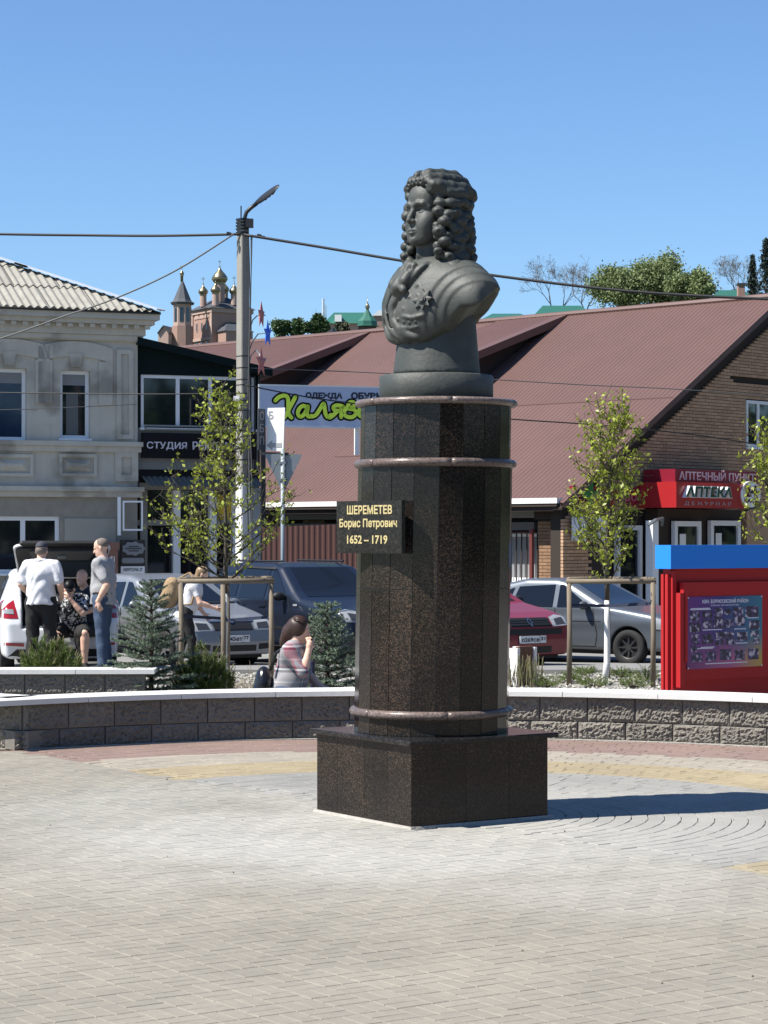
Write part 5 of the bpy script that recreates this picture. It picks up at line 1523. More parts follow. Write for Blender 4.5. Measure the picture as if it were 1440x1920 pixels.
wire('service_wire', 'level thin black wire crossing stucco house windows to the lamp post', [(443, 737), (300, 739), (150, 738), (0, 736), (-150, 733)], [41.8, 42, 42.5, 43, 43.4], .012, m_cable)
wire('service_wire', 'thin grey wire below the black one on the stucco house front', [(256, 758), (150, 763), (60, 767), (-100, 770)], [46.9, 46.2, 45.9, 45.3], .009, m_cableg)
wire('service_wire', 'thin dark wire sagging across the lower red roof to the brick gable', [(460, 722), (600, 748), (800, 772), (960, 786), (1120, 797), (1300, 815), (1450, 838)], [41.8, 42.5, 43.5, 44.2, 45, 46, 47], .014, m_cable)
wire('service_wire', 'faint thin wire crossing the red roof above the dark sagging wire', [(470, 690), (700, 699), (930, 712), (1100, 722), (1256, 729), (1450, 742)], [42, 43, 44, 45, 46, 47], .010, m_cableg)
mb = MB()
# small cable fittings near the post
cl = thing('cable_clamp', 'small black cable clamps on the overhead cable beside the lamp post', 'clamp', tuple(wp(486, 441)))
for x, y in ((429, 437), (486, 441), (493, 444)): MB().bar(wp(x - 4, y, 41.86), wp(x + 4, y + 1.5, 41.86), .05).build('clamp_body', m_cable, cl)
# star ornaments on wire arms
def star(name, label, c, r, m, rz, arm):
    t = thing(name, label, 'ornament', tuple(c), group='star lights on the lamp post')
    e = Vector((cos(rz), sin(rz), 0)); n = Vector((e.y, -e.x, 0))
    pts = []
    for i in range(10):
        a = pi / 2 + 2 * pi * i / 10; q = r if i % 2 == 0 else r * .40
        pts.append((q * cos(a) * .9, q * sin(a) * 1.25))
    f = lambda a, b, d: c + e * a + Vector((0, 0, b)) + n * d
    mb = MB(); mb.add([f(0, 0, .05)] + [f(a, b, 0) for a, b in pts] + [f(0, 0, -.05)], [(0, 1 + i, 1 + (i + 1) % 10) for i in range(10)] + [(11, 1 + (i + 1) % 10, 1 + i) for i in range(10)])
    mb.build('star', m, t); MB().tube(arm, .012, 6).build('wire_arm', m_steel, t, smooth=True)
m_pink = mat('pink star', (.58, .20, .18), .4); m_bstar = mat('blue star', (.03, .12, .62), .4)
star('star_ornament', 'upper pink star ornament beside lamp post against sky', wp(490, 591, 41.6), .22, m_pink, R(74), [wp(470, 612), wp(474, 600), wp(482, 592), wp(497, 591, 41.6)])
star('star_ornament', 'blue star ornament beside lamp post below the upper pink star', wp(502, 626, 41.5), .22, m_bstar, R(70), [wp(468, 655), wp(474, 640), wp(484, 626), wp(502, 624, 41.5)])
star('star_ornament', 'lower pink star ornament beside lamp post in front of dark roof', wp(490, 680, 41.4), .24, m_pink, R(64), [wp(466, 690), wp(470, 668), wp(480, 656), wp(489, 668, 41.4)])

# ------------------------------------------------------------------ red and blue notice stand
KD = 21.6
KA = R(36)
KO = Vector(((1257 - HX) / F * KD, KD))
KP = PL(KO, (cos(KA), sin(KA))); KT = .13
stand = thing('notice_stand', 'red notice stand with blue top beam behind the block wall, holding a purple photo poster', 'notice stand', (KO.x + .6, KO.y, 0))
_, kz1 = KP.px(1247, 1067); _, kz0 = KP.px(1247, 1300)
kc1 = KP.px(1247, 1022)[1]
KWd = 2.3
MB().pbox(KP, -.0, KWd, .0, kz1, -KT + .03, 0).build('body', m_redb, stand)
MB().pbox(KP, -.06, KWd + .06, kz1 + .002, kc1, -KT - .02, .07).build('top_beam', m_blue, stand)
for d0 in (-KT + .034, -KT + .092): MB().pbox(KP, -.035, -.002, 0, kz1 - .05, d0, d0 + .036).build('side_fin', m_redb, stand)
MB().pbox(KP, .0, .05, 0, kz1 - .02, .001, .03).build('edge_strip', m_redb, stand)
q = pbf(KP, 1272, 1092, 1440, 1262)
fz0, fz1 = q[2] - .05, q[3]
MB().pbox(KP, q[0], KWd - .15, fz0 + .02, fz1, .002, .045).build('front_panel', m_redb, stand)
MB().pbox(KP, q[0] - .07, q[0] - .002, fz0 - .04, fz1 - .10, .002, .10).build('front_fin', m_redb, stand)
MB().pbox(KP, q[0] - .025, q[0] + .03, fz0 + .2, fz1, .046, .10).build('front_fin', m_redb, stand)
q = pbf(KP, 1281, 1119, 1422, 1258); a0, a1, z0, z1 = q
z0 = KP.px(1300, 1254)[1]
# printed poster: colour wash changes across the sheet
mp = bpy.data.materials.new('poster print'); mp.use_nodes = True
nt = mp.node_tree; N = nt.nodes; L = nt.links; p = N['Principled BSDF']; p.inputs['Roughness'].default_value = .25
tc = N.new('ShaderNodeTexCoord'); sp = N.new('ShaderNodeSeparateXYZ'); L.new(tc.outputs['Generated'], sp.inputs[0])
r1 = N.new('ShaderNodeValToRGB'); L.new(sp.outputs[0], r1.inputs[0]); cr = r1.color_ramp; cr.elements[0].color = (.13, .02, .20, 1); cr.elements[1].color = (.02, .16, .24, 1); e_ = cr.elements.new(.45); e_.color = (.03, .02, .17, 1)
r2 = N.new('ShaderNodeValToRGB'); L.new(sp.outputs[0], r2.inputs[0]); r2.color_ramp.elements[0].color = (.12, .02, .14, 1); r2.color_ramp.elements[1].color = (.42, .28, .05, 1); e_ = r2.color_ramp.elements.new(.6); e_.color = (.36, .08, .20, 1)
nz = N.new('ShaderNodeTexNoise'); nz.inputs['Scale'].default_value = 3; L.new(tc.outputs['Generated'], nz.inputs[0])
ad = N.new('ShaderNodeMath'); ad.operation = 'MULTIPLY_ADD'; L.new(nz.outputs[0], ad.inputs[0]); ad.inputs[1].default_value = .5; L.new(sp.outputs[2], ad.inputs[2])
mr = N.new('ShaderNodeMapRange'); L.new(ad.outputs[0], mr.inputs[0]); mr.inputs[1].default_value = .35; mr.inputs[2].default_value = .68
mx = N.new('ShaderNodeMix'); mx.data_type = 'RGBA'; L.new(mr.outputs[0], mx.inputs[0]); L.new(r2.outputs[0], mx.inputs[6]); L.new(r1.outputs[0], mx.inputs[7]); L.new(mx.outputs[2], p.inputs['Base Color'])
poster = MB().pbox(KP, a0, a1, z0, z1, .046, .052).build('poster', mp, stand)
W_, H_ = a1 - a0, z1 - z0
m_pl = mat('poster lettering', (.62, .58, .66), .5)
def PU(u, v): return a0 + W_ * u, z0 + H_ * v
def ptext(body, u0, u1, v0, v1, bold=.02):
    x0, y0 = PU(u0, v0); x1, y1 = PU(u1, v1); return text_mb(body, KP, x0, x1, y0, y1, .0525, .001, bold=bold)
ptext('КВН. БОРИСОВСКИЙ РАЙОН', .20, .81, .905, .97, .03).build('lettering', m_pl, poster, kind='stuff')
ptext('КОМАНДА КВН «ИНТЕГРАТОР»', .31, .69, .862, .885).build('lettering', m_pl, poster, kind='stuff')
RN = random.Random(4)
m_ph = bpy.data.materials.new('printed photo'); m_ph.use_nodes = True
nt = m_ph.node_tree; N = nt.nodes; L = nt.links; p = N['Principled BSDF']; p.inputs['Roughness'].default_value = .3
tc = N.new('ShaderNodeTexCoord'); oi = N.new('ShaderNodeObjectInfo'); ad = N.new('ShaderNodeVectorMath'); ad.operation = 'ADD'; L.new(tc.outputs['Object'], ad.inputs[0]); L.new(oi.outputs['Random'], ad.inputs[1])
nz = N.new('ShaderNodeTexNoise'); nz.inputs['Scale'].default_value = 22; nz.inputs['Detail'].default_value = 3; L.new(ad.outputs[0], nz.inputs[0])
cr = N.new('ShaderNodeValToRGB'); L.new(nz.outputs[0], cr.inputs[0]); e = cr.color_ramp.elements; e[0].position = .42; e[0].color = (.012, .012, .03, 1); e[1].position = .64; e[1].color = (.50, .44, .48, 1); q_ = e.new(.54); q_.color = (.08, .05, .16, 1); L.new(cr.outputs[0], p.inputs['Base Color'])
tiles = [(.04, .66, .17, .80), (.20, .70, .33, .80), (.36, .68, .47, .84), (.49, .74, .58, .82), (.61, .70, .74, .84), (.77, .70, .95, .85), (.03, .50, .18, .64), (.20, .56, .33, .68), (.35, .55, .50, .68), (.51, .56, .61, .68), (.63, .58, .76, .70),
         (.82, .52, .96, .65), (.06, .34, .16, .48), (.20, .34, .34, .48), (.37, .42, .50, .50), (.50, .42, .62, .50), (.37, .32, .48, .41), (.51, .32, .63, .41), (.66, .37, .80, .49), (.84, .42, .95, .50), (.05, .24, .13, .32), (.88, .31, .96, .40),
         (.06, .10, .20, .22), (.25, .10, .38, .24), (.43, .11, .58, .26), (.63, .10, .76, .24), (.81, .10, .95, .25)]
for u0, v0, u1, v1 in tiles:
    x0, y0 = PU(u0, v0); x1, y1 = PU(u1, v1); MB().pbox(KP, x0, x1, y0, y1, .0521, .0535).build('printed_photo', m_ph, poster)
for u0, v, u1 in ((.05, .83, .30), (.04, .815, .31), (.2, .53, .46), (.62, .53, .78), (.18, .29, .36), (.64, .33, .80), (.12, .275, .34), (.24, .06, .80), (.80, .68, .95)):
    x0, y0 = PU(u0, v); x1, _ = PU(u1, v); MB().pbox(KP, x0, x1, y0, y0 + .009, .0521, .053).build('caption_line', m_pl, poster)
for u, v in ((.012, .985), (.988, .985), (.012, .015), (.988, .015)):
    x, y = PU(u, v); MB().prism([(x + .008 * cos(i * pi / 4), y + .008 * sin(i * pi / 4)) for i in range(8)], lambda a, z, d: KP.pt(a, z, d), .0521, .060).build('screw', m_flash, poster)

# white and wood bollard box
bl = thing('litter_bin', 'white boxed litter bin with brown timber front in the gravel bed', 'litter bin', (wpt(978, 1290, 25.6).x, 25.6, 0))
BP = PL(wpt(972, 1290, 25.6), (cos(R(54)), sin(R(54))))
m_wood = mat('brown timber', (.16, .06, .03), .6, streak=.15)
bz = BP.px(970, 1216)[1]
MB().pbox(BP, .0, .035, 0, bz, -.3, .0).build('side_panel', m_white, bl); MB().pbox(BP, .345, .40, 0, bz, -.3, .0).build('side_panel', m_white, bl)
for i in range(3): MB().pbox(BP, .037 + i * .1023, .137 + i * .1023, .03, bz + .015, -.06, -.02).build('timber_slat', m_wood, bl)
MB().pbox(BP, .036, .344, .0, bz - .02, -.29, -.061).build('liner', m_steeld, bl); 
BQ = PL(BP.pt(-.002, 0, 0), (cos(R(-36)), sin(R(-36)))); MB().pbox(BQ, -.32, .0, 0, bz, .0, .02).build('side_panel', m_white, bl)
# ------------------------------------------------------------------ plants
m_bark = mat('sapling bark', (.10, .085, .06), .9, var=.15, vs=20)
m_wash = mat('whitewashed trunk', (.66, .66, .63), .85, var=.05, vs=10)
m_leaf = mat('young leaves', (.42, .49, .055), .45, island=.35, trans=.4)
m_stake = mat('debarked stake', (.25, .20, .14), .85, var=.15, vs=8, streak=.12)
m_spruce = mat('blue spruce needles', (.185, .25, .165), .6, island=.5)
m_pine = mat('pine needles', (.15, .21, .04), .6, island=.4, trans=.15)
m_candle = mat('pine candles', (.30, .26, .14), .7, island=.2)
m_twig = mat('twig bark', (.09, .06, .04), .9)
m_strap = mat('dark strap', (.02, .03, .07), .7)
m_dry = mat('dry stalks', (.36, .30, .20), .9, island=.3)

def leaf_arrays(C, size, rng, droop=.3, asp=.62):
    """rhombic leaves at centres C (n,3) with random facing -> verts, quads"""
    n = len(C)
    d = rng.normal(size=(n, 3)); d[:, 2] -= droop; d /= np.linalg.norm(d, axis=1)[:, None]
    u = rng.normal(size=(n, 3)); u -= (u * d).sum(1)[:, None] * d; u /= np.linalg.norm(u, axis=1)[:, None]
    s = size * rng.uniform(.6, 1.2, n)[:, None]
    up = np.cross(d, u)
    V = np.stack([C - d * s * .5, C + u * s * .5 * asp + up * s * .10, C + d * s * .55, C - u * s * .5 * asp + up * s * .10], 1).reshape(-1, 3)
    return V, np.arange(4 * n).reshape(n, 4)
def path(p, d, L_, n, rng, wob, up):
    P = [np.array(p, float)]; d = np.array(d, float); d /= np.linalg.norm(d)
    for i in range(n):
        d = d + rng.normal(size=3) * wob + np.array([0, 0, up]); d /= np.linalg.norm(d)
        P.append(P[-1] + d * L_ / n)
    return P
def sapling(label, base, top, limbs, seed, lsz, nleaf, dens, wash_z, spread=1.0):
    rng = np.random.default_rng(seed)
    t = thing('young_tree', label, 'tree', tuple(base))
    base = np.array(base); top = np.array(top); H_ = top[2] - base[2]
    tr = [base + (top - base) * s + np.array([.03 * sin(5 * s + seed), .03 * cos(4 * s), 0]) * (1 if s > .05 else 0) for s in np.linspace(0, 1, 14)]
    rad = [.040 * (1 - .88 * s) for s in np.linspace(0, 1, 14)]
    k = next(i for i, p in enumerate(tr) if p[2] > wash_z)
    MB().tube(tr[:k + 1], rad[:k + 1], 8).build('whitewashed_trunk', m_wash, t, smooth=True)
    mb = MB(); mb.tube(tr[k:], rad[k:], 7); C = []
    def twigs(P, r0, lvl):
        mb.tube(P, [max(.0028, r0 * (1 - .8 * i / (len(P) - 1))) for i in range(len(P))], 5)
        for i in range(1, len(P)):
            if lvl < 2 and i > 1 or (lvl == 0 and rng.random() < .7):
                dd = P[i] - P[i - 1]; dd /= np.linalg.norm(dd); sd = rng.normal(size=3); sd[2] = abs(sd[2]) * .3
                twigs(path(P[i], dd * .5 + sd * .55, rng.uniform(.12, .30) * (1 - .25 * lvl), 4, rng, .18, .10), r0 * .45, lvl + 1)
            q = (.35 + .65 * i / len(P)) * dens
            if rng.random() < q:
                m = rng.integers(2, 7)
                C.extend(P[i] + rng.normal(size=(m, 3)) * np.array([.030, .030, .026]))
    for (z, ang, el, L_) in limbs:
        s = (z) ; p = base + (top - base) * s
        i = int(s * 13); p = tr[i] + (tr[min(i + 1, 13)] - tr[i]) * (s * 13 - i)
        d = np.array([cos(ang) * cos(el), sin(ang) * cos(el), sin(el)])
        twigs(path(p, d, L_, 7, rng, .10, .10), .012, 0)
    twigs(tr[10:], .008, 0)
    mb.build('branches', m_bark, t, smooth=True)
    C = np.array(C)
    if len(C) > nleaf: C = C[rng.permutation(len(C))[:nleaf]]
    V, Q = leaf_arrays(C, lsz, rng)
    np_mesh('leaves', V, Q, m_leaf, t, smooth=False, kind='stuff')
    return t
TB = 25.9
def mklimbs(seed, n, s0, s1, Lmax, Lmin=.25, el=(.25, .85), ex=1.1):
    rg = random.Random(seed); out = []
    for i in range(n):
        s = s0 + (s1 - s0) * i / (n - 1); out.append((s, i * 2.4 + rg.uniform(-.4, .4), rg.uniform(*el), Lmax + (Lmin - Lmax) * ((s - s0) / (s1 - s0)) ** ex * rg.uniform(.85, 1.1)))
    return out
lb_ = wpt(424, 1285, TB); lt_ = wpt(414, 726, TB)
sapling('young tree on the left with sparse pale green leaves inside a timber stake frame', (lb_.x, TB, 0), (lt_.x, TB, lt_.z), mklimbs(1, 24, .34, .90, 1.3, .16, (.05, .7), .62) + [(.35, pi, .25, 1.0), (.36, pi + .5, .15, .9), (.38, pi - .5, .30, 1.0), (.40, pi + .2, .5, 1.0), (.44, pi - .2, .45, 1.1), (.35, .3, .3, .7)], 5, .058, 2000, .70, 1.0)
rb_ = wpt(1133, 1285, TB + .2); rt_ = wpt(1152, 772, TB + .2)
sapling('young tree with whitewashed trunk and dense bright green leaves in right stake frame', (rb_.x, TB + .2, 0), (rt_.x, TB + .2, rt_.z), mklimbs(2, 28, .36, .92, .72, .24, (.2, .9)), 8, .058, 2500, .85, .90)
xb_ = wpt(1462, 1285, TB + .6); xt_ = wpt(1450, 815, TB + .6)
sapling('young tree at the right edge, its leafy twigs beside the round sign', (xb_.x, TB + .6, 0), (xt_.x, TB + .6, xt_.z), mklimbs(3, 16, .50, .94, .55, .2, (.2, .8)), 12, .062, 1100, .85, .90)

def stake_frame(label, posts, bars, ties):
    t = thing('stake_frame', label, 'tree stakes', tuple(posts[0][0]))
    for a, b, r in posts: MB().tube([Vector(a) - Vector((0, 0, .05)), (Vector(a) + Vector(b)) / 2 + Vector((.008, 0, 0)), b], [r * 1.05, r, r * .92], 8).build('stake', m_stake, t, smooth=True)
    for a, b, r in bars: MB().tube([a, b], r, 8).build('cross_bar', m_stake, t, smooth=True)
    for a, b in ties: MB().bar(a, b, .012, .035).build('tie', m_strap, t)
def SP(x, y0, y1, D): a = wpt(x, y0, D); b = wpt(x, y1, D); return ((a.x, D, 0.0), (b.x, D, b.z), .030)
stake_frame('pale timber stake frame around the left young tree', [SP(339, 1290, 1092, 25.4), SP(508, 1290, 1092, 25.6), SP(426, 1290, 1090, 26.6), SP(418, 1290, 1096, 25.2)],
            [(wpt(333, 1090, 25.4), wpt(514, 1089, 25.6), .028), (wpt(336, 1086, 25.45), wpt(428, 1084, 26.6), .026), (wpt(428, 1084, 26.6), wpt(510, 1084, 25.65), .026)],
            [(wpt(342, 1155, 25.4), wpt(425, 1160, 25.9), ), (wpt(425, 1163, 25.9), wpt(506, 1157, 25.6))])
stake_frame('weathered timber stake frame around the right young tree beside the red stand', [SP(1067, 1276, 1090, 25.8), SP(1224, 1276, 1092, 25.6), SP(1139, 1262, 1092, 27.0)],
            [(wpt(1062, 1090, 25.8), wpt(1230, 1090, 25.6), .028), (wpt(1066, 1086, 25.85), wpt(1140, 1085, 27.0), .026), (wpt(1140, 1085, 27.0), wpt(1226, 1086, 25.65), .026)],
            [(wpt(1069, 1134, 25.8), wpt(1134, 1136, 26.0)), (wpt(1134, 1136, 26.0), wpt(1222, 1132, 25.6))])

def needles(shoots, per, ln, w, rng, fwd=.6, tip=0.):
    """shoots: list of (a, b, r); returns triangles of needle blades around every shoot"""
    V = []
    for a, b, n in shoots:
        a = np.array(a); b = np.array(b); d = b - a; L_ = np.linalg.norm(d); d = d / L_
        t = rng.uniform(0, 1, n) ** .8; c = a + d * (L_ * t)[:, None]
        q = rng.normal(size=(n, 3)); q -= (q @ d)[:, None] * d; q /= np.linalg.norm(q, axis=1)[:, None]
        f = q + d * (fwd + tip * t)[:, None]; f /= np.linalg.norm(f, axis=1)[:, None]
        s = np.cross(f, rng.normal(size=(n, 3))); s /= np.linalg.norm(s, axis=1)[:, None]
        l = (ln * rng.uniform(.75, 1.2, n) * (1 - .25 * t))[:, None]
        V.append(np.stack([c - s * w, c + s * w, c + f * l + s * w * .25, c + f * l - s * w * .25], 1))
    V = np.concatenate(V).reshape(-1, 3)
    return V, np.arange(len(V)).reshape(-1, 4)
def spruce(label, base, H_, Rb, seed, n_wh=13):
    rng = np.random.default_rng(seed); t = thing('blue_spruce', label, 'spruce', tuple(base)); base = np.array(base)
    mb = MB(); mb.tube([base, base + [0.01, 0, H_ * .6], base + [0, 0, H_]], [.03, .018, .005], 7); S = []
    S.append((base + [0, 0, H_ - .16], base + [0, 0, H_ + .02], 90))
    for w in range(n_wh):
        s = (w + .5) / n_wh; z = H_ * (.06 + .90 * s); R0 = Rb * (1 - s) ** .85 + .05
        m = int(9 - 4 * s)
        for j in range(m):
            a = 2 * pi * (j + rng.uniform(-.25, .25)) / m + w * 1.3; L_ = R0 * rng.uniform(.75, 1.1)
            el = -.05 + .55 * s + rng.uniform(-.1, .15)
            d = np.array([cos(a) * cos(el), sin(a) * cos(el), sin(el)]); p = base + [0, 0, z]; e = p + d * L_ + [0, 0, .06 * L_]
            mb.tube([p, e], [.008, .003], 4); k = max(2, int(L_ / .06))
            for i in range(k):
                q = p + (e - p) * ((i + .6) / k)
                for sg in (-1, 1):
                    if rng.random() < .12: continue
                    sd = np.array([-sin(a), cos(a), 0]) * sg; dd = d * .75 + sd * .75 + rng.normal(size=3) * .12 + [0, 0, .08]; dd /= np.linalg.norm(dd)
                    S.append((q, q + dd * rng.uniform(.07, .13) * (1.15 - .4 * i / k), 60))
            S.append((e - d * .05, e + d * .07, 80))
    mb.build('branches', m_twig, t)
    V, Q = needles(S, 0, .024, .0030, rng, .7); np_mesh('needles', V, Q, m_spruce, t, smooth=False, kind='stuff')
sb = wpt(283, 1330, 23.2)
spruce('left blue spruce with open grey-green whorls between the car and the timber stakes', (sb.x, 23.2, 0), wpt(0, 1086, 23.2).z, .48, 3, 14)
sb = wpt(613, 1330, 21.7)
spruce('blue spruce behind the wall beside woman on phone, tall leader shoot', (sb.x, 21.7, 0), wpt(0, 1128, 21.7).z, .46, 9, 13)

def mugo(label, base, H_, Rx, seed, n=330, per=60):
    rng = np.random.default_rng(seed); t = thing('dwarf_pine', label, 'pine shrub', tuple(base)); base = np.array(base); S = []; K = MB(); mb = MB()
    for i in range(n):
        a = rng.uniform(0, 2 * pi); r = sqrt(rng.random()); 
        env = H_ * (1 - .55 * r ** 1.8) * rng.uniform(.72, 1.08)
        p = base + [Rx * r * cos(a), Rx * .85 * r * sin(a), 0]; lvl = rng.uniform(.30, 1.)
        q = p + [0, 0, env * lvl]; d = np.array([.45 * r * cos(a), .45 * r * sin(a), 1.]) + rng.normal(size=3) * .16; d /= np.linalg.norm(d)
        L_ = rng.uniform(.09, .17); S.append((q - d * L_, q, per))
        if i % 3 == 0: mb.tube([base + [Rx * .3 * r * cos(a), Rx * .3 * r * sin(a), .02], q - d * L_], [.009, .005], 4)
        if lvl > .6 and rng.random() < .55: K.tube([q - d * .02, q + d * rng.uniform(.03, .07)], [.006, .0035], 5)
    mb.build('branches', m_twig, t); V, Q = needles(S, 0, .052, .0028, rng, 1.1); np_mesh('needles', V, Q, m_pine, t, smooth=False, kind='stuff')
    K.build('candles', m_candle, t, kind='stuff')
pb_ = wpt(96, 1262, 28.0)
mugo('dwarf mountain pine with pale candles in front of man in white shirt', (wpt(96, 0, 27.6).x, 27.6, 0), wpt(0, 1186, 27.6).z, .40, 5)
mugo('dwarf mountain pine with pale candles beside the left young tree', (wpt(381, 0, 23.6).x, 23.6, 0), wpt(0, 1200, 23.6).z, .35, 6, 360)
def juniper(label, x, y, w, h, seed, D=None):
    rng = np.random.default_rng(seed); p = gpt(x, y); t = thing('creeping_juniper', label, 'juniper', (p.x, p.y, 0), 'creeping junipers in the gravel bed'); S = []; mb = MB(); base = np.array(p); s = p.y / F
    for i in range(70):
        a = rng.uniform(0, 2 * pi); r = rng.uniform(.15, 1); b = base + [w * s * .5 * r * cos(a) * .6, w * s * .4 * r * sin(a), .02 + h * s * (1 - r) * rng.random()]
        d = np.array([cos(a), sin(a), rng.uniform(.1, .9)]); d /= np.linalg.norm(d); S.append((b, b + d * rng.uniform(.08, .15), 36))
        if i % 4 == 0: mb.tube([base + [0, 0, .01], b], [.006, .003], 4)
    mb.build('branches', m_twig, t); V, Q = needles(S, 0, .022, .0022, rng, .8); np_mesh('needles', V, Q, m_pine, t, smooth=False, kind='stuff')
juniper('low juniper tuft at foot of the right tree stake', 1070, 1280, 38, 16, 1)
juniper('low flat juniper tuft by the road edge in gravel', 1096, 1267, 40, 12, 2)
juniper('wide low juniper at foot of the whitewashed trunk', 1112, 1289, 64, 18, 3)
juniper('low juniper between whitewashed trunk and red stand', 1165, 1272, 36, 14, 4)
juniper('bushy juniper beside left edge of the red stand', 1212, 1277, 40, 34, 5)
juniper('wide flat juniper just behind wall cap near red stand', 1188, 1290, 60, 18, 6)
juniper('small juniper tuft right of the litter bin', 1026, 1290, 40, 20, 7)
for i, (x, y) in enumerate(((962, 1289), (985, 1290), (1003, 1289))):
    rng = np.random.default_rng(40 + i); p = gpt(x, y); t = thing('pine_seedling', ('left', 'middle', 'right')[i] + ' upright pine seedling with bare candles against litter bin', 'pine seedling', (p.x, p.y, 0), 'pine seedlings by the litter bin'); S = []; K = MB(); b = np.array(p)
    for q in range(14):
        c = b + [rng.uniform(-.09, .09), rng.uniform(-.06, .06), 0]; h = rng.uniform(.12, .34); d = np.array([rng.normal() * .12, rng.normal() * .12, 1]); S.append((c + d * h * .3, c + d * h, 40)); K.tube([c, c + d * h * 1.15], [.006, .004], 5)
    K.build('stem', m_candle, t, kind='stuff'); V, Q = needles(S, 0, .035, .0018, rng, 1.2); np_mesh('needles', V, Q, m_pine, t, smooth=False, kind='stuff')
# dry grass stalks by the shrubs
rng = np.random.default_rng(77); mb = MB()
for i in range(90):
    x = rng.uniform(430, 520); D = rng.uniform(22.6, 25.5); p = wpt(x, 0, D); p.z = 0; q = p + Vector((rng.normal() * .08, rng.normal() * .08, rng.uniform(.08, .42) if rng.random() < .3 else rng.uniform(.05, .15)))
    mb.tube([p, (p + q) / 2 + Vector((rng.normal() * .02, 0, .02)), q], [.004, .003, .0015], 4)
mb.build('dry_grass', m_dry, kind='stuff')

# ------------------------------------------------------------------ the far hill: church, roofs, trees
m_fbrick = mat('church brick', (.46, .29, .23), .9, var=.08, vs=.8)
m_fbrickd = mat('church trim', (.56, .40, .33), .9, var=.06, vs=1)
m_slroof = mat('church slate roof', (.075, .085, .10), .6, var=.06, vs=1)
m_dome = mat('gilt dome', (.36, .31, .20), .32, metal=.8)
m_groof = mat('green sheet roof', (.035, .165, .115), .45, var=.05, vs=.5)
m_pale = mat('pale wall', (.55, .50, .42), .9)
DC = 480.0; KM = F / DC
church = thing('brick_church', 'distant brick church with gilt onion domes and tent-roofed bell tower on the hill', 'church', tuple(wpt(398, 700, DC)))
def CP(x, y, dd=0): return wpt(x, y, DC + dd)
g0 = 28.0
fa = Vector((cos(R(-58)), sin(R(-58)), 0)) * -1   # along lit face towards left-back
fb = Vector((cos(R(32)), sin(R(32)), 0))         # along dark face towards right-back
def cbox(c, wa, wb, z0, z1, name, m, ov=0):
    A = fa * wa; B = fb * wb; c = Vector((c.x, c.y, 0))
    p = [c - fa * ov - fb * ov, c + B - fa * ov + fb * ov, c + A + B + fa * ov + fb * ov, c + A + fa * ov - fb * ov]
    return MB().hexa([q + Vector((0, 0, z0)) for q in p] + [q + Vector((0, 0, z1)) for q in p]).build(name, m, church)
k0 = CP(398, 650); zE = CP(398, 577).z; zR = CP(398, 552).z
SA = 9.6
cbox(k0, SA, SA, g0, zE, 'main_block', m_fbrick)
cbox(k0, SA, SA, zE - .9, zE - .002, 'cornice', m_fbrickd, .3)
ctr = Vector((k0.x, k0.y, 0)) + fa * SA / 2 + fb * SA / 2
def hip(c, wa, wb, z0, z1, ov, top, name):
    A = fa * (wa / 2 + ov); B = fb * (wb / 2 + ov); T_ = fa * top; U_ = fb * top
    p = [c - A - B, c - A + B, c + A + B, c + A - B]; q = [c - T_ - U_, c - T_ + U_, c + T_ + U_, c + T_ - U_]
    return MB().hexa([v + Vector((0, 0, z0)) for v in p] + [v + Vector((0, 0, z1)) for v in q]).build(name, m_slroof, church)
hip(ctr, SA, SA, zE, zR, .7, .9, 'main_roof')
CF = PL(Vector((k0.x, k0.y)), (-fa.x, -fa.y)); CF2 = PL(Vector((k0.x, k0.y)), (fb.x, fb.y))
for i in range(3):
    s = -SA * (.26 + .24 * i); zt2 = CP(0, 604).z
    MB().pbox(CF, s - .38, s + .38, zt2 - 1.6, zt2 + .3, .02, .10).build('window_frame', m_fbrickd, church); MB().pbox(CF, s - .22, s + .22, zt2 - 1.4, zt2 + .2, .101, .13).build('window', m_glassd, church)
    MB().prism([(s + 1.1 * cos(pi * k / 10), CP(0, 594).z + 1.1 * sin(pi * k / 10)) for k in range(11)], lambda a, z, d: CF.pt(a, z, d), .02, .12).build('blind_arch', m_fbrickd, church)
for s in (-.35, -SA + .35): MB().pbox(CF, s - .45, s + .45, g0, zE - .9, .02, .22).build('pilaster', m_fbrickd, church)
MB().pbox(CF, -SA, 0, CP(0, 636).z, CP(0, 631).z, .03, .3).build('string_course', m_fbrickd, church)
for i in range(3): MB().pbox(CF, -SA * (.26 + .24 * i) - .5, -SA * (.26 + .24 * i) + .5, CP(0, 645).z, CP(0, 638).z, .03, .1).build('low_window', m_glassd, church)
def dome(x, yb, rd, ydr, rr, ytop, dd=0):
    c = CP(x, yb, dd + 4); D_ = DC + dd + 4; zb_ = c.z; zd = wpt(x, ydr, D_).z; zt2 = wpt(x, ytop, D_).z
    MB().lathe([(rd, zb_ - 1.2 - c.z), (rd, zd - c.z - .1)], c, 14).build('drum', m_fbrickd, church, smooth=False)
    h = rr * 2.1
    pr = [(rd * 1.12, -.1), (rd * .95, .0), (rr * .80, h * .10), (rr, h * .24), (rr * .96, h * .38), (rr * .72, h * .55), (rr * .40, h * .72), (rr * .16, h * .88), (.07, h)]
    MB().lathe([(r_, zd - c.z + z_) for r_, z_ in pr], c, 18).build('dome', m_dome, church, smooth=True)
    z1_ = zd + h
    mb = MB(); mb.tube([(c.x, c.y, z1_ - .2), (c.x, c.y, zt2)], .055, 5); mb.build('cross_staff', m_dome, church)
    MB().lathe([(.01, -.2), (.2, 0), (.01, .2)], (c.x, c.y, z1_ + .15), 8).build('orb', m_dome, church, smooth=True)
    hc_ = (zt2 - z1_); MB().box(c.x - hc_ * .2, c.x + hc_ * .2, c.y - .05, c.y + .05, zt2 - hc_ * .32, zt2 - hc_ * .24).build('cross_arm', m_dome, church)
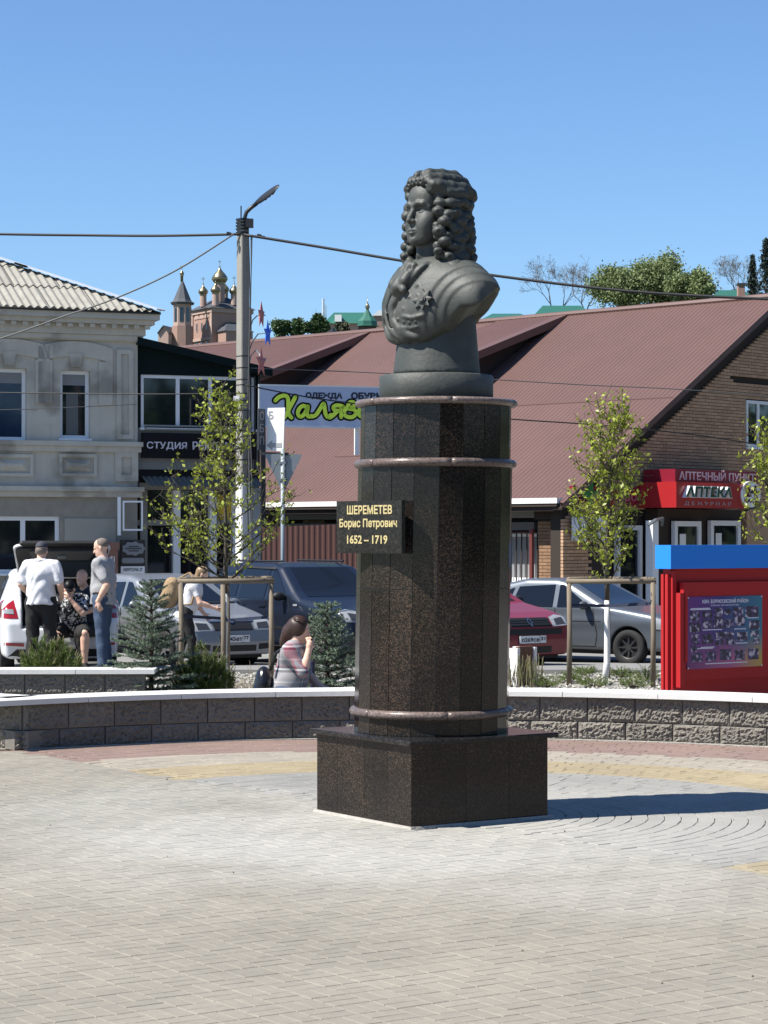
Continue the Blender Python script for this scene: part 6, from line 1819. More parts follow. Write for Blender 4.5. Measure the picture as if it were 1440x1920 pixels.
dome(412, 556, 1.1, 532, 1.75, 487)
dome(381, 565, .72, 553, 1.08, 519); dome(404, 563, .72, 550, 1.08, 525, -3); dome(422, 556, .66, 548, .95, 525, 4); dome(439, 562, .72, 552, 1.08, 517)
# bell tower
tc_ = CP(342, 600); to = Vector((tc_.x, tc_.y, 0))
zt1_, zt0_ = CP(0, 570).z, CP(0, 612).z
MB().lathe([(2.35, g0), (2.35, zt0_)], (to.x, to.y, 0), 8, a0=R(22)).build('tower_base', m_fbrick, church)
MB().lathe([(2.0, zt0_), (2.0, zt1_)], (to.x, to.y, 0), 8, a0=R(22)).build('belfry', m_fbrickd, church)
for k in range(8):
    a = R(22 + 22.5 + 45 * k); n_ = Vector((cos(a), sin(a))); pl = PL((to.x + n_.x * 1.86, to.y + n_.y * 1.86), (-n_.y, n_.x), n_)
    MB().pbox(pl, -.40, .40, zt0_ + .9, zt1_ - .9, .0, .06).build('bell_opening', m_glassd, church)
MB().lathe([(2.5, zt1_ - .15), (2.7, zt1_ + .25), (2.3, zt1_ + .4)], (to.x, to.y, 0), 8, a0=R(22)).build('tower_cornice', m_slroof, church)
MB().lathe([(2.25, zt1_ + .4), (1.9, zt1_ + 1.0), (.28, CP(0, 528).z)], (to.x, to.y, 0), 8, a0=R(22)).build('tent_roof', m_slroof, church)
c = CP(341, 528); MB().lathe([(.30, 0), (.30, 1.1), (.42, 1.15), (.30, 1.3), (.50, 1.55), (.42, 1.9), (.16, 2.3), (.06, 2.6), (.06, 3.6)], c, 12).build('finial_dome', m_dome, church, smooth=True)
MB().box(c.x - .35, c.x + .35, c.y - .05, c.y + .05, c.z + 3.2, c.z + 3.3).build('cross_arm', m_dome, church)
# nave, porch and apse
zn = CP(0, 628).z; zn1 = CP(0, 612).z
n0 = k0 + fa * 9.6; 
cbox(n0, 9.0, 6.5, g0, zn, 'nave', m_fbrick)
nc = Vector((n0.x, n0.y, 0)) + fa * 4.5 + fb * 3.25
MB().hexa([nc + fa * s * 4.6 + fb * t * 3.9 + Vector((0, 0, zn)) for s, t in ((-1, -1), (-1, 1), (1, 1), (1, -1))] + [nc + fa * s * 4.6 + fb * t * .05 + Vector((0, 0, zn + 2.0)) for s, t in ((-1, -1), (-1, 1), (1, 1), (1, -1))]).build('nave_roof', m_slroof, church)
for i in range(4): MB().pbox(CF, -9.6 - 1.2 - i * 2.1, -9.6 - .4 - i * 2.1, zn - 2.3, zn - .7, .02, .1).build('nave_window', m_glassd, church)
pc_ = CP(306, 640, -3); pcv = Vector((pc_.x, pc_.y, 0))
zp = CP(0, 626).z
MB().prism([(-1.4, g0), (1.4, g0), (1.4, zp), (0, zp + 1.3), (-1.4, zp)], lambda a, z, d: pcv - fa * a * 0 + Vector((a * .8, -a * .2, z)) + Vector((d * .3, d, 0)), 0, 6).build('porch', m_fbrickd, church)
for s in (-1, 1): MB().hexa([pcv + Vector((s * 1.6 * .8, -s * .3 - .4, zp - .25)), pcv + Vector((0, -.4, zp + 1.35)), pcv + Vector((2, 6.4, zp + 1.35)), pcv + Vector((s * 1.6 * .8 + 2, 6.4, zp - .25))] + [pcv + Vector((s * 1.6 * .8, -s * .3 - .4, zp - .05)), pcv + Vector((0, -.4, zp + 1.55)), pcv + Vector((2, 6.4, zp + 1.55)), pcv + Vector((s * 1.6 * .8 + 2, 6.4, zp - .05))]).build('porch_roof', m_slroof, church)
a0_ = Vector((k0.x, k0.y, 0)) + fb * 1.2 - fa * 4.0
cbox(a0_, 4.0, 6.5, g0, CP(0, 622).z, 'side_chapel', m_fbrick)
cc2 = a0_ + fa * 2 + fb * 3.25
MB().hexa([cc2 + fa * s * 2.2 + fb * t * 3.6 + Vector((0, 0, CP(0, 622).z)) for s, t in ((-1, -1), (-1, 1), (1, 1), (1, -1))] + [cc2 + fa * (1.9 if s > 0 else 1.5) + fb * t * 1.2 + Vector((0, 0, CP(0, 603).z)) for s, t in ((-1, -1), (-1, 1), (1, 1), (1, -1))]).build('chapel_roof', m_slroof, church)

def far_house(name, label, x0, x1, ye, yr, D, wall, roof, cat='building', gb=26.0, depth=8):
    t = thing(name, label, cat, tuple(wpt((x0 + x1) / 2, ye, D))); a = wpt(x0, ye, D); b = wpt(x1, ye, D); zr = wpt(x0, yr, D + depth / 2).z
    MB().box(a.x + .4, b.x - .4, D, D + depth, gb - 14, a.z).build('wall', wall, t)
    mb = MB(); mb.add([(a.x, D - .5, a.z - .15), (b.x, D - .5, a.z - .15), (b.x - 1.5, D + depth / 2, zr), (a.x + 1.5, D + depth / 2, zr), (a.x, D + depth + .5, a.z - .15), (b.x, D + depth + .5, a.z - .15)], [(0, 1, 2, 3), (4, 3, 2, 5), (0, 3, 4), (1, 5, 2), (0, 4, 5, 1)]); rf_ = mb.build('roof', roof, t)
    n = int((b.x - a.x) / 3)
    for i in range(n):
        x = a.x + (b.x - a.x) * (i + .5) / n; MB().box(x - .5, x + .5, D - .06, D - .01, a.z - 2.2, a.z - .8).build('window', m_glassd, t)
    return t, rf_
DH = 330.0
t, r_ = far_house('green_roof_house', 'long distant building with dark green roof left of the bust', 606, 702, 605, 586, DH, m_fbrickd, m_groof)
q = wpt(634, 599, DH - 1); MB().box(q.x - .5, q.x + .5, DH - 1, DH + 2, q.z - .3, q.z + .7).build('dormer', m_white, r_)
q = wpt(606, 590, DH + 4); ch = thing('boiler_chimney', 'pale slim boiler chimney behind the green-roofed building', 'chimney', tuple(q)); MB().lathe([(.26, -8), (.20, 2.4)], q, 8).build('stack', m_flash, ch); MB().lathe([(.12, -8), (.10, 1.4)], q + Vector((.4, 0, 0)), 6).build('pipe', m_flash, ch)
chp = thing('timber_chapel', 'small dark timber chapel with green tent roof and tiny dome', 'chapel', tuple(wpt(689, 612, DH - 12)))
c = wpt(689, 604, DH - 12); m_log = mat('dark logs', (.10, .075, .055), .9)
MB().lathe([(1.35, -12), (1.35, .0)], c, 8, a0=R(22)).build('log_wall', m_log, chp); MB().lathe([(1.75, -.6), (1.5, -.5), (1.45, .1), (.7, .9), (.22, 1.7)], c, 8, a0=R(22)).build('tent_roof', m_groof, chp)
MB().lathe([(.2, 1.6), (.2, 1.85), (.36, 2.1), (.22, 2.45), (.05, 2.8), (.04, 3.5)], c, 10).build('dome', m_dome, chp, smooth=True)
t = thing('pediment_house', 'distant brick house end with white pediment beside the chapel', 'house', tuple(wpt(710, 612, DH - 4))); a, b = wpt(701, 592, DH - 4), wpt(722, 592, DH - 4)
MB().box(a.x, b.x, DH - 4, DH + 4, 10, a.z).build('wall', m_fbrick, t); mb = MB(); mb.prism([(a.x - .2, a.z), (b.x + .2, a.z), ((a.x + b.x) / 2, a.z + .9)], lambda x, z, d: Vector((x, DH - 4 + d, z)), -.2, 8); mb.build('pediment', m_white, t)
far_house('green_roof_house', 'distant pale house with green roof right of the bust under bare trees', 905, 1000, 596, 588, 300, m_pale, m_groof)
far_house('green_roof_house', 'larger distant green roof in front of bare trees above the red roof', 1000, 1115, 590, 573, 290, m_pale, m_groof)
far_house('green_roof_house', 'distant green roof with chimney between leafy tree and conifers', 1335, 1420, 556, 544, 270, m_fbrick, m_groof)
q = wpt(1388, 548, 268); chk = thing('house_chimney', 'brick chimney rising beside the farthest right green roof', 'chimney', tuple(q)); MB().box(q.x - .4, q.x + .4, 267, 268, q.z - 4, q.z + .8).build('stack', m_fbrick, chk); MB().box(q.x - .5, q.x + .5, 266.9, 268.1, q.z + .801, q.z + 1.0).build('cap', m_slroof, chk)

m_cr1 = mat('round tree leaves', (.06, .115, .035), .7, island=.5, trans=.2)
m_cr2 = mat('spring tree leaves', (.24, .30, .115), .7, island=.28, trans=.25)
m_cr3 = mat('conifer leaves', (.022, .042, .030), .8, island=.5)
m_twf = mat('bare twigs', (.20, .175, .15), .95)
def far_tree(label, x, y0, y1, wpx, D, m, seed, n=2600, leaf=.42, blobs=14, cat='tree', gap=.0):
    """crown of leaf clumps: n leaf faces gathered in uneven clumps"""
    rng = np.random.default_rng(seed); s = D / F; c = wpt(x, (y0 + y1) / 2, D); rx = wpx * s / 2; rz_ = (y1 - y0) * s / 2
    t = thing('leafy_tree', label, cat, (c.x, D, c.z - rz_ - 4)); g = c.z - rz_ - 6
    mb = MB(); mb.tube([(c.x, D, g), (c.x + .2, D, c.z)], [.3, .12], 6); C = []
    for b in range(blobs):
        q = rng.normal(size=3); q /= np.linalg.norm(q); q *= rng.uniform(.2, .78); bc = np.array([c.x + q[0] * rx, D + q[1] * rx * .8, c.z + q[2] * rz_]); br = rng.uniform(.26, .42) * min(rx, rz_) * 1.15
        mb.tube([(c.x, D, c.z - rz_ * .6), bc], [.12, .03], 4); k = n // blobs; d = rng.normal(size=(k, 3)); d /= np.linalg.norm(d, axis=1)[:, None]; C.append(bc + d * br * np.abs(rng.normal(.8, .32, k))[:, None] * np.array([1, 1, .9]))
    C = np.concatenate(C); V, Q = leaf_arrays(C, leaf, rng, .2, .8)
    mb.build('trunk', m_twf, t); np_mesh('crown', V, Q, m, t, smooth=False, kind='stuff')
for i, (x, y0, w) in enumerate(((529, 594, 36), (558, 597, 34), (592, 590, 52))):
    far_tree(('leftmost', 'middle', 'rightmost and largest')[i] + ' of three round dark green trees on the hill left of the bust', x, y0, 632, w, 300, m_cr1, 20 + i, 7000, .36, 20)
far_tree('low shrubby tree between the round trees and the chapel', 643, 604, 628, 70, 305, mat('olive shrub leaves', (.06, .07, .03), .8, island=.4), 31, 900, .5, 8)
far_tree('broad spring-green tree on the left of the hilltop clump', 1165, 492, 590, 125, 285, m_cr2, 41, 17000, .32, 34)
far_tree('tallest spring-green tree in the middle of the hilltop clump', 1235, 471, 590, 140, 290, m_cr2, 42, 21000, .32, 38)
far_tree('darker green round tree on the right of the hilltop clump', 1300, 494, 580, 95, 280, m_cr2, 43, 13000, .32, 26)
def bare_tree(label, x, yb, yt, D, seed, sp=.5):
    rng = np.random.default_rng(seed); b = wpt(x, yb, D); h = wpt(x, yt, D).z - b.z; t = thing('bare_tree', label, 'tree', (b.x, D, b.z - 4)); mb = MB()
    def grow(p, d, L_, r, lv):
        e = p + d * L_; mb.tube([p, (p + e) / 2 + rng.normal(size=3) * L_ * .04, e], [r, r * .8, r * .65], 4 if lv < 2 else 3, caps=False)
        if lv >= 9: return
        for k in range(3 if lv in (1, 3) else 2):
            nd = d + rng.normal(size=3) * sp + [0, 0, .12]; nd /= np.linalg.norm(nd); grow(e, nd, L_ * rng.uniform(.66, .86), max(.016, r * .60), lv + 1)
    grow(np.array([b.x, D, b.z - 4]), np.array([0, 0, 1.]), (h + 4) * .285, .22, 0); 
    mb.build('branches', m_twf, t, recalc=False)
bare_tree('left bare grey tree behind the green roof right of the bust', 1040, 585, 500, 310, 3)
bare_tree('bare grey tree close to the left side of the leafy hilltop clump', 1100, 580, 500, 306, 5)
bare_tree('bare pale tree left of the conifers at the right edge', 1385, 560, 478, 280, 8)
def conifer(label, x, yb, yt, w, D, seed):
    rng = np.random.default_rng(seed); b = wpt(x, yb, D); h = wpt(x, yt, D).z - b.z; rw = w * D / F / 2; t = thing('conifer', label, 'conifer', (b.x, D, b.z - 3)); mb = MB(); mb.tube([(b.x, D, b.z - 3), (b.x, D, b.z + h)], [.2, .04], 5); mb.build('trunk', m_twf, t); C = []
    for i in range(36):
        s = i / 36
        for j in range(6):
            a = rng.uniform(0, 6.28); r_ = rw * (1 - s) ** .8 * rng.uniform(.5, 1.1); k = 10
            q = rng.uniform(.2, 1, k)[:, None]; C.append(np.array([b.x, D, b.z + h * s]) + q * np.array([r_ * cos(a), r_ * sin(a), -.15 * r_]) + rng.normal(size=(k, 3)) * .10)
    V, Q = leaf_arrays(np.concatenate(C), .36, rng, .5, .5); np_mesh('crown', V, Q, m_cr3, t, smooth=False, kind='stuff')
conifer('tall dark conifer at the right edge of the hill', 1436, 560, 446, 66, 262, 2)
conifer('shorter dark conifer just left of the tall one', 1411, 560, 478, 34, 266, 3)

# unseen trees added right of and behind the camera to darken granite reflections
rng = np.random.default_rng(99); C = []; mb = MB()
for i in range(30):
    a = R(-62 + 150 * i / 29); r_ = 46 + 9 * (i % 2) + rng.uniform(-3, 3); b = np.array([CX + r_ * cos(-a) , 12 + r_ * sin(-a) , 0.]); 
    h = rng.uniform(9, 13); mb.tube([b, b + [0, 0, h * .6]], [.3, .15], 6)
    for q in range(9):
        c_ = b + np.array([rng.normal() * 2.0, rng.normal() * 2.0, rng.uniform(1.2, h)]); d = rng.normal(size=(110, 3)); C.append(c_ + d * np.array([1.1, 1.1, .9]))
mb.build('added_trunks', m_twf, kind='stuff'); V, Q = leaf_arrays(np.concatenate(C), 1.0, rng, .2, .8); np_mesh('added_woods', V, Q, m_cr1, None, smooth=False, kind='stuff')
# ------------------------------------------------------------------ parked cars
m_tyre = mat('tyre rubber', (.018, .018, .018), .85)
m_rim = mat('alloy rim', (.35, .36, .38), .35, metal=.6)
m_rimd = mat('dark steel rim', (.05, .05, .052), .5, metal=.4)
m_under = mat('dark car trim', (.012, .012, .013), .6)
m_carglass = mat('tinted car glass', (.010, .013, .020), .06, spec=.42, coat=0)
m_lamp = mat('clear headlamp', (.38, .40, .42), .12, coat=.4)
m_lampd = mat('lamp interior', (.10, .105, .11), .2, metal=.5)
m_tail = mat('red tail lamp', (.42, .012, .015), .12, coat=.8)
m_chrome = mat('chrome', (.58, .58, .58), .12, metal=.95)
m_plate = mat('plate white', (.64, .64, .63), .5)
m_dash = mat('sunlit dashboard', (.05, .05, .055), .8)
def paint(name, col, metal=.25): return mat(name, col, .38, metal=metal, coat=.35, var=.03, vs=2)

def poly_sdf(px, pz, poly):
    d = np.full(np.broadcast(px, pz).shape, 1e9); s = np.ones_like(d); n = len(poly)
    for i in range(n):
        ax, az = poly[i]; bx_, bz_ = poly[i - 1]
        ex, ez = bx_ - ax, bz_ - az; wx, wz = px - ax, pz - az
        t = np.clip((wx * ex + wz * ez) / (ex * ex + ez * ez), 0, 1)
        d = np.minimum(d, (wx - ex * t) ** 2 + (wz - ez * t) ** 2)
        c1 = pz >= az; c2 = pz < bz_; c3 = ex * wz > ez * wx
        fl = (c1 & c2 & c3) | (~c1 & ~c2 & ~c3); s = np.where(fl, -s, s)
    return s * np.sqrt(d)
def smax(a, b, k):
    h = np.clip(.5 - .5 * (b - a) / k, 0, 1); return b * (1 - h) + a * h + k * h * (1 - h)

class Car:
    def __init__(s, name, label, loc, heading, prof, W, belt, axles, wheel_r, pm, tumble=.32, rim=None, res=.02, taper=.10, arch=.05, group='cars parked along the road', cuts=()):
        s.t = thing(name, label, 'car', loc, group, heading, local=True); s.W = W; s.pm = pm
        L_ = max(p[0] for p in prof); L0 = min(p[0] for p in prof); s.L = (L0, L_)
        def fn(X, Y, Z):
            d2 = poly_sdf(X, Z, prof)
            xn = np.clip((X - (L_ - .75)) / .75, 0, 1.2); xr = np.clip(((L0 + .6) - X) / .6, 0, 1.2)
            w = W / 2 - W * taper * .55 * xn ** 2 - W * taper * .4 * xr ** 2 - tumble * np.clip(Z - belt, 0, 1) - .10 * np.clip(.45 - Z, 0, 1) + .018 * np.exp(-((Z - belt + .22) / .1) ** 2)
            return smax(d2 * np.ones_like(Y), np.abs(Y) - w, .10)
        zt = max(p[1] for p in prof); zb_ = min(p[1] for p in prof)
        S = SDF().fun(fn, (L0 - .02, -W / 2 - .03, zb_ - .02), (L_ + .02, W / 2 + .03, zt + .02), k=.001)
        for ax in axles:
            for sy in (-1, 1): S.cap((ax, sy * (W / 2 - .16), wheel_r), (ax, sy * (W / 2 + .5), wheel_r), wheel_r + arch, k=.015, op='s')
        for lo_, hi_ in cuts:
            lo_ = np.array(lo_); hi_ = np.array(hi_)
            S.fun(lambda X, Y, Z: np.maximum(np.maximum(np.maximum(lo_[0] - X, X - hi_[0]), np.maximum(lo_[1] - Y, Y - hi_[1])), np.maximum(lo_[2] - Z, Z - hi_[2])), lo_, hi_, k=.01, op='s')
        pos, fc = S.mesh(res, 2)
        s.body = np_mesh('body', pos, fc, pm, s.t); s.bvh = BVHTree.FromPolygons([Vector(p) for p in pos], [tuple(f) for f in fc])
        MB().box(L0 + .12, L_ - .12, -W / 2 + .25, W / 2 - .25, .17, .34).build('underbody', m_under, s.t)
        s.axles, s.r = axles, wheel_r
        for ax in axles:
            for sy in (-1, 1): s.wheel(ax, sy, rim)
    def wheel(s, ax, sy, rim):
        r = s.r; y0 = sy * (s.W / 2 - .015); mb = MB(); n = 28
        prof = [(r * .60, -.02), (r * .66, .0), (r * .94, .006), (r, -.03), (r, -.17), (r * .9, -.2), (r * .5, -.2)]
        def pt(rr, d, t): return (ax + rr * cos(t), y0 + sy * d, r + rr * sin(t))
        mb.add([pt(rr, d, 2 * pi * k / n) for rr, d in prof for k in range(n)], [(i * n + k, i * n + (k + 1) % n, (i + 1) * n + (k + 1) % n, (i + 1) * n + k) for i in range(len(prof) - 1) for k in range(n)])
        w = mb.build('wheel', m_tyre, s.t, smooth=True)
        mb = MB(); pr = [(r * .63, -.012), (r * .58, -.022), (r * .55, -.06), (.001, -.06)]
        mb.add([pt(rr, d, 2 * pi * k / n) for rr, d in pr for k in range(n)], [(i * n + k, i * n + (k + 1) % n, (i + 1) * n + (k + 1) % n, (i + 1) * n + k) for i in range(len(pr) - 1) for k in range(n)])
        mb.build('rim_dish', m_rimd, w)
        mb = MB()
        for k in range(5 if rim is m_rim else 8):
            t = 2 * pi * k / (5 if rim is m_rim else 8); wd = .09 if rim is m_rim else .055
            mb.hexa([pt(r * .12, -.03, t - .5), pt(r * .61, -.020, t - wd), pt(r * .61, -.020, t + wd), pt(r * .12, -.03, t + .5), pt(r * .12, -.055, t - .5), pt(r * .61, -.05, t - wd), pt(r * .61, -.05, t + wd), pt(r * .12, -.055, t + .5)])
        mb.add([pt(r * .17, -.022, 2 * pi * k / 12) for k in range(12)], [tuple(range(12))])
        mb.build('rim', rim or m_rimd, w)
    def patch(s, poly, axis, name, m, off=.005, parent=None, cuts=6, sym=False, label=None, thick=0):
        """polygon projected on the body. axis 'l'/'r' side (x,z), 'f'/'b' front/back (y,z), 't' top (x,y)"""
        bm = bmesh.new(); vs = [bm.verts.new((a, b, 0)) for a, b in poly]; f = bm.faces.new(vs); bmesh.ops.triangulate(bm, faces=[f]); bmesh.ops.subdivide_edges(bm, edges=bm.edges[:], cuts=cuts, use_grid_fill=True)
        D = {'l': (Vector((0, -1, 0)), lambda a, b: Vector((a, 3, b))), 'r': (Vector((0, 1, 0)), lambda a, b: Vector((a, -3, b))), 'f': (Vector((-1, 0, 0)), lambda a, b: Vector((5, a, b))), 'b': (Vector((1, 0, 0)), lambda a, b: Vector((-5, a, b))), 't': (Vector((0, 0, -1)), lambda a, b: Vector((a, b, 3)))}[axis]
        bad = []
        for v in bm.verts:
            o = D[1](v.co.x, v.co.y); h, nrm, _, _ = s.bvh.ray_cast(o, D[0])
            if h is None: bad.append(v); continue
            v.co = h - D[0] * off + (nrm if nrm.dot(D[0]) < 0 else -nrm) * off * .5
        if bad: bmesh.ops.delete(bm, geom=bad, context='VERTS')
        me = bpy.data.meshes.new(name); bmesh.ops.recalc_face_normals(bm, faces=bm.faces); bm.to_mesh(me); bm.free()
        me.polygons.foreach_set('use_smooth', [True] * len(me.polygons)); me.materials.append(m)
        return link(name, me, parent or s.t, None, label)
    def both(s, poly, name, m, **k):
        s.patch(poly, 'l', name, m, **k); s.patch(poly, 'r', name, m, **k)
    def seam(s, pts, axis='r', w=.008, name='panel_gap'):
        for a, b in zip(pts[:-1], pts[1:]):
            a, b = Vector(a), Vector(b); d = (b - a).normalized(); n = Vector((-d.y, d.x)) * w
            s.patch([tuple(a - n), tuple(b - n), tuple(b + n), tuple(a + n)], axis, name, m_under, off=.003, cuts=4)
    def mirror(s, x, z, m):
        for sy in (-1, 1):
            S = SDF().ell((x, sy * (s.W / 2 + .10), z), (.065, .115, .075), k=.02).cap((x + .02, sy * (s.W / 2 - .12), z - .06), (x, sy * (s.W / 2 + .03), z - .02), .03, k=.02)
            p, f = S.mesh(.014, 1); np_mesh('mirror', p, f, m, s.t)
    def plate(s, text, region, x, z, end='f'):
        w, h = .52, .112; sg = 1 if end == 'f' else -1
        hit = s.bvh.ray_cast(Vector((sg * 5, 0, z)), Vector((-sg, 0, 0)))[0]; xx = hit.x + sg * .02
        p = MB().box(xx - .012, xx + .008, -w / 2, w / 2, z - h / 2, z + h / 2).build('number_plate', m_plate, s.t)
        fn = lambda a, z_, d: Vector((xx + sg * (.009 + d), a * sg, z_))
        MB().prism([(-w / 2, z - h / 2), (w / 2, z - h / 2), (w / 2, z + h / 2), (-w / 2, z + h / 2)], lambda a, b, d: Vector((xx - sg * .02 + sg * d, a * 1.04, z + (b - z) * 1.14)), 0, .010).build('plate_holder', m_under, s.t)
        text_mb(text, None, -w / 2 + .03, .12, z - .035, z + .030, 0, .003, bold=.02, fn=fn).build('lettering', m_under, p, kind='stuff')
        text_mb(region, None, .15, w / 2 - .02, z - .015, z + .040, 0, .003, bold=.02, fn=fn).build('lettering', m_under, p, kind='stuff')
        MB().box(xx + .0085 if sg > 0 else xx - .0105, xx + .0105 if sg > 0 else xx - .0085, .130, .136, z - h / 2, z + h / 2).build('plate_divider', m_under, p)

HB = R(-90)
def car_at(x, D, rz): p = wpt(x, 0, D); return (p.x, D, gz(D)), HB + rz
# silver hatchback
loc, hd = car_at(312, 36.3, R(37))
c = Car('parked_car', 'silver hatchback with number plate о145ет77, parked nose out behind the left young tree', loc, hd,
        [(2.0, .22), (2.03, .42), (2.0, .62), (1.90, .74), (1.62, .84), (.98, .97), (.70, 1.12), (.20, 1.385), (-.10, 1.44), (-.8, 1.455), (-1.45, 1.38), (-1.86, 1.02), (-1.98, .85), (-1.98, .5), (-1.92, .22)], 1.65, .93, (1.22, -1.25), .30, paint('silver paint', (.36, .38, .405), .55), rim=m_rim)
c.patch([(-.60, .985), (.60, .985), (.47, 1.375), (-.47, 1.375)], 'f', 'windscreen', m_carglass)
c.both([(.62, .955), (.0, .945), (.0, 1.335), (.12, 1.33)], 'front_window', m_carglass); c.both([(-.09, .945), (-.92, .955), (-.92, 1.31), (-.09, 1.335)], 'rear_window', m_carglass); c.both([(-1.02, .99), (-1.42, 1.04), (-1.26, 1.27), (-1.02, 1.30)], 'quarter_window', m_carglass)
for y in (-1, 1):
    c.patch([(y * .38, .60), (y * .72, .60), (y * .74, .70), (y * .69, .765), (y * .40, .745)], 'f', 'headlight', m_lamp); c.patch([(y * .44, .63), (y * .66, .63), (y * .66, .73), (y * .46, .715)], 'f', 'lamp_interior', m_lampd, off=.008)
    c.patch([(y * .45, .30), (y * .70, .32), (y * .70, .40), (y * .45, .39)], 'f', 'air_intake', m_under)
c.patch([(-.35, .60), (.35, .60), (.36, .735), (-.36, .735)], 'f', 'grille', m_under); c.patch([(-.42, .735), (.42, .735), (.42, .76), (-.42, .76)], 'f', 'grille_bar', m_chrome, off=.010)
c.patch([(.055 * cos(i * pi / 6), .755 + .045 * sin(i * pi / 6)) for i in range(12)], 'f', 'badge', m_chrome, off=.016, cuts=2)
c.patch([(-.40, .28), (.40, .28), (.40, .375), (-.40, .375)], 'f', 'lower_grille', m_under)
c.plate('о145ет', '77', 2.0, .475); c.mirror(.58, .985, c.pm)
c.seam([(.66, .94), (.72, .5), (.70, .3)]); c.seam([(-.05, .93), (-.05, .30)]); c.seam([(-.98, .95), (-.93, .62), (-.72, .35)]); c.seam([(.7, .30), (-.72, .30)]); c.seam([(1.55, .40), (.85, .42), (-.9, .42)], w=.012)
for x in (-.0 - .20, -.85): c.patch([(x, .835), (x + .17, .835), (x + .17, .875), (x, .875)], 'r', 'door_handle', m_under, off=.02, cuts=2)
c.patch([(-.75, 1.02), (.75, 1.02), (.70, 1.0), (-.70, 1.0)], 'f', 'wiper_tray', m_under, off=.012)
# dark blue estate / off-roader
loc, hd = car_at(590, 37.2, R(34))
c = Car('parked_car', 'dark navy blue off-roader with roof rails, parked nose out left of the pedestal', loc, hd,
        [(2.2, .30), (2.24, .55), (2.20, .80), (2.05, .93), (1.6, 1.0), (.95, 1.09), (.70, 1.22), (.12, 1.60), (-.2, 1.66), (-1.2, 1.67), (-1.85, 1.60), (-2.12, 1.15), (-2.2, .95), (-2.2, .55), (-2.12, .30)], 1.80, 1.06, (1.32, -1.35), .36, paint('navy paint', (.011, .018, .038), .2), rim=m_rim, arch=.06)
c.patch([(-.68, 1.13), (.68, 1.13), (.55, 1.585), (-.55, 1.585)], 'f', 'windscreen', m_carglass)
c.both([(.58, 1.09), (-.05, 1.08), (-.05, 1.55), (.05, 1.55)], 'front_window', m_carglass); c.both([(-.15, 1.08), (-.98, 1.08), (-.98, 1.55), (-.15, 1.56)], 'rear_window', m_carglass); c.both([(-1.08, 1.10), (-1.72, 1.12), (-1.62, 1.48), (-1.08, 1.54)], 'quarter_window', m_carglass)
c.both([(.02, 1.555), (-1.0, 1.575), (-1.0, 1.60), (.0, 1.585)], 'wind_deflector', m_under, off=.02)
for y in (-1, 1):
    c.patch([(y * .46, .74), (y * .80, .76), (y * .82, .93), (y * .66, .95), (y * .48, .90)], 'f', 'headlight', m_lamp); c.patch([(y * .52, .78), (y * .72, .79), (y * .72, .90), (y * .54, .87)], 'f', 'lamp_interior', m_lampd, off=.008)
    MB().tube([(-.05, y * .60, 1.69), (-1.5, y * .60, 1.69)], .018, 6).build('roof_rail', m_steeld, c.t)
c.patch([(-.42, .74), (.42, .74), (.44, .90), (-.44, .90)], 'f', 'grille', m_under); c.patch([(-.6, .36), (.6, .36), (.6, .55), (-.6, .55)], 'f', 'lower_grille', m_under)
c.mirror(.50, 1.13, m_under); c.seam([(.62, 1.07), (.78, .7), (.74, .4)]); c.seam([(-.10, 1.07), (-.10, .40)]); c.seam([(-1.03, 1.07), (-1.0, .7), (-.85, .42)]); c.seam([(.85, .62), (-.95, .62)], w=.02)
for x in (-.28, -.95): c.patch([(x, .955), (x + .19, .955), (x + .19, .99), (x, .99)], 'r', 'door_handle', c.pm, off=.022, cuts=2)
c.patch([(.80, .98), (.92, .98), (.92, 1.01), (.80, 1.01)], 'r', 'side_repeater', m_lamp, off=.012, cuts=2)
# dark red saloon
loc, hd = car_at(838, 36.2, R(36))
c = Car('parked_car', 'dark red saloon with number plate о269св31, half hidden right of the pedestal', loc, hd,
        [(2.12, .22), (2.15, .45), (2.12, .68), (2.0, .80), (1.7, .88), (1.0, 1.0), (.78, 1.10), (.22, 1.43), (-.05, 1.50), (-.7, 1.50), (-1.15, 1.40), (-1.55, 1.10), (-2.05, 1.05), (-2.12, .9), (-2.12, .5), (-2.05, .22)], 1.74, .98, (1.28, -1.35), .31, paint('dark red paint', (.27, .02, .032), .1))
c.patch([(-.65, 1.03), (.65, 1.03), (.53, 1.42), (-.53, 1.42)], 'f', 'windscreen', m_carglass)
c.both([(.66, .995), (.0, .99), (.0, 1.39), (.14, 1.38)], 'front_window', m_carglass); c.both([(-.09, .99), (-.95, .99), (-.80, 1.36), (-.09, 1.39)], 'rear_window', m_carglass)
for y in (-1, 1): c.patch([(y * .43, .66), (y * .78, .68), (y * .80, .80), (y * .66, .835), (y * .44, .80)], 'f', 'headlight', m_lamp); c.patch([(y * .50, .69), (y * .70, .70), (y * .70, .80), (y * .52, .775)], 'f', 'lamp_interior', m_lampd, off=.008)
c.patch([(-.42, .665), (.42, .665), (.40, .80), (-.40, .80)], 'f', 'grille', m_under)
for z in (.69, .725, .76): c.patch([(-.40, z), (.40, z), (.40, z + .012), (-.40, z + .012)], 'f', 'grille_bar', m_steeld, off=.012, cuts=4)
for a, b in (((0, .672), (-.04, .735)), ((-.04, .735), (0, .798)), ((0, .798), (.04, .735)), ((.04, .735), (0, .672))):
    A, B = Vector(a), Vector(b); d = (B - A).normalized(); n = Vector((-d.y, d.x)) * .011; c.patch([tuple(A - n), tuple(B - n), tuple(B + n), tuple(A + n)], 'f', 'badge', m_chrome, off=.02, cuts=2)
c.patch([(-.85, .545), (.85, .545), (.85, .63), (-.85, .63)], 'f', 'bumper_strip', m_under); c.patch([(-.40, .26), (.40, .26), (.40, .36), (-.40, .36)], 'f', 'lower_grille', m_under)
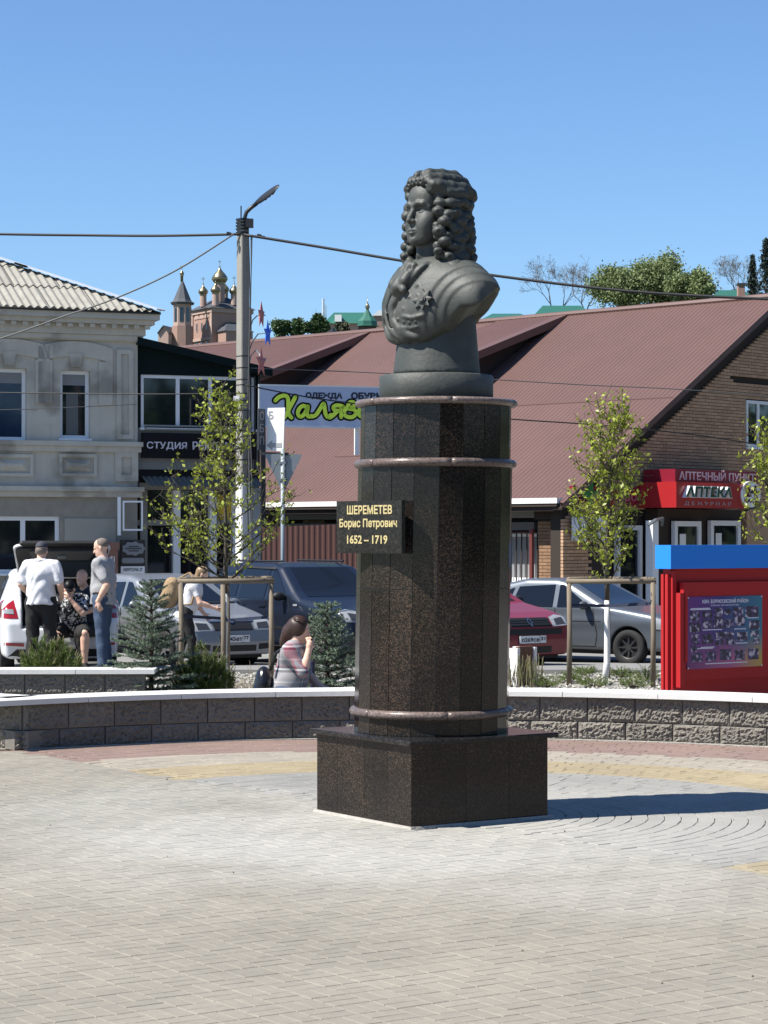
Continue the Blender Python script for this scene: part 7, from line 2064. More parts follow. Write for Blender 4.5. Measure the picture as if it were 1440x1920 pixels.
c.plate('о269св', '31', 2.1, .47); c.mirror(.62, 1.03, m_under)
c.seam([(-1.05, .78), (1.05, .78)], 'f')
# grey saloon
loc, hd = car_at(1098, 38.3, R(54))
c = Car('parked_car', 'grey-blue saloon with dark steel wheels, parked beside the red saloon', loc, hd,
        [(2.14, .24), (2.18, .45), (2.14, .66), (2.02, .78), (1.7, .86), (.98, .96), (.72, 1.06), (.10, 1.37), (-.15, 1.42), (-.75, 1.42), (-1.15, 1.34), (-1.62, 1.06), (-2.1, 1.02), (-2.16, .9), (-2.16, .5), (-2.08, .24)], 1.68, .93, (1.30, -1.19), .30, paint('grey blue paint', (.17, .195, .225), .5))
c.patch([(-.62, .985), (.62, .985), (.50, 1.355), (-.50, 1.355)], 'f', 'windscreen', m_carglass)
c.both([(.60, .945), (-.06, .945), (-.06, 1.32), (.02, 1.315)], 'front_window', m_carglass); c.both([(-.15, .945), (-.98, .95), (-.86, 1.28), (-.15, 1.32)], 'rear_window', m_carglass); c.both([(-1.06, .955), (-1.38, .98), (-1.02, 1.24), (-.95, 1.26)], 'quarter_window', m_carglass)
for y in (-1, 1): c.patch([(y * .42, .60), (y * .76, .62), (y * .78, .76), (y * .64, .79), (y * .43, .76)], 'f', 'headlight', m_lamp)
for y, ax in ((-1, 'r'), (1, 'l')): c.patch([(1.78, .62), (2.02, .60), (2.02, .74), (1.82, .79)], ax, 'headlight', m_lamp, off=.008)
c.patch([(-.40, .62), (.40, .62), (.38, .73), (-.38, .73)], 'f', 'grille', m_under); c.patch([(-.6, .28), (.6, .28), (.6, .40), (-.6, .40)], 'f', 'lower_grille', m_under)
c.mirror(.52, .985, mat('mirror grey', (.09, .095, .105), .4)); c.seam([(.64, .93), (.72, .5), (.68, .3)]); c.seam([(-.10, .93), (-.10, .30)]); c.seam([(-1.02, .94), (-.92, .62), (-.72, .35)]); c.seam([(.68, .30), (-.72, .30)]); c.seam([(.80, .72), (-1.2, .72)], w=.006)
for x in (-.26, -.90): c.patch([(x, .84), (x + .17, .84), (x + .17, .87), (x, .87)], 'r', 'door_handle', c.pm, off=.02, cuts=2)
MB().tube([(.55, -.55, 1.0), (.62, .1, .985)], .012, 5).build('wiper', m_under, c.t); 
# white hatchback seen from behind, tailgate up
WD = 34.1
loc, hd = car_at(101, WD, R(191))
c = Car('parked_car', 'white hatchback seen from behind with raised tailgate and red tail lamp, at the left edge', loc, hd,
        [(2.1, .24), (2.14, .5), (2.05, .74), (1.5, .92), (.95, 1.03), (.15, 1.43), (-.3, 1.49), (-1.0, 1.48), (-1.66, 1.40), (-1.86, 1.10), (-2.05, .94), (-2.15, .72), (-2.17, .45), (-2.08, .22)], 1.70, .98, (1.35, -1.28), .32, paint('white paint', (.62, .63, .64), 0), rim=m_rim, tumble=.38,
        cuts=[((-2.6, -.54, .66), (-1.0, .54, 1.36))])
c.t['group'] = 'cars parked along the road'
MB().box(-2.0, -1.06, -.53, .53, .60, .655).build('boot_floor', m_under, c.t); MB().box(-1.06, -1.0, -.535, .535, .66, 1.35).build('seat_back', m_under, c.t)
for y in (-1, 1):
    c.patch([(y * .60, .80), (y * .66, 1.06), (y * .74, 1.01), (y * .83, .92), (y * .83, .80)], 'b', 'tail_lamp', m_tail); c.patch([(y * .66, .86), (y * .80, .87), (y * .80, .93), (y * .67, .93)], 'b', 'lamp_lens', m_lamp, off=.010, cuts=3)
    MB().tube([(-1.74, y * .56, 1.33), (-2.35, y * .60, 1.58)], .014, 6).build('gate_strut', m_steeld, c.t)
    c.patch([(y * .52, .40), (y * .80, .42), (y * .80, .46), (y * .52, .45)], 'b', 'reflector', m_tail)
for ax, sy in (('l', 1), ('r', -1)): c.patch([(-1.95, .80), (-1.58, .88), (-1.60, 1.0), (-1.86, 1.06)], ax, 'tail_lamp', m_tail, off=.006)
c.both([(.62, 1.0), (-.1, 1.0), (-.1, 1.40), (.12, 1.40)], 'front_window', m_carglass); c.both([(-.2, 1.0), (-1.1, 1.02), (-1.0, 1.38), (-.2, 1.40)], 'rear_window', m_carglass)
c.patch([(-.75, .25), (.75, .25), (.62, .36), (-.62, .36)], 'b', 'bumper_insert', m_under)
MB().tube([(-2.10, -.53, .672), (-2.10, .53, .672)], .02, 6).build('sill_plate', m_steel, c.t)
gx0, gz0, gx1, gz1 = -1.68, 1.40, -2.62, 1.84
gd = Vector((gx1 - gx0, 0, gz1 - gz0)).normalized(); gn = Vector((-gd.z, 0, gd.x)); gn = gn if gn.z > 0 else -gn; GL = 1.04
G = lambda a, b, d: Vector((gx0, 0, gz0)) + gd * a + Vector((0, b, 0)) + gn * d
rr_ = []
def rrect(a0, a1, w0, w1, r, n=5):
    out = []
    for (ca, cb, t0) in ((a1 - r, w1 - r, 0), (a1 - r, -w1 + r, -90), (a0 + r, -w0 + r, -180), (a0 + r, w0 - r, -270)):
        for i in range(n): t = R(t0 + 90 - 90 * i / (n - 1) - 0); out.append((ca + r * cos(t), cb + r * sin(t)))
    return out
gate = MB().prism(rrect(0, GL, .60, .68, .12), lambda a, b, d: G(a, b, d), .0, .03).build('tailgate', c.pm, c.t)
MB().prism(rrect(.03, GL - .03, .57, .65, .12), lambda a, b, d: G(a, b, d), -.035, -.001).build('gate_lining', m_under, gate)
MB().prism(rrect(.10, .60, .46, .52, .10), lambda a, b, d: G(a, b, d), -.045, -.036).build('gate_glass', mat('gate glass', (.035, .05, .055), .05, coat=.3), gate)
MB().prism(rrect(.66, .96, .40, .46, .06), lambda a, b, d: G(a, b, d), -.055, -.036).build('gate_trim', mat('gate trim grey', (.10, .10, .10), .6), gate)
MB().prism(rrect(GL - .06, GL + .10, .55, .60, .04), lambda a, b, d: G(a, b, d), -.01, .03).build('spoiler', m_under, gate)
MB().prism([(.76, -.06), (.84, -.06), (.84, .06), (.76, .06)], lambda a, b, d: G(a, b, d), -.075, -.0555).build('latch', m_steel, gate)
# ------------------------------------------------------------------ people
m_skin = mat('skin', (.62, .385, .28), .55, var=.05, vs=12)
m_hair = mat('brown hair', (.05, .022, .013), .45, streak=.2)
m_hairg = mat('short grey hair', (.22, .18, .15), .8)
m_dark = mat('dark cloth', (.018, .017, .017), .9, var=.1, vs=10, bump=.3, bs=30)
m_jean = mat('blue denim', (.06, .095, .165), .9, var=.14, vs=9, bump=.3, bs=40)
m_tee = mat('white cotton', (.60, .60, .62), .9, var=.03, vs=8, bump=.5, bs=14)
m_teeg = mat('pale grey cotton', (.44, .44, .45), .9, var=.04, vs=8, bump=.5, bs=14)
m_navyc = mat('navy cloth', (.02, .03, .05), .9)
m_shoe = mat('dark shoe', (.02, .022, .03), .6)
def pattern_mat(name, kind):
    m = mat(name, (.3, .3, .3), .9); nt = m.node_tree; N = nt.nodes; L = nt.links; p = N['Principled BSDF']; tc = N.new('ShaderNodeTexCoord')
    if kind == 'blots':
        n = N.new('ShaderNodeTexNoise'); n.inputs['Scale'].default_value = 15; n.inputs['Distortion'].default_value = 1.4; L.new(tc.outputs['Object'], n.inputs[0])
        cr = N.new('ShaderNodeValToRGB'); L.new(n.outputs[0], cr.inputs[0]); cr.color_ramp.interpolation = 'CONSTANT'; cr.color_ramp.elements[0].color = (.015, .015, .017, 1); cr.color_ramp.elements[1].position = .545; cr.color_ramp.elements[1].color = (.55, .55, .55, 1); L.new(cr.outputs[0], p.inputs['Base Color'])
    else:   # tartan stripes printed on grey knit
        sp = N.new('ShaderNodeSeparateXYZ'); L.new(tc.outputs['Object'], sp.inputs[0]); c = None
        def bands(sock, per, stops):
            mu = N.new('ShaderNodeMath'); mu.operation = 'MULTIPLY'; L.new(sock, mu.inputs[0]); mu.inputs[1].default_value = 1 / per
            fr = N.new('ShaderNodeMath'); fr.operation = 'FRACT'; L.new(mu.outputs[0], fr.inputs[0]); cr = N.new('ShaderNodeValToRGB'); L.new(fr.outputs[0], cr.inputs[0]); cr.color_ramp.interpolation = 'CONSTANT'
            e = cr.color_ramp.elements; e[0].color = (*stops[0][1], 1); e[1].position = stops[1][0]; e[1].color = (*stops[1][1], 1)
            for q, cl_ in stops[2:]: x = e.new(q); x.color = (*cl_, 1)
            return cr.outputs[0]
        g = (.27, .26, .27)
        h = bands(sp.outputs[2], .21, [(0, g), (.30, (.03, .03, .05)), (.40, (.55, .55, .55)), (.48, (.03, .03, .05)), (.55, (.30, .05, .08)), (.60, g), (.85, (.50, .50, .50)), (.92, g)])
        v = bands(sp.outputs[0], .17, [(0, g), (.25, (.32, .04, .07)), (.36, g), (.45, (.03, .03, .05)), (.52, (.5, .5, .5)), (.58, (.03, .03, .05)), (.66, g)])
        mx = N.new('ShaderNodeMix'); mx.data_type = 'RGBA'; mx.inputs[0].default_value = .5; L.new(h, mx.inputs[6]); L.new(v, mx.inputs[7]); L.new(mx.outputs[2], p.inputs['Base Color'])
    return m
m_blot = pattern_mat('black and white print', 'blots'); m_plaid = pattern_mat('plaid knit', 'plaid')

class Person:
    """joints in the body frame: x = person's right-hand side negative / left positive, y = forward, z = up"""
    J0 = dict(pelvis=(0, 0, .95), waist=(0, .0, 1.08), chest=(0, .0, 1.27), neck=(0, -.01, 1.46), head=(0, .03, 1.615),
              sL=(.19, 0, 1.42), eL=(.245, -.02, 1.12), wL=(.25, .05, .87), sR=(-.19, 0, 1.42), eR=(-.245, -.02, 1.12), wR=(-.25, .05, .87),
              hL=(.095, 0, .92), kL=(.105, .02, .50), aL=(.11, -.02, .085), hR=(-.095, 0, .92), kR=(-.105, .02, .50), aR=(-.11, -.02, .085))
    def __init__(s, label, loc, facing, H=1.75, J=None, head_yaw=0, head_pitch=0, foot=(.0, .0), group=None, bulk=1., hand_dir=None):
        s.t = thing('person', label, 'person', loc, group, facing, local=True)
        s.k = H / 1.75; s.J = {k: np.array(v, float) for k, v in s.J0.items()}; s.b = bulk
        for k, v in (J or {}).items(): s.J[k] = np.array(v, float)
        s.J = {k: v * s.k for k, v in s.J.items()}; s.yaw, s.pitch, s.foot = head_yaw, head_pitch, foot; s.hd = hand_dir or {}
    def hf(s, p):   # head frame point -> body frame
        cy, sy, cp, sp = cos(s.yaw), sin(s.yaw), cos(s.pitch), sin(s.pitch); x, y, z = p[0], p[1] * cp - p[2] * sp, p[1] * sp + p[2] * cp
        return s.J['head'] + s.k * np.array([x * cy - y * sy, x * sy + y * cy, z])
    def hrot(s):
        cy, sy, cp, sp = cos(s.yaw), sin(s.yaw), cos(s.pitch), sin(s.pitch)
        return np.array([[cy, -sy, 0], [sy, cy, 0], [0, 0, 1]]) @ np.array([[1, 0, 0], [0, cp, -sp], [0, sp, cp]])
    def body(s, m=None, res=.009):
        J, k, b = s.J, s.k, s.b; S = SDF(); Rm = s.hrot()
        S.cap(J['pelvis'], J['waist'], .14 * k * b, .12 * k * b, k=.05); S.cap(J['waist'], J['chest'], .12 * k * b, .135 * k * b, k=.05)
        S.cap(J['sL'] * .7 + J['chest'] * .3, J['sR'] * .7 + J['chest'] * .3, .09 * k, k=.06); S.cap(J['chest'], J['neck'], .10 * k, .06 * k, k=.05)
        S.cap(J['neck'], s.hf((0, -.01, -.04)), .058 * k, .056 * k, k=.03)
        S.ell(s.hf((0, -.012, .035)), (.075 * k, .094 * k, .092 * k), k=.02, rot=Rm); S.ell(s.hf((0, .026, -.045)), (.058 * k, .060 * k, .068 * k), k=.03, rot=Rm); S.ell(s.hf((0, .062, -.095)), (.028 * k, .022 * k, .020 * k), k=.02, rot=Rm)
        S.cap(s.hf((0, .085, .0)), s.hf((0, .103, -.036)), .008 * k, .0125 * k, k=.008)
        for q in (-1, 1):
            S.ell(s.hf((q * .030, .088, .004)), (.016 * k, .012 * k, .010 * k), k=.010, op='s', rot=Rm); S.sph(s.hf((q * .030, .070, .003)), .0125 * k, k=.003)
            S.cap(s.hf((q * .012, .086, .020)), s.hf((q * .046, .072, .020)), .007 * k, k=.010); S.ell(s.hf((q * .077, -.008, -.005)), (.010 * k, .018 * k, .030 * k), k=.006, rot=Rm)
        S.cap(s.hf((-.02, .082, -.070)), s.hf((.02, .082, -.070)), .006 * k, k=.006); S.cap(s.hf((-.02, .083, -.082)), s.hf((.02, .083, -.082)), .006 * k, k=.006); S.cap(s.hf((-.022, .094, -.0755)), s.hf((.022, .094, -.0755)), .0025 * k, k=.003, op='s')
        for q in 'LR':
            S.chain([J['s' + q], J['e' + q], J['w' + q]], [.058 * k * b, .043 * k, .029 * k], k=.02)
            S.cap(J['e' + q] * .75 + J['w' + q] * .25, J['e' + q] * .5 + J['w' + q] * .5, .044 * k, .038 * k, k=.02)
            S.chain([J['h' + q], J['k' + q], J['a' + q]], [.088 * k * b, .058 * k, .040 * k], k=.03); S.cap(J['k' + q] * .8 + J['a' + q] * .2, J['k' + q] * .5 + J['a' + q] * .5, .058 * k, .05 * k, k=.03)
            s.hand(S, q)
            fd = s.foot[0 if q == 'L' else 1]; f = np.array([sin(fd), cos(fd), 0]); a = J['a' + q]
            S.cap(a + f * -.03 * k + [0, 0, -.035 * k], a + f * .15 * k + [0, 0, -.05 * k], .036 * k, .026 * k, k=.03)
        p, f = S.mesh(res, 1); return np_mesh('body', p, f, m or m_skin, s.t)
    def hand(s, S, q):
        J, k = s.J, s.k; w, e = J['w' + q], J['e' + q]; d = (w - e) / np.linalg.norm(w - e); hd = s.hd.get(q)
        if hd is not None: d = np.array(hd[0], float); d /= np.linalg.norm(d)
        curl = hd[1] if hd else .5; side = np.array(hd[2] if hd and len(hd) > 2 else ((-1 if q == 'L' else 1), .25, 0.), float)     # palm normal
        side -= d * (side @ d); side /= np.linalg.norm(side); ac = np.cross(d, side)       # across the knuckles
        th = ac * (1 if ac[1] > 0 else -1)
        S.ell(w + d * .05 * k, (.030 * k,) * 3, k=.012); S.cap(w, w + d * .075 * k, .027 * k, .030 * k, k=.012)
        for i, (o, L_) in enumerate(((-.030, .068), (-.010, .078), (.010, .073), (.029, .058))):
            r0 = w + d * .085 * k - th * o * k; c = curl * (1 + .08 * i)
            d1 = d * cos(c * .5) + side * sin(c * .5); d2 = d * cos(c * 1.3) + side * sin(c * 1.3); d3 = d * cos(c * 2) + side * sin(c * 2)
            S.chain([r0, r0 + d1 * L_ * .45 * k, r0 + d1 * L_ * .45 * k + d2 * L_ * .32 * k, r0 + d1 * L_ * .45 * k + d2 * L_ * .32 * k + d3 * L_ * .26 * k], [.0098 * k, .0092 * k, .0085 * k, .0075 * k], k=.004)
        t0 = w + d * .03 * k + th * .022 * k; S.chain([t0, t0 + (d * .6 + th * .7 + side * .35) * .04 * k, t0 + (d * .8 + th * .55 + side * .6) * .068 * k], [.014 * k, .011 * k, .009 * k], k=.006)
    def cloth(s, name, m, parts, res=.011, ext=.0, smooth=1, folds=.006):
        """garment: inflated copies of the trunk and limbs"""
        J, k, b = s.J, s.k, s.b; S = SDF(); hem = []
        for prm in parts:
            kind = prm[0]
            if kind == 'trunk':
                lo_ = prm[1] + .12   # hem offset below the pelvis
                sp_ = (J['waist'] - J['pelvis']) / np.linalg.norm(J['waist'] - J['pelvis']); hp_ = J['pelvis'] - sp_ * (prm[1] + .075) * k; hem.append((sp_, hp_))
                S.cap(J['pelvis'] - (J['waist'] - J['pelvis']) / np.linalg.norm(J['waist'] - J['pelvis']) * lo_, J['waist'], (.166 * b + .008) * k, (.155 * b) * k, k=.05); S.cap(J['waist'], J['chest'], .148 * k * b, .155 * k * b, k=.05)
                S.cap(J['sL'] * .75 + J['chest'] * .25, J['sR'] * .75 + J['chest'] * .25, .105 * k, k=.07); S.cap(J['sL'] * .5 + J['neck'] * .5, J['sR'] * .5 + J['neck'] * .5, .062 * k, k=.05)
            elif kind == 'sleeve':
                q, t, r = prm[1], prm[2], prm[3]; e = J['s' + q] + (J['e' + q] - J['s' + q]) * min(t, 1); S.cap(J['s' + q], e, .070 * k * b, r * .94 * k, k=.03)
                if t > 1: S.cap(J['e' + q], J['e' + q] + (J['w' + q] - J['e' + q]) * (t - 1), r * k, r * .85 * k, k=.02)
            elif kind == 'leg':
                q, t, r0, r1 = prm[1:]; S.cap(J['h' + q], J['k' + q] if t >= 1 else J['h' + q] + (J['k' + q] - J['h' + q]) * t, .106 * k * b, r0 * k, k=.03)
                if t > 1: S.cap(J['k' + q], J['k' + q] + (J['a' + q] - J['k' + q]) * (t - 1), r0 * k, r1 * k, k=.02)
            elif kind == 'hips': S.cap(J['pelvis'] + [-.04, 0, 0], J['pelvis'] + [.04, 0, 0], .134 * k * b, k=.04); S.cap(J['pelvis'], J['waist'] * .5 + J['pelvis'] * .5, .138 * k * b, .132 * k * b, k=.03)
            elif kind == 'shoe':
                q = prm[1]; fd = s.foot[0 if q == 'L' else 1]; f = np.array([sin(fd), cos(fd), 0]); a = J['a' + q]
                S.cap(a + f * -.05 * k + [0, 0, -.045 * k], a + f * .155 * k + [0, 0, -.052 * k], .042 * k, .034 * k, k=.02); S.cap(a + f * .02 * k + [0, 0, -.02 * k], a + [0, 0, .0], .044 * k, .045 * k, k=.02)
        for n_, o_ in hem:
            S.fun(lambda X, Y, Z: -((X - o_[0]) * n_[0] + (Y - o_[1]) * n_[1] + (Z - o_[2]) * n_[2]), (-1.2, -1.2, -.3), (1.2, 1.4, 2.2), k=.008, op='i')
        if folds:
            sd = sum(map(ord, name)) * .37
            S.fun(lambda X, Y, Z: folds * (np.sin(Z * 34 + 9 * np.sin(X * 9 + sd) + 5 * Y) * .6 + np.sin(Z * 19 - X * 23 + sd) * .5), (-1.2, -1.2, -.2), (1.2, 1.4, 2.2), op='a')
        p, f = S.mesh(res, smooth); return np_mesh(name, p, f, m, s.t)
    def cap_hat(s, m, back=False):
        S = SDF(); Rm = s.hrot(); k = s.k; S.ell(s.hf((0, -.012, .050)), (.083 * k, .102 * k, .090 * k), k=.01, rot=Rm)
        S.fun(lambda X, Y, Z: None, (0, 0, 0), (0, 0, 0)) if False else None
        n = Rm @ np.array([0, 0.12, 1.]); n /= np.linalg.norm(n); o = s.hf((0, 0, .045)); S.fun(lambda X, Y, Z: -((X - o[0]) * n[0] + (Y - o[1]) * n[1] + (Z - o[2]) * n[2]), o - .3, o + .3, k=.006, op='i')
        S.ell(s.hf((0, .110, .040)), (.062 * k, .060 * k, .008 * k), k=.012, rot=Rm)
        p, f = S.mesh(.008, 1); return np_mesh('cap', p, f, m, s.t)
    def hair(s, m, parts, res=.008):
        S = SDF(); Rm = s.hrot()
        for c, r in parts: S.ell(s.hf(c), tuple(x * s.k for x in r), k=.02, rot=Rm)
        p, f = S.mesh(res, 1); return np_mesh('hair', p, f, m, s.t)

def mir(J):
    sw = lambda k: k[:-1] + ('R' if k[-1] == 'L' else 'L') if k[-1] in 'LR' else k
    return {sw(k): (-v[0], v[1], v[2]) for k, v in J.items()}
def mirh(h): return {('R' if k == 'L' else 'L'): ((-v[0][0], v[0][1], v[0][2]), v[1], (-v[2][0], v[2][1], v[2][2])) for k, v in h.items()}
def spot(x, D, dz=0): p = wpt(x, 0, D); return (p.x, D, gz(D) + dz)
# facing: heading of +y (forward); 0 = away from the viewer, R(90) = to the viewer's left, R(180) = to the viewer
# man in white polo and cap, back to the viewer
P_ = Person('stocky person in white shirt and cap, back turned, by the open boot', spot(77, 30.6), R(-8), 1.76, dict(eL=(.275, -.03, 1.17), wL=(.24, .16, 1.02), eR=(-.275, -.03, 1.17), wR=(-.22, .17, 1.02), kL=(.125, .02, .50), aL=(.135, -.02, .085), kR=(-.125, .02, .50), aR=(-.135, -.02, .085)), bulk=1.22, group=None)
P_.body(); P_.cloth('shirt', m_tee, [('trunk', -.02), ('sleeve', 'L', .78, .078), ('sleeve', 'R', .78, .078)], folds=.008); P_.cloth('trousers', m_dark, [('hips',), ('leg', 'L', 1.93, .085, .075), ('leg', 'R', 1.93, .085, .075)]); P_.cloth('shoes', m_shoe, [('shoe', 'L'), ('shoe', 'R')], folds=0); P_.cap_hat(mat('slate cap', (.045, .05, .065), .8))
P_.hair(m_hairg, [((0, -.03, .015), (.078, .085, .07))])
S = SDF().chain([P_.hf((-.07, -.075, -.115)), P_.hf((0, -.10, -.122)), P_.hf((.07, -.075, -.115))], .020, k=.01); p, f = S.mesh(.008, 1); np_mesh('collar', p, f, m_tee, P_.t)
# man in grey tee and jeans, in profile facing left
P_ = Person('person with cropped hair in grey shirt and blue jeans standing in profile', spot(193, 30.4), R(76), 1.80, dict(eL=(.24, -.05, 1.12), wL=(.20, .02, .93), eR=(-.23, -.14, 1.13), wR=(-.24, -.02, .92), kL=(.10, .03, .50), kR=(-.10, -.02, .50), aR=(-.10, -.04, .085)), head_yaw=R(12), head_pitch=R(-14), foot=(.1, -.1), hand_dir={'R': ((0, -.35, -1), .7, (.9, .3, 0))})
P_.body(); P_.cloth('t_shirt', m_teeg, [('trunk', .0), ('sleeve', 'L', .72, .072), ('sleeve', 'R', .72, .072)], folds=.008); P_.cloth('jeans', m_jean, [('hips',), ('leg', 'L', 1.95, .080, .072), ('leg', 'R', 1.95, .080, .072)]); P_.cloth('shoes', m_navyc, [('shoe', 'L'), ('shoe', 'R')], folds=0)
P_.hair(m_hairg, [((0, -.025, .048), (.078, .092, .083))])
S = SDF(); S.cap(P_.J['pelvis'] * .45 + P_.J['waist'] * .55 + [-.02, 0, 0], P_.J['pelvis'] * .45 + P_.J['waist'] * .55 + [.02, 0, 0], .158); S.fun(lambda X, Y, Z: np.abs(Z - (P_.J['pelvis'][2] * .45 + P_.J['waist'][2] * .55)) - .02 + 0 * X + 0 * Y, (-.3, -.3, .8), (.3, .3, 1.3), k=.004, op='i'); p, f = S.mesh(.009, 1); np_mesh('belt', p, f, m_dark, P_.t)
# man seated on the boot sill, bent forward, elbow on knee
sit = dict(pelvis=(0, -.06, .60), waist=(0, .02, .72), chest=(0, .14, .88), neck=(0, .24, 1.02), head=(.02, .36, 1.12), sL=(.19, .18, .98), eL=(.22, .42, .80), wL=(.06, .47, 1.0), sR=(-.19, .18, .98), eR=(-.26, .36, .72), wR=(-.15, .50, .56), hL=(.10, -.04, .57), kL=(.25, .40, .52), aL=(.24, .36, .085), hR=(-.10, -.04, .57), kR=(-.17, .42, .52), aR=(-.19, .38, .085))
P_ = Person('seated person in black cap, black and white print shirt and shorts', (wpt(137, 0, 31.75).x, 31.75, gz(31.75)), R(176), 1.76, mir(sit), head_yaw=R(14), head_pitch=R(-22), foot=(.2, -.3), bulk=1.15, hand_dir=mirh({'L': ((-.5, .1, .9), 1.2, (-.6, -.6, .3)), 'R': ((.35, .25, -.9), .6, (.3, -.9, 0))}))
P_.body(); P_.cloth('print_shirt', m_blot, [('trunk', .0), ('sleeve', 'L', .75, .08), ('sleeve', 'R', .75, .08)]); P_.cloth('shorts', m_dark, [('hips',), ('leg', 'L', .92, .095, .0), ('leg', 'R', .92, .095, .0)]); P_.cloth('socks_and_shoes', m_dark, [('shoe', 'L'), ('shoe', 'R')], folds=0); P_.cap_hat(m_black)
# another seated man, half hidden
P_ = Person('seated person in dark navy shirt, partly hidden behind the others', (wpt(166, 0, 32.0).x, 32.0, gz(32.0)), R(150), 1.74, dict(sit, head=(0, .16, 1.30), neck=(0, .09, 1.15), chest=(0, .05, .98), sL=(.19, .06, 1.08), sR=(-.19, .06, 1.08), eL=(.24, .22, .86), wL=(.10, .42, .80), eR=(-.24, .22, .86), wR=(-.1, .42, .78)), head_yaw=R(10))
P_.body(); P_.cloth('shirt', m_navyc, [('trunk', .0), ('sleeve', 'L', .8, .075), ('sleeve', 'R', .8, .075)]); P_.cloth('trousers', m_dark, [('hips',), ('leg', 'L', 1.9, .085, .07), ('leg', 'R', 1.9, .085, .07)]); P_.cloth('shoes', m_shoe, [('shoe', 'L'), ('shoe', 'R')], folds=0); P_.hair(m_hairg, [((0, -.05, .02), (.078, .07, .06))])
# woman in white top with tan rucksack, walking to the right behind the left tree
P_ = Person('person in white top and black trousers with a tan rucksack, behind the left stake frame', spot(348, 30.6), R(-88), 1.50, dict(waist=(0, .05, 1.06), chest=(0, .12, 1.24), neck=(0, .19, 1.40), head=(0, .27, 1.53), sR=(-.18, .15, 1.36), sL=(.18, .15, 1.36), eR=(-.22, .14, 1.08), wR=(-.22, .28, .90), eL=(.22, .24, 1.08), wL=(.16, .46, 1.0), kL=(.10, .10, .50), aL=(.10, .12, .085), kR=(-.10, -.04, .50), aR=(-.10, -.16, .10)), head_pitch=R(-15))
P_.body(m_skin); P_.cloth('top', m_tee, [('trunk', .08), ('sleeve', 'L', .55, .066), ('sleeve', 'R', .55, .066)]); P_.cloth('trousers', m_dark, [('hips',), ('leg', 'L', 1.9, .075, .065), ('leg', 'R', 1.9, .075, .065)]); P_.cloth('shoes', m_shoe, [('shoe', 'L'), ('shoe', 'R')], folds=0)
P_.hair(mat('fair hair', (.30, .20, .10), .5, streak=.15), [((0, -.02, .04), (.082, .098, .088)), ((0, -.07, -.06), (.07, .05, .11))])
m_tan = mat('tan canvas', (.42, .29, .16), .85, var=.12, vs=10, bump=.4, bs=30)
org = Vector(spot(348, 30.6)) + Vector((.07, 0, -.09))
rk = thing('rucksack', 'bulging tan rucksack on the back of person in white top', 'rucksack', (org.x - .20, org.y, org.z + 1.1))
S = SDF().ell((org.x - .27, org.y, org.z + 1.14), (.12, .15, .20), k=.03).ell((org.x - .36, org.y, org.z + 1.04), (.075, .12, .11), k=.03).ell((org.x - .25, org.y, org.z + 1.28), (.10, .13, .08), k=.03)
S.fun(lambda X, Y, Z: .006 * np.sin(Z * 60 + 8 * np.sin(Y * 30)) + 0 * X, (org.x - .6, org.y - .3, org.z + .7), (org.x, org.y + .3, org.z + 1.6), op='a'); p, f = S.mesh(.012, 1); np_mesh('bag', p, f, m_tan, rk)
for q in (-.11, .11): MB().tube([(org.x - .16, org.y + q, org.z + 1.34), (org.x - .02, org.y + q, org.z + 1.42), (org.x + .10, org.y + q * 1.1, org.z + 1.28), (org.x + .02, org.y + q * 1.3, org.z + 1.0), (org.x - .15, org.y + q, org.z + .98)], .016, 6).build('shoulder_strap', m_tan, rk, smooth=True)
wl = P_.t.matrix_basis @ Vector(P_.J['wL'] + np.array([0, .10, -.01])); ph = MB().hexa([wl + Vector(v) for v in ((-.05, -.035, -.005), (.08, -.035, -.005), (.08, .035, -.005), (-.05, .035, -.005), (-.05, -.035, .005), (.08, -.035, .005), (.08, .035, .005), (-.05, .035, .005))]).build('phone', m_black); tag(ph, 'dark phone held out in front by person in white top', 'phone'); ph['kind'] = 'thing'
# woman on the phone, sitting low just behind the wall, seen in profile
WX, WDp = wpt(541, 0, 20.4).x, 20.4
fk = dict(pelvis=(0, -.02, .30), waist=(0, .02, .42), chest=(0, .05, .58), neck=(0, .06, .745), head=(0, .105, .885), sL=(.165, .05, .71), eL=(.20, .14, .46), wL=(.10, .30, .34), sR=(-.165, .05, .71), eR=(-.20, .17, .505), wR=(-.13, .215, .70), hL=(.09, .0, .27), kL=(.12, .38, .22), aL=(.12, .75, .085), hR=(-.09, .0, .27), kR=(-.11, .38, .22), aR=(-.11, .75, .085))
P_ = Person('seated person with long brown hair in plaid grey knit, talking into phone behind the wall', (WX, WDp, 0), R(-98), 1.70, mir(fk), head_pitch=R(-8), hand_dir=mirh({'R': ((.18, .12, 1.), .75, (.75, -.55, 0)), 'L': ((-.6, .6, -.1), .6, (0, 0, -1))}))
P_.body(res=.0065); P_.cloth('knit_top', m_plaid, [('trunk', .04), ('sleeve', 'L', 1.25, .052), ('sleeve', 'R', 1.28, .052)], res=.009, folds=.004); P_.cloth('jeans', m_jean, [('hips',), ('leg', 'L', 1.9, .075, .055), ('leg', 'R', 1.9, .075, .055)]); P_.cloth('shoes', m_shoe, [('shoe', 'L'), ('shoe', 'R')], folds=0)
P_.hair(m_hair, [((0, -.022, .045), (.084, .100, .088)), ((-.045, -.012, .012), (.045, .070, .075)), ((.045, -.012, .012), (.045, .070, .075)), ((0, -.085, -.015), (.07, .055, .095)), ((.0, -.125, -.06), (.05, .045, .10)), ((-.01, -.145, -.12), (.035, .032, .07)), ((-.05, -.01, -.06), (.03, .03, .05))], res=.007)
RN = random.Random(8); mb = MB(); Rm = P_.hrot()
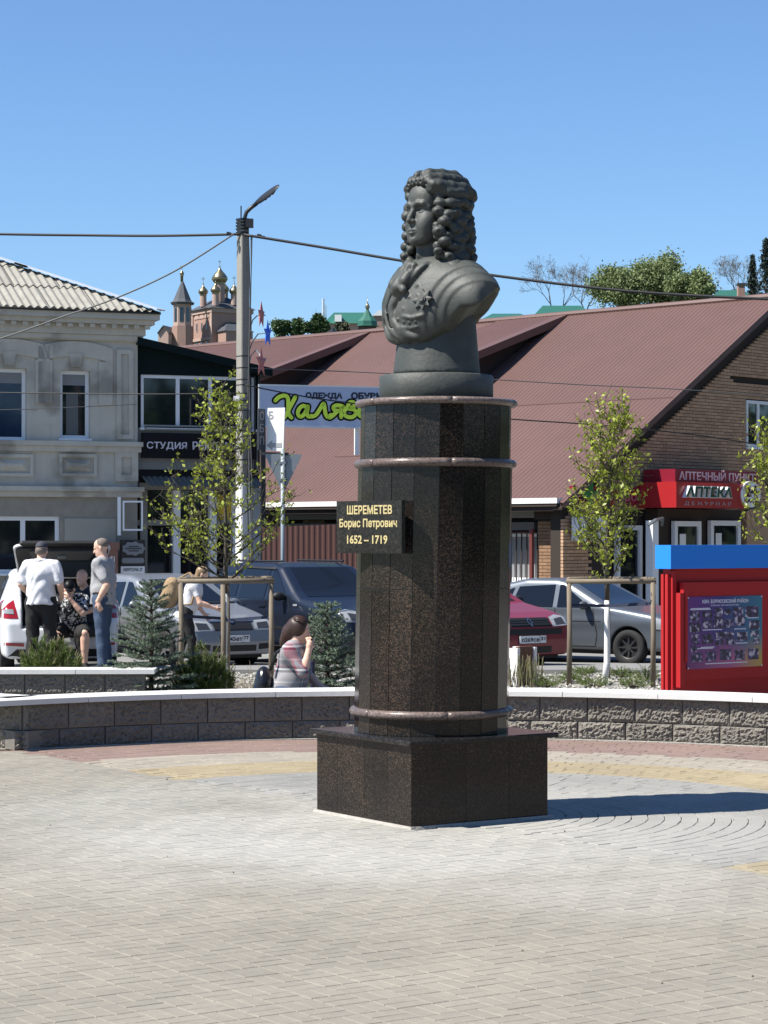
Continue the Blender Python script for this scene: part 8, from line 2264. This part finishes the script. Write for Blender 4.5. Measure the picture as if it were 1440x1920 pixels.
for i in range(110):
    ph = RN.uniform(-1.35, 1.35); q = []     # strands combed back from the brow and gathered low behind the neck
    for j in range(9):
        u = j / 8; th = 1.15 - 2.55 * u      # runs over the skull front to back
        x = sin(ph) * .088 * (1 - .55 * max(0, u - .45) / .55); y = -.022 + .104 * sin(th) * (.45 + .55 * cos(ph)); z = .045 + .091 * cos(th) * cos(ph * .75) - (.16 * max(0, u - .62) / .38)
        q.append(P_.hf((x + RN.uniform(-.002, .002), y, z)))
    mb.tube(q, [.0022, .0040, .0045, .0045, .0045, .0045, .0042, .0036, .0015], 4)
mb.build('hair_strands', m_hair, P_.t, smooth=True, kind='stuff')
MB().box(WX - .26, WX + .28, WDp - .26, WDp + .25, -.005, .135).build('seat_kerb', m_kerb, kind='structure')
wr = P_.t.matrix_basis @ Vector(P_.J['wL'] + np.array([-.035, .015, .095])); pf_ = MB(); c_, s_ = cos(R(60)), sin(R(60))
pf_.hexa([wr + Vector((a * .072 * c_ - d * s_ * .005, b * .036, a * .072 * s_ + d * c_ * .005)) for d in (-1, 1) for a, b in ((-1, -1), (1, -1), (1, 1), (-1, 1))]); ph = pf_.build('phone', m_black); tag(ph, 'black phone held at mouth by seated person in plaid knit', 'phone'); ph['kind'] = 'thing'
bp = thing('backpack', 'glossy black backpack on the back of seated person in plaid', 'backpack', (WX - .2, WDp, .2))
S = SDF().ell((WX - .225, WDp - .02, .36), (.085, .13, .175), k=.03).ell((WX - .275, WDp - .03, .29), (.055, .10, .10), k=.03); p, f = S.mesh(.009, 1); np_mesh('bag', p, f, mat('black leather', (.014, .014, .016), .25, bump=.3, bs=25), bp)
for q in (-.10, .08): MB().tube([(WX - .16, WDp + q, .50), (WX - .11, WDp + q, .66), (WX - .02, WDp + q * 1.2, .71), (WX + .08, WDp + q * 1.2, .62)], .014, 6).build('strap', MATS['black leather'], bp, smooth=True)
q = wpt(586, 1240, 21.2); sp_ = thing('short_post', 'short dark navy post beside the spruce, right of seated person in plaid', 'post', (q.x, 21.2, 0))
MB().lathe([(.024, 0), (.024, q.z - .02), (.026, q.z - .018), (.026, q.z), (.012, q.z + .006)], (q.x, 21.2, 0), 12).build('shaft', mat('navy post paint', (.02, .022, .06), .4), sp_, smooth=False)
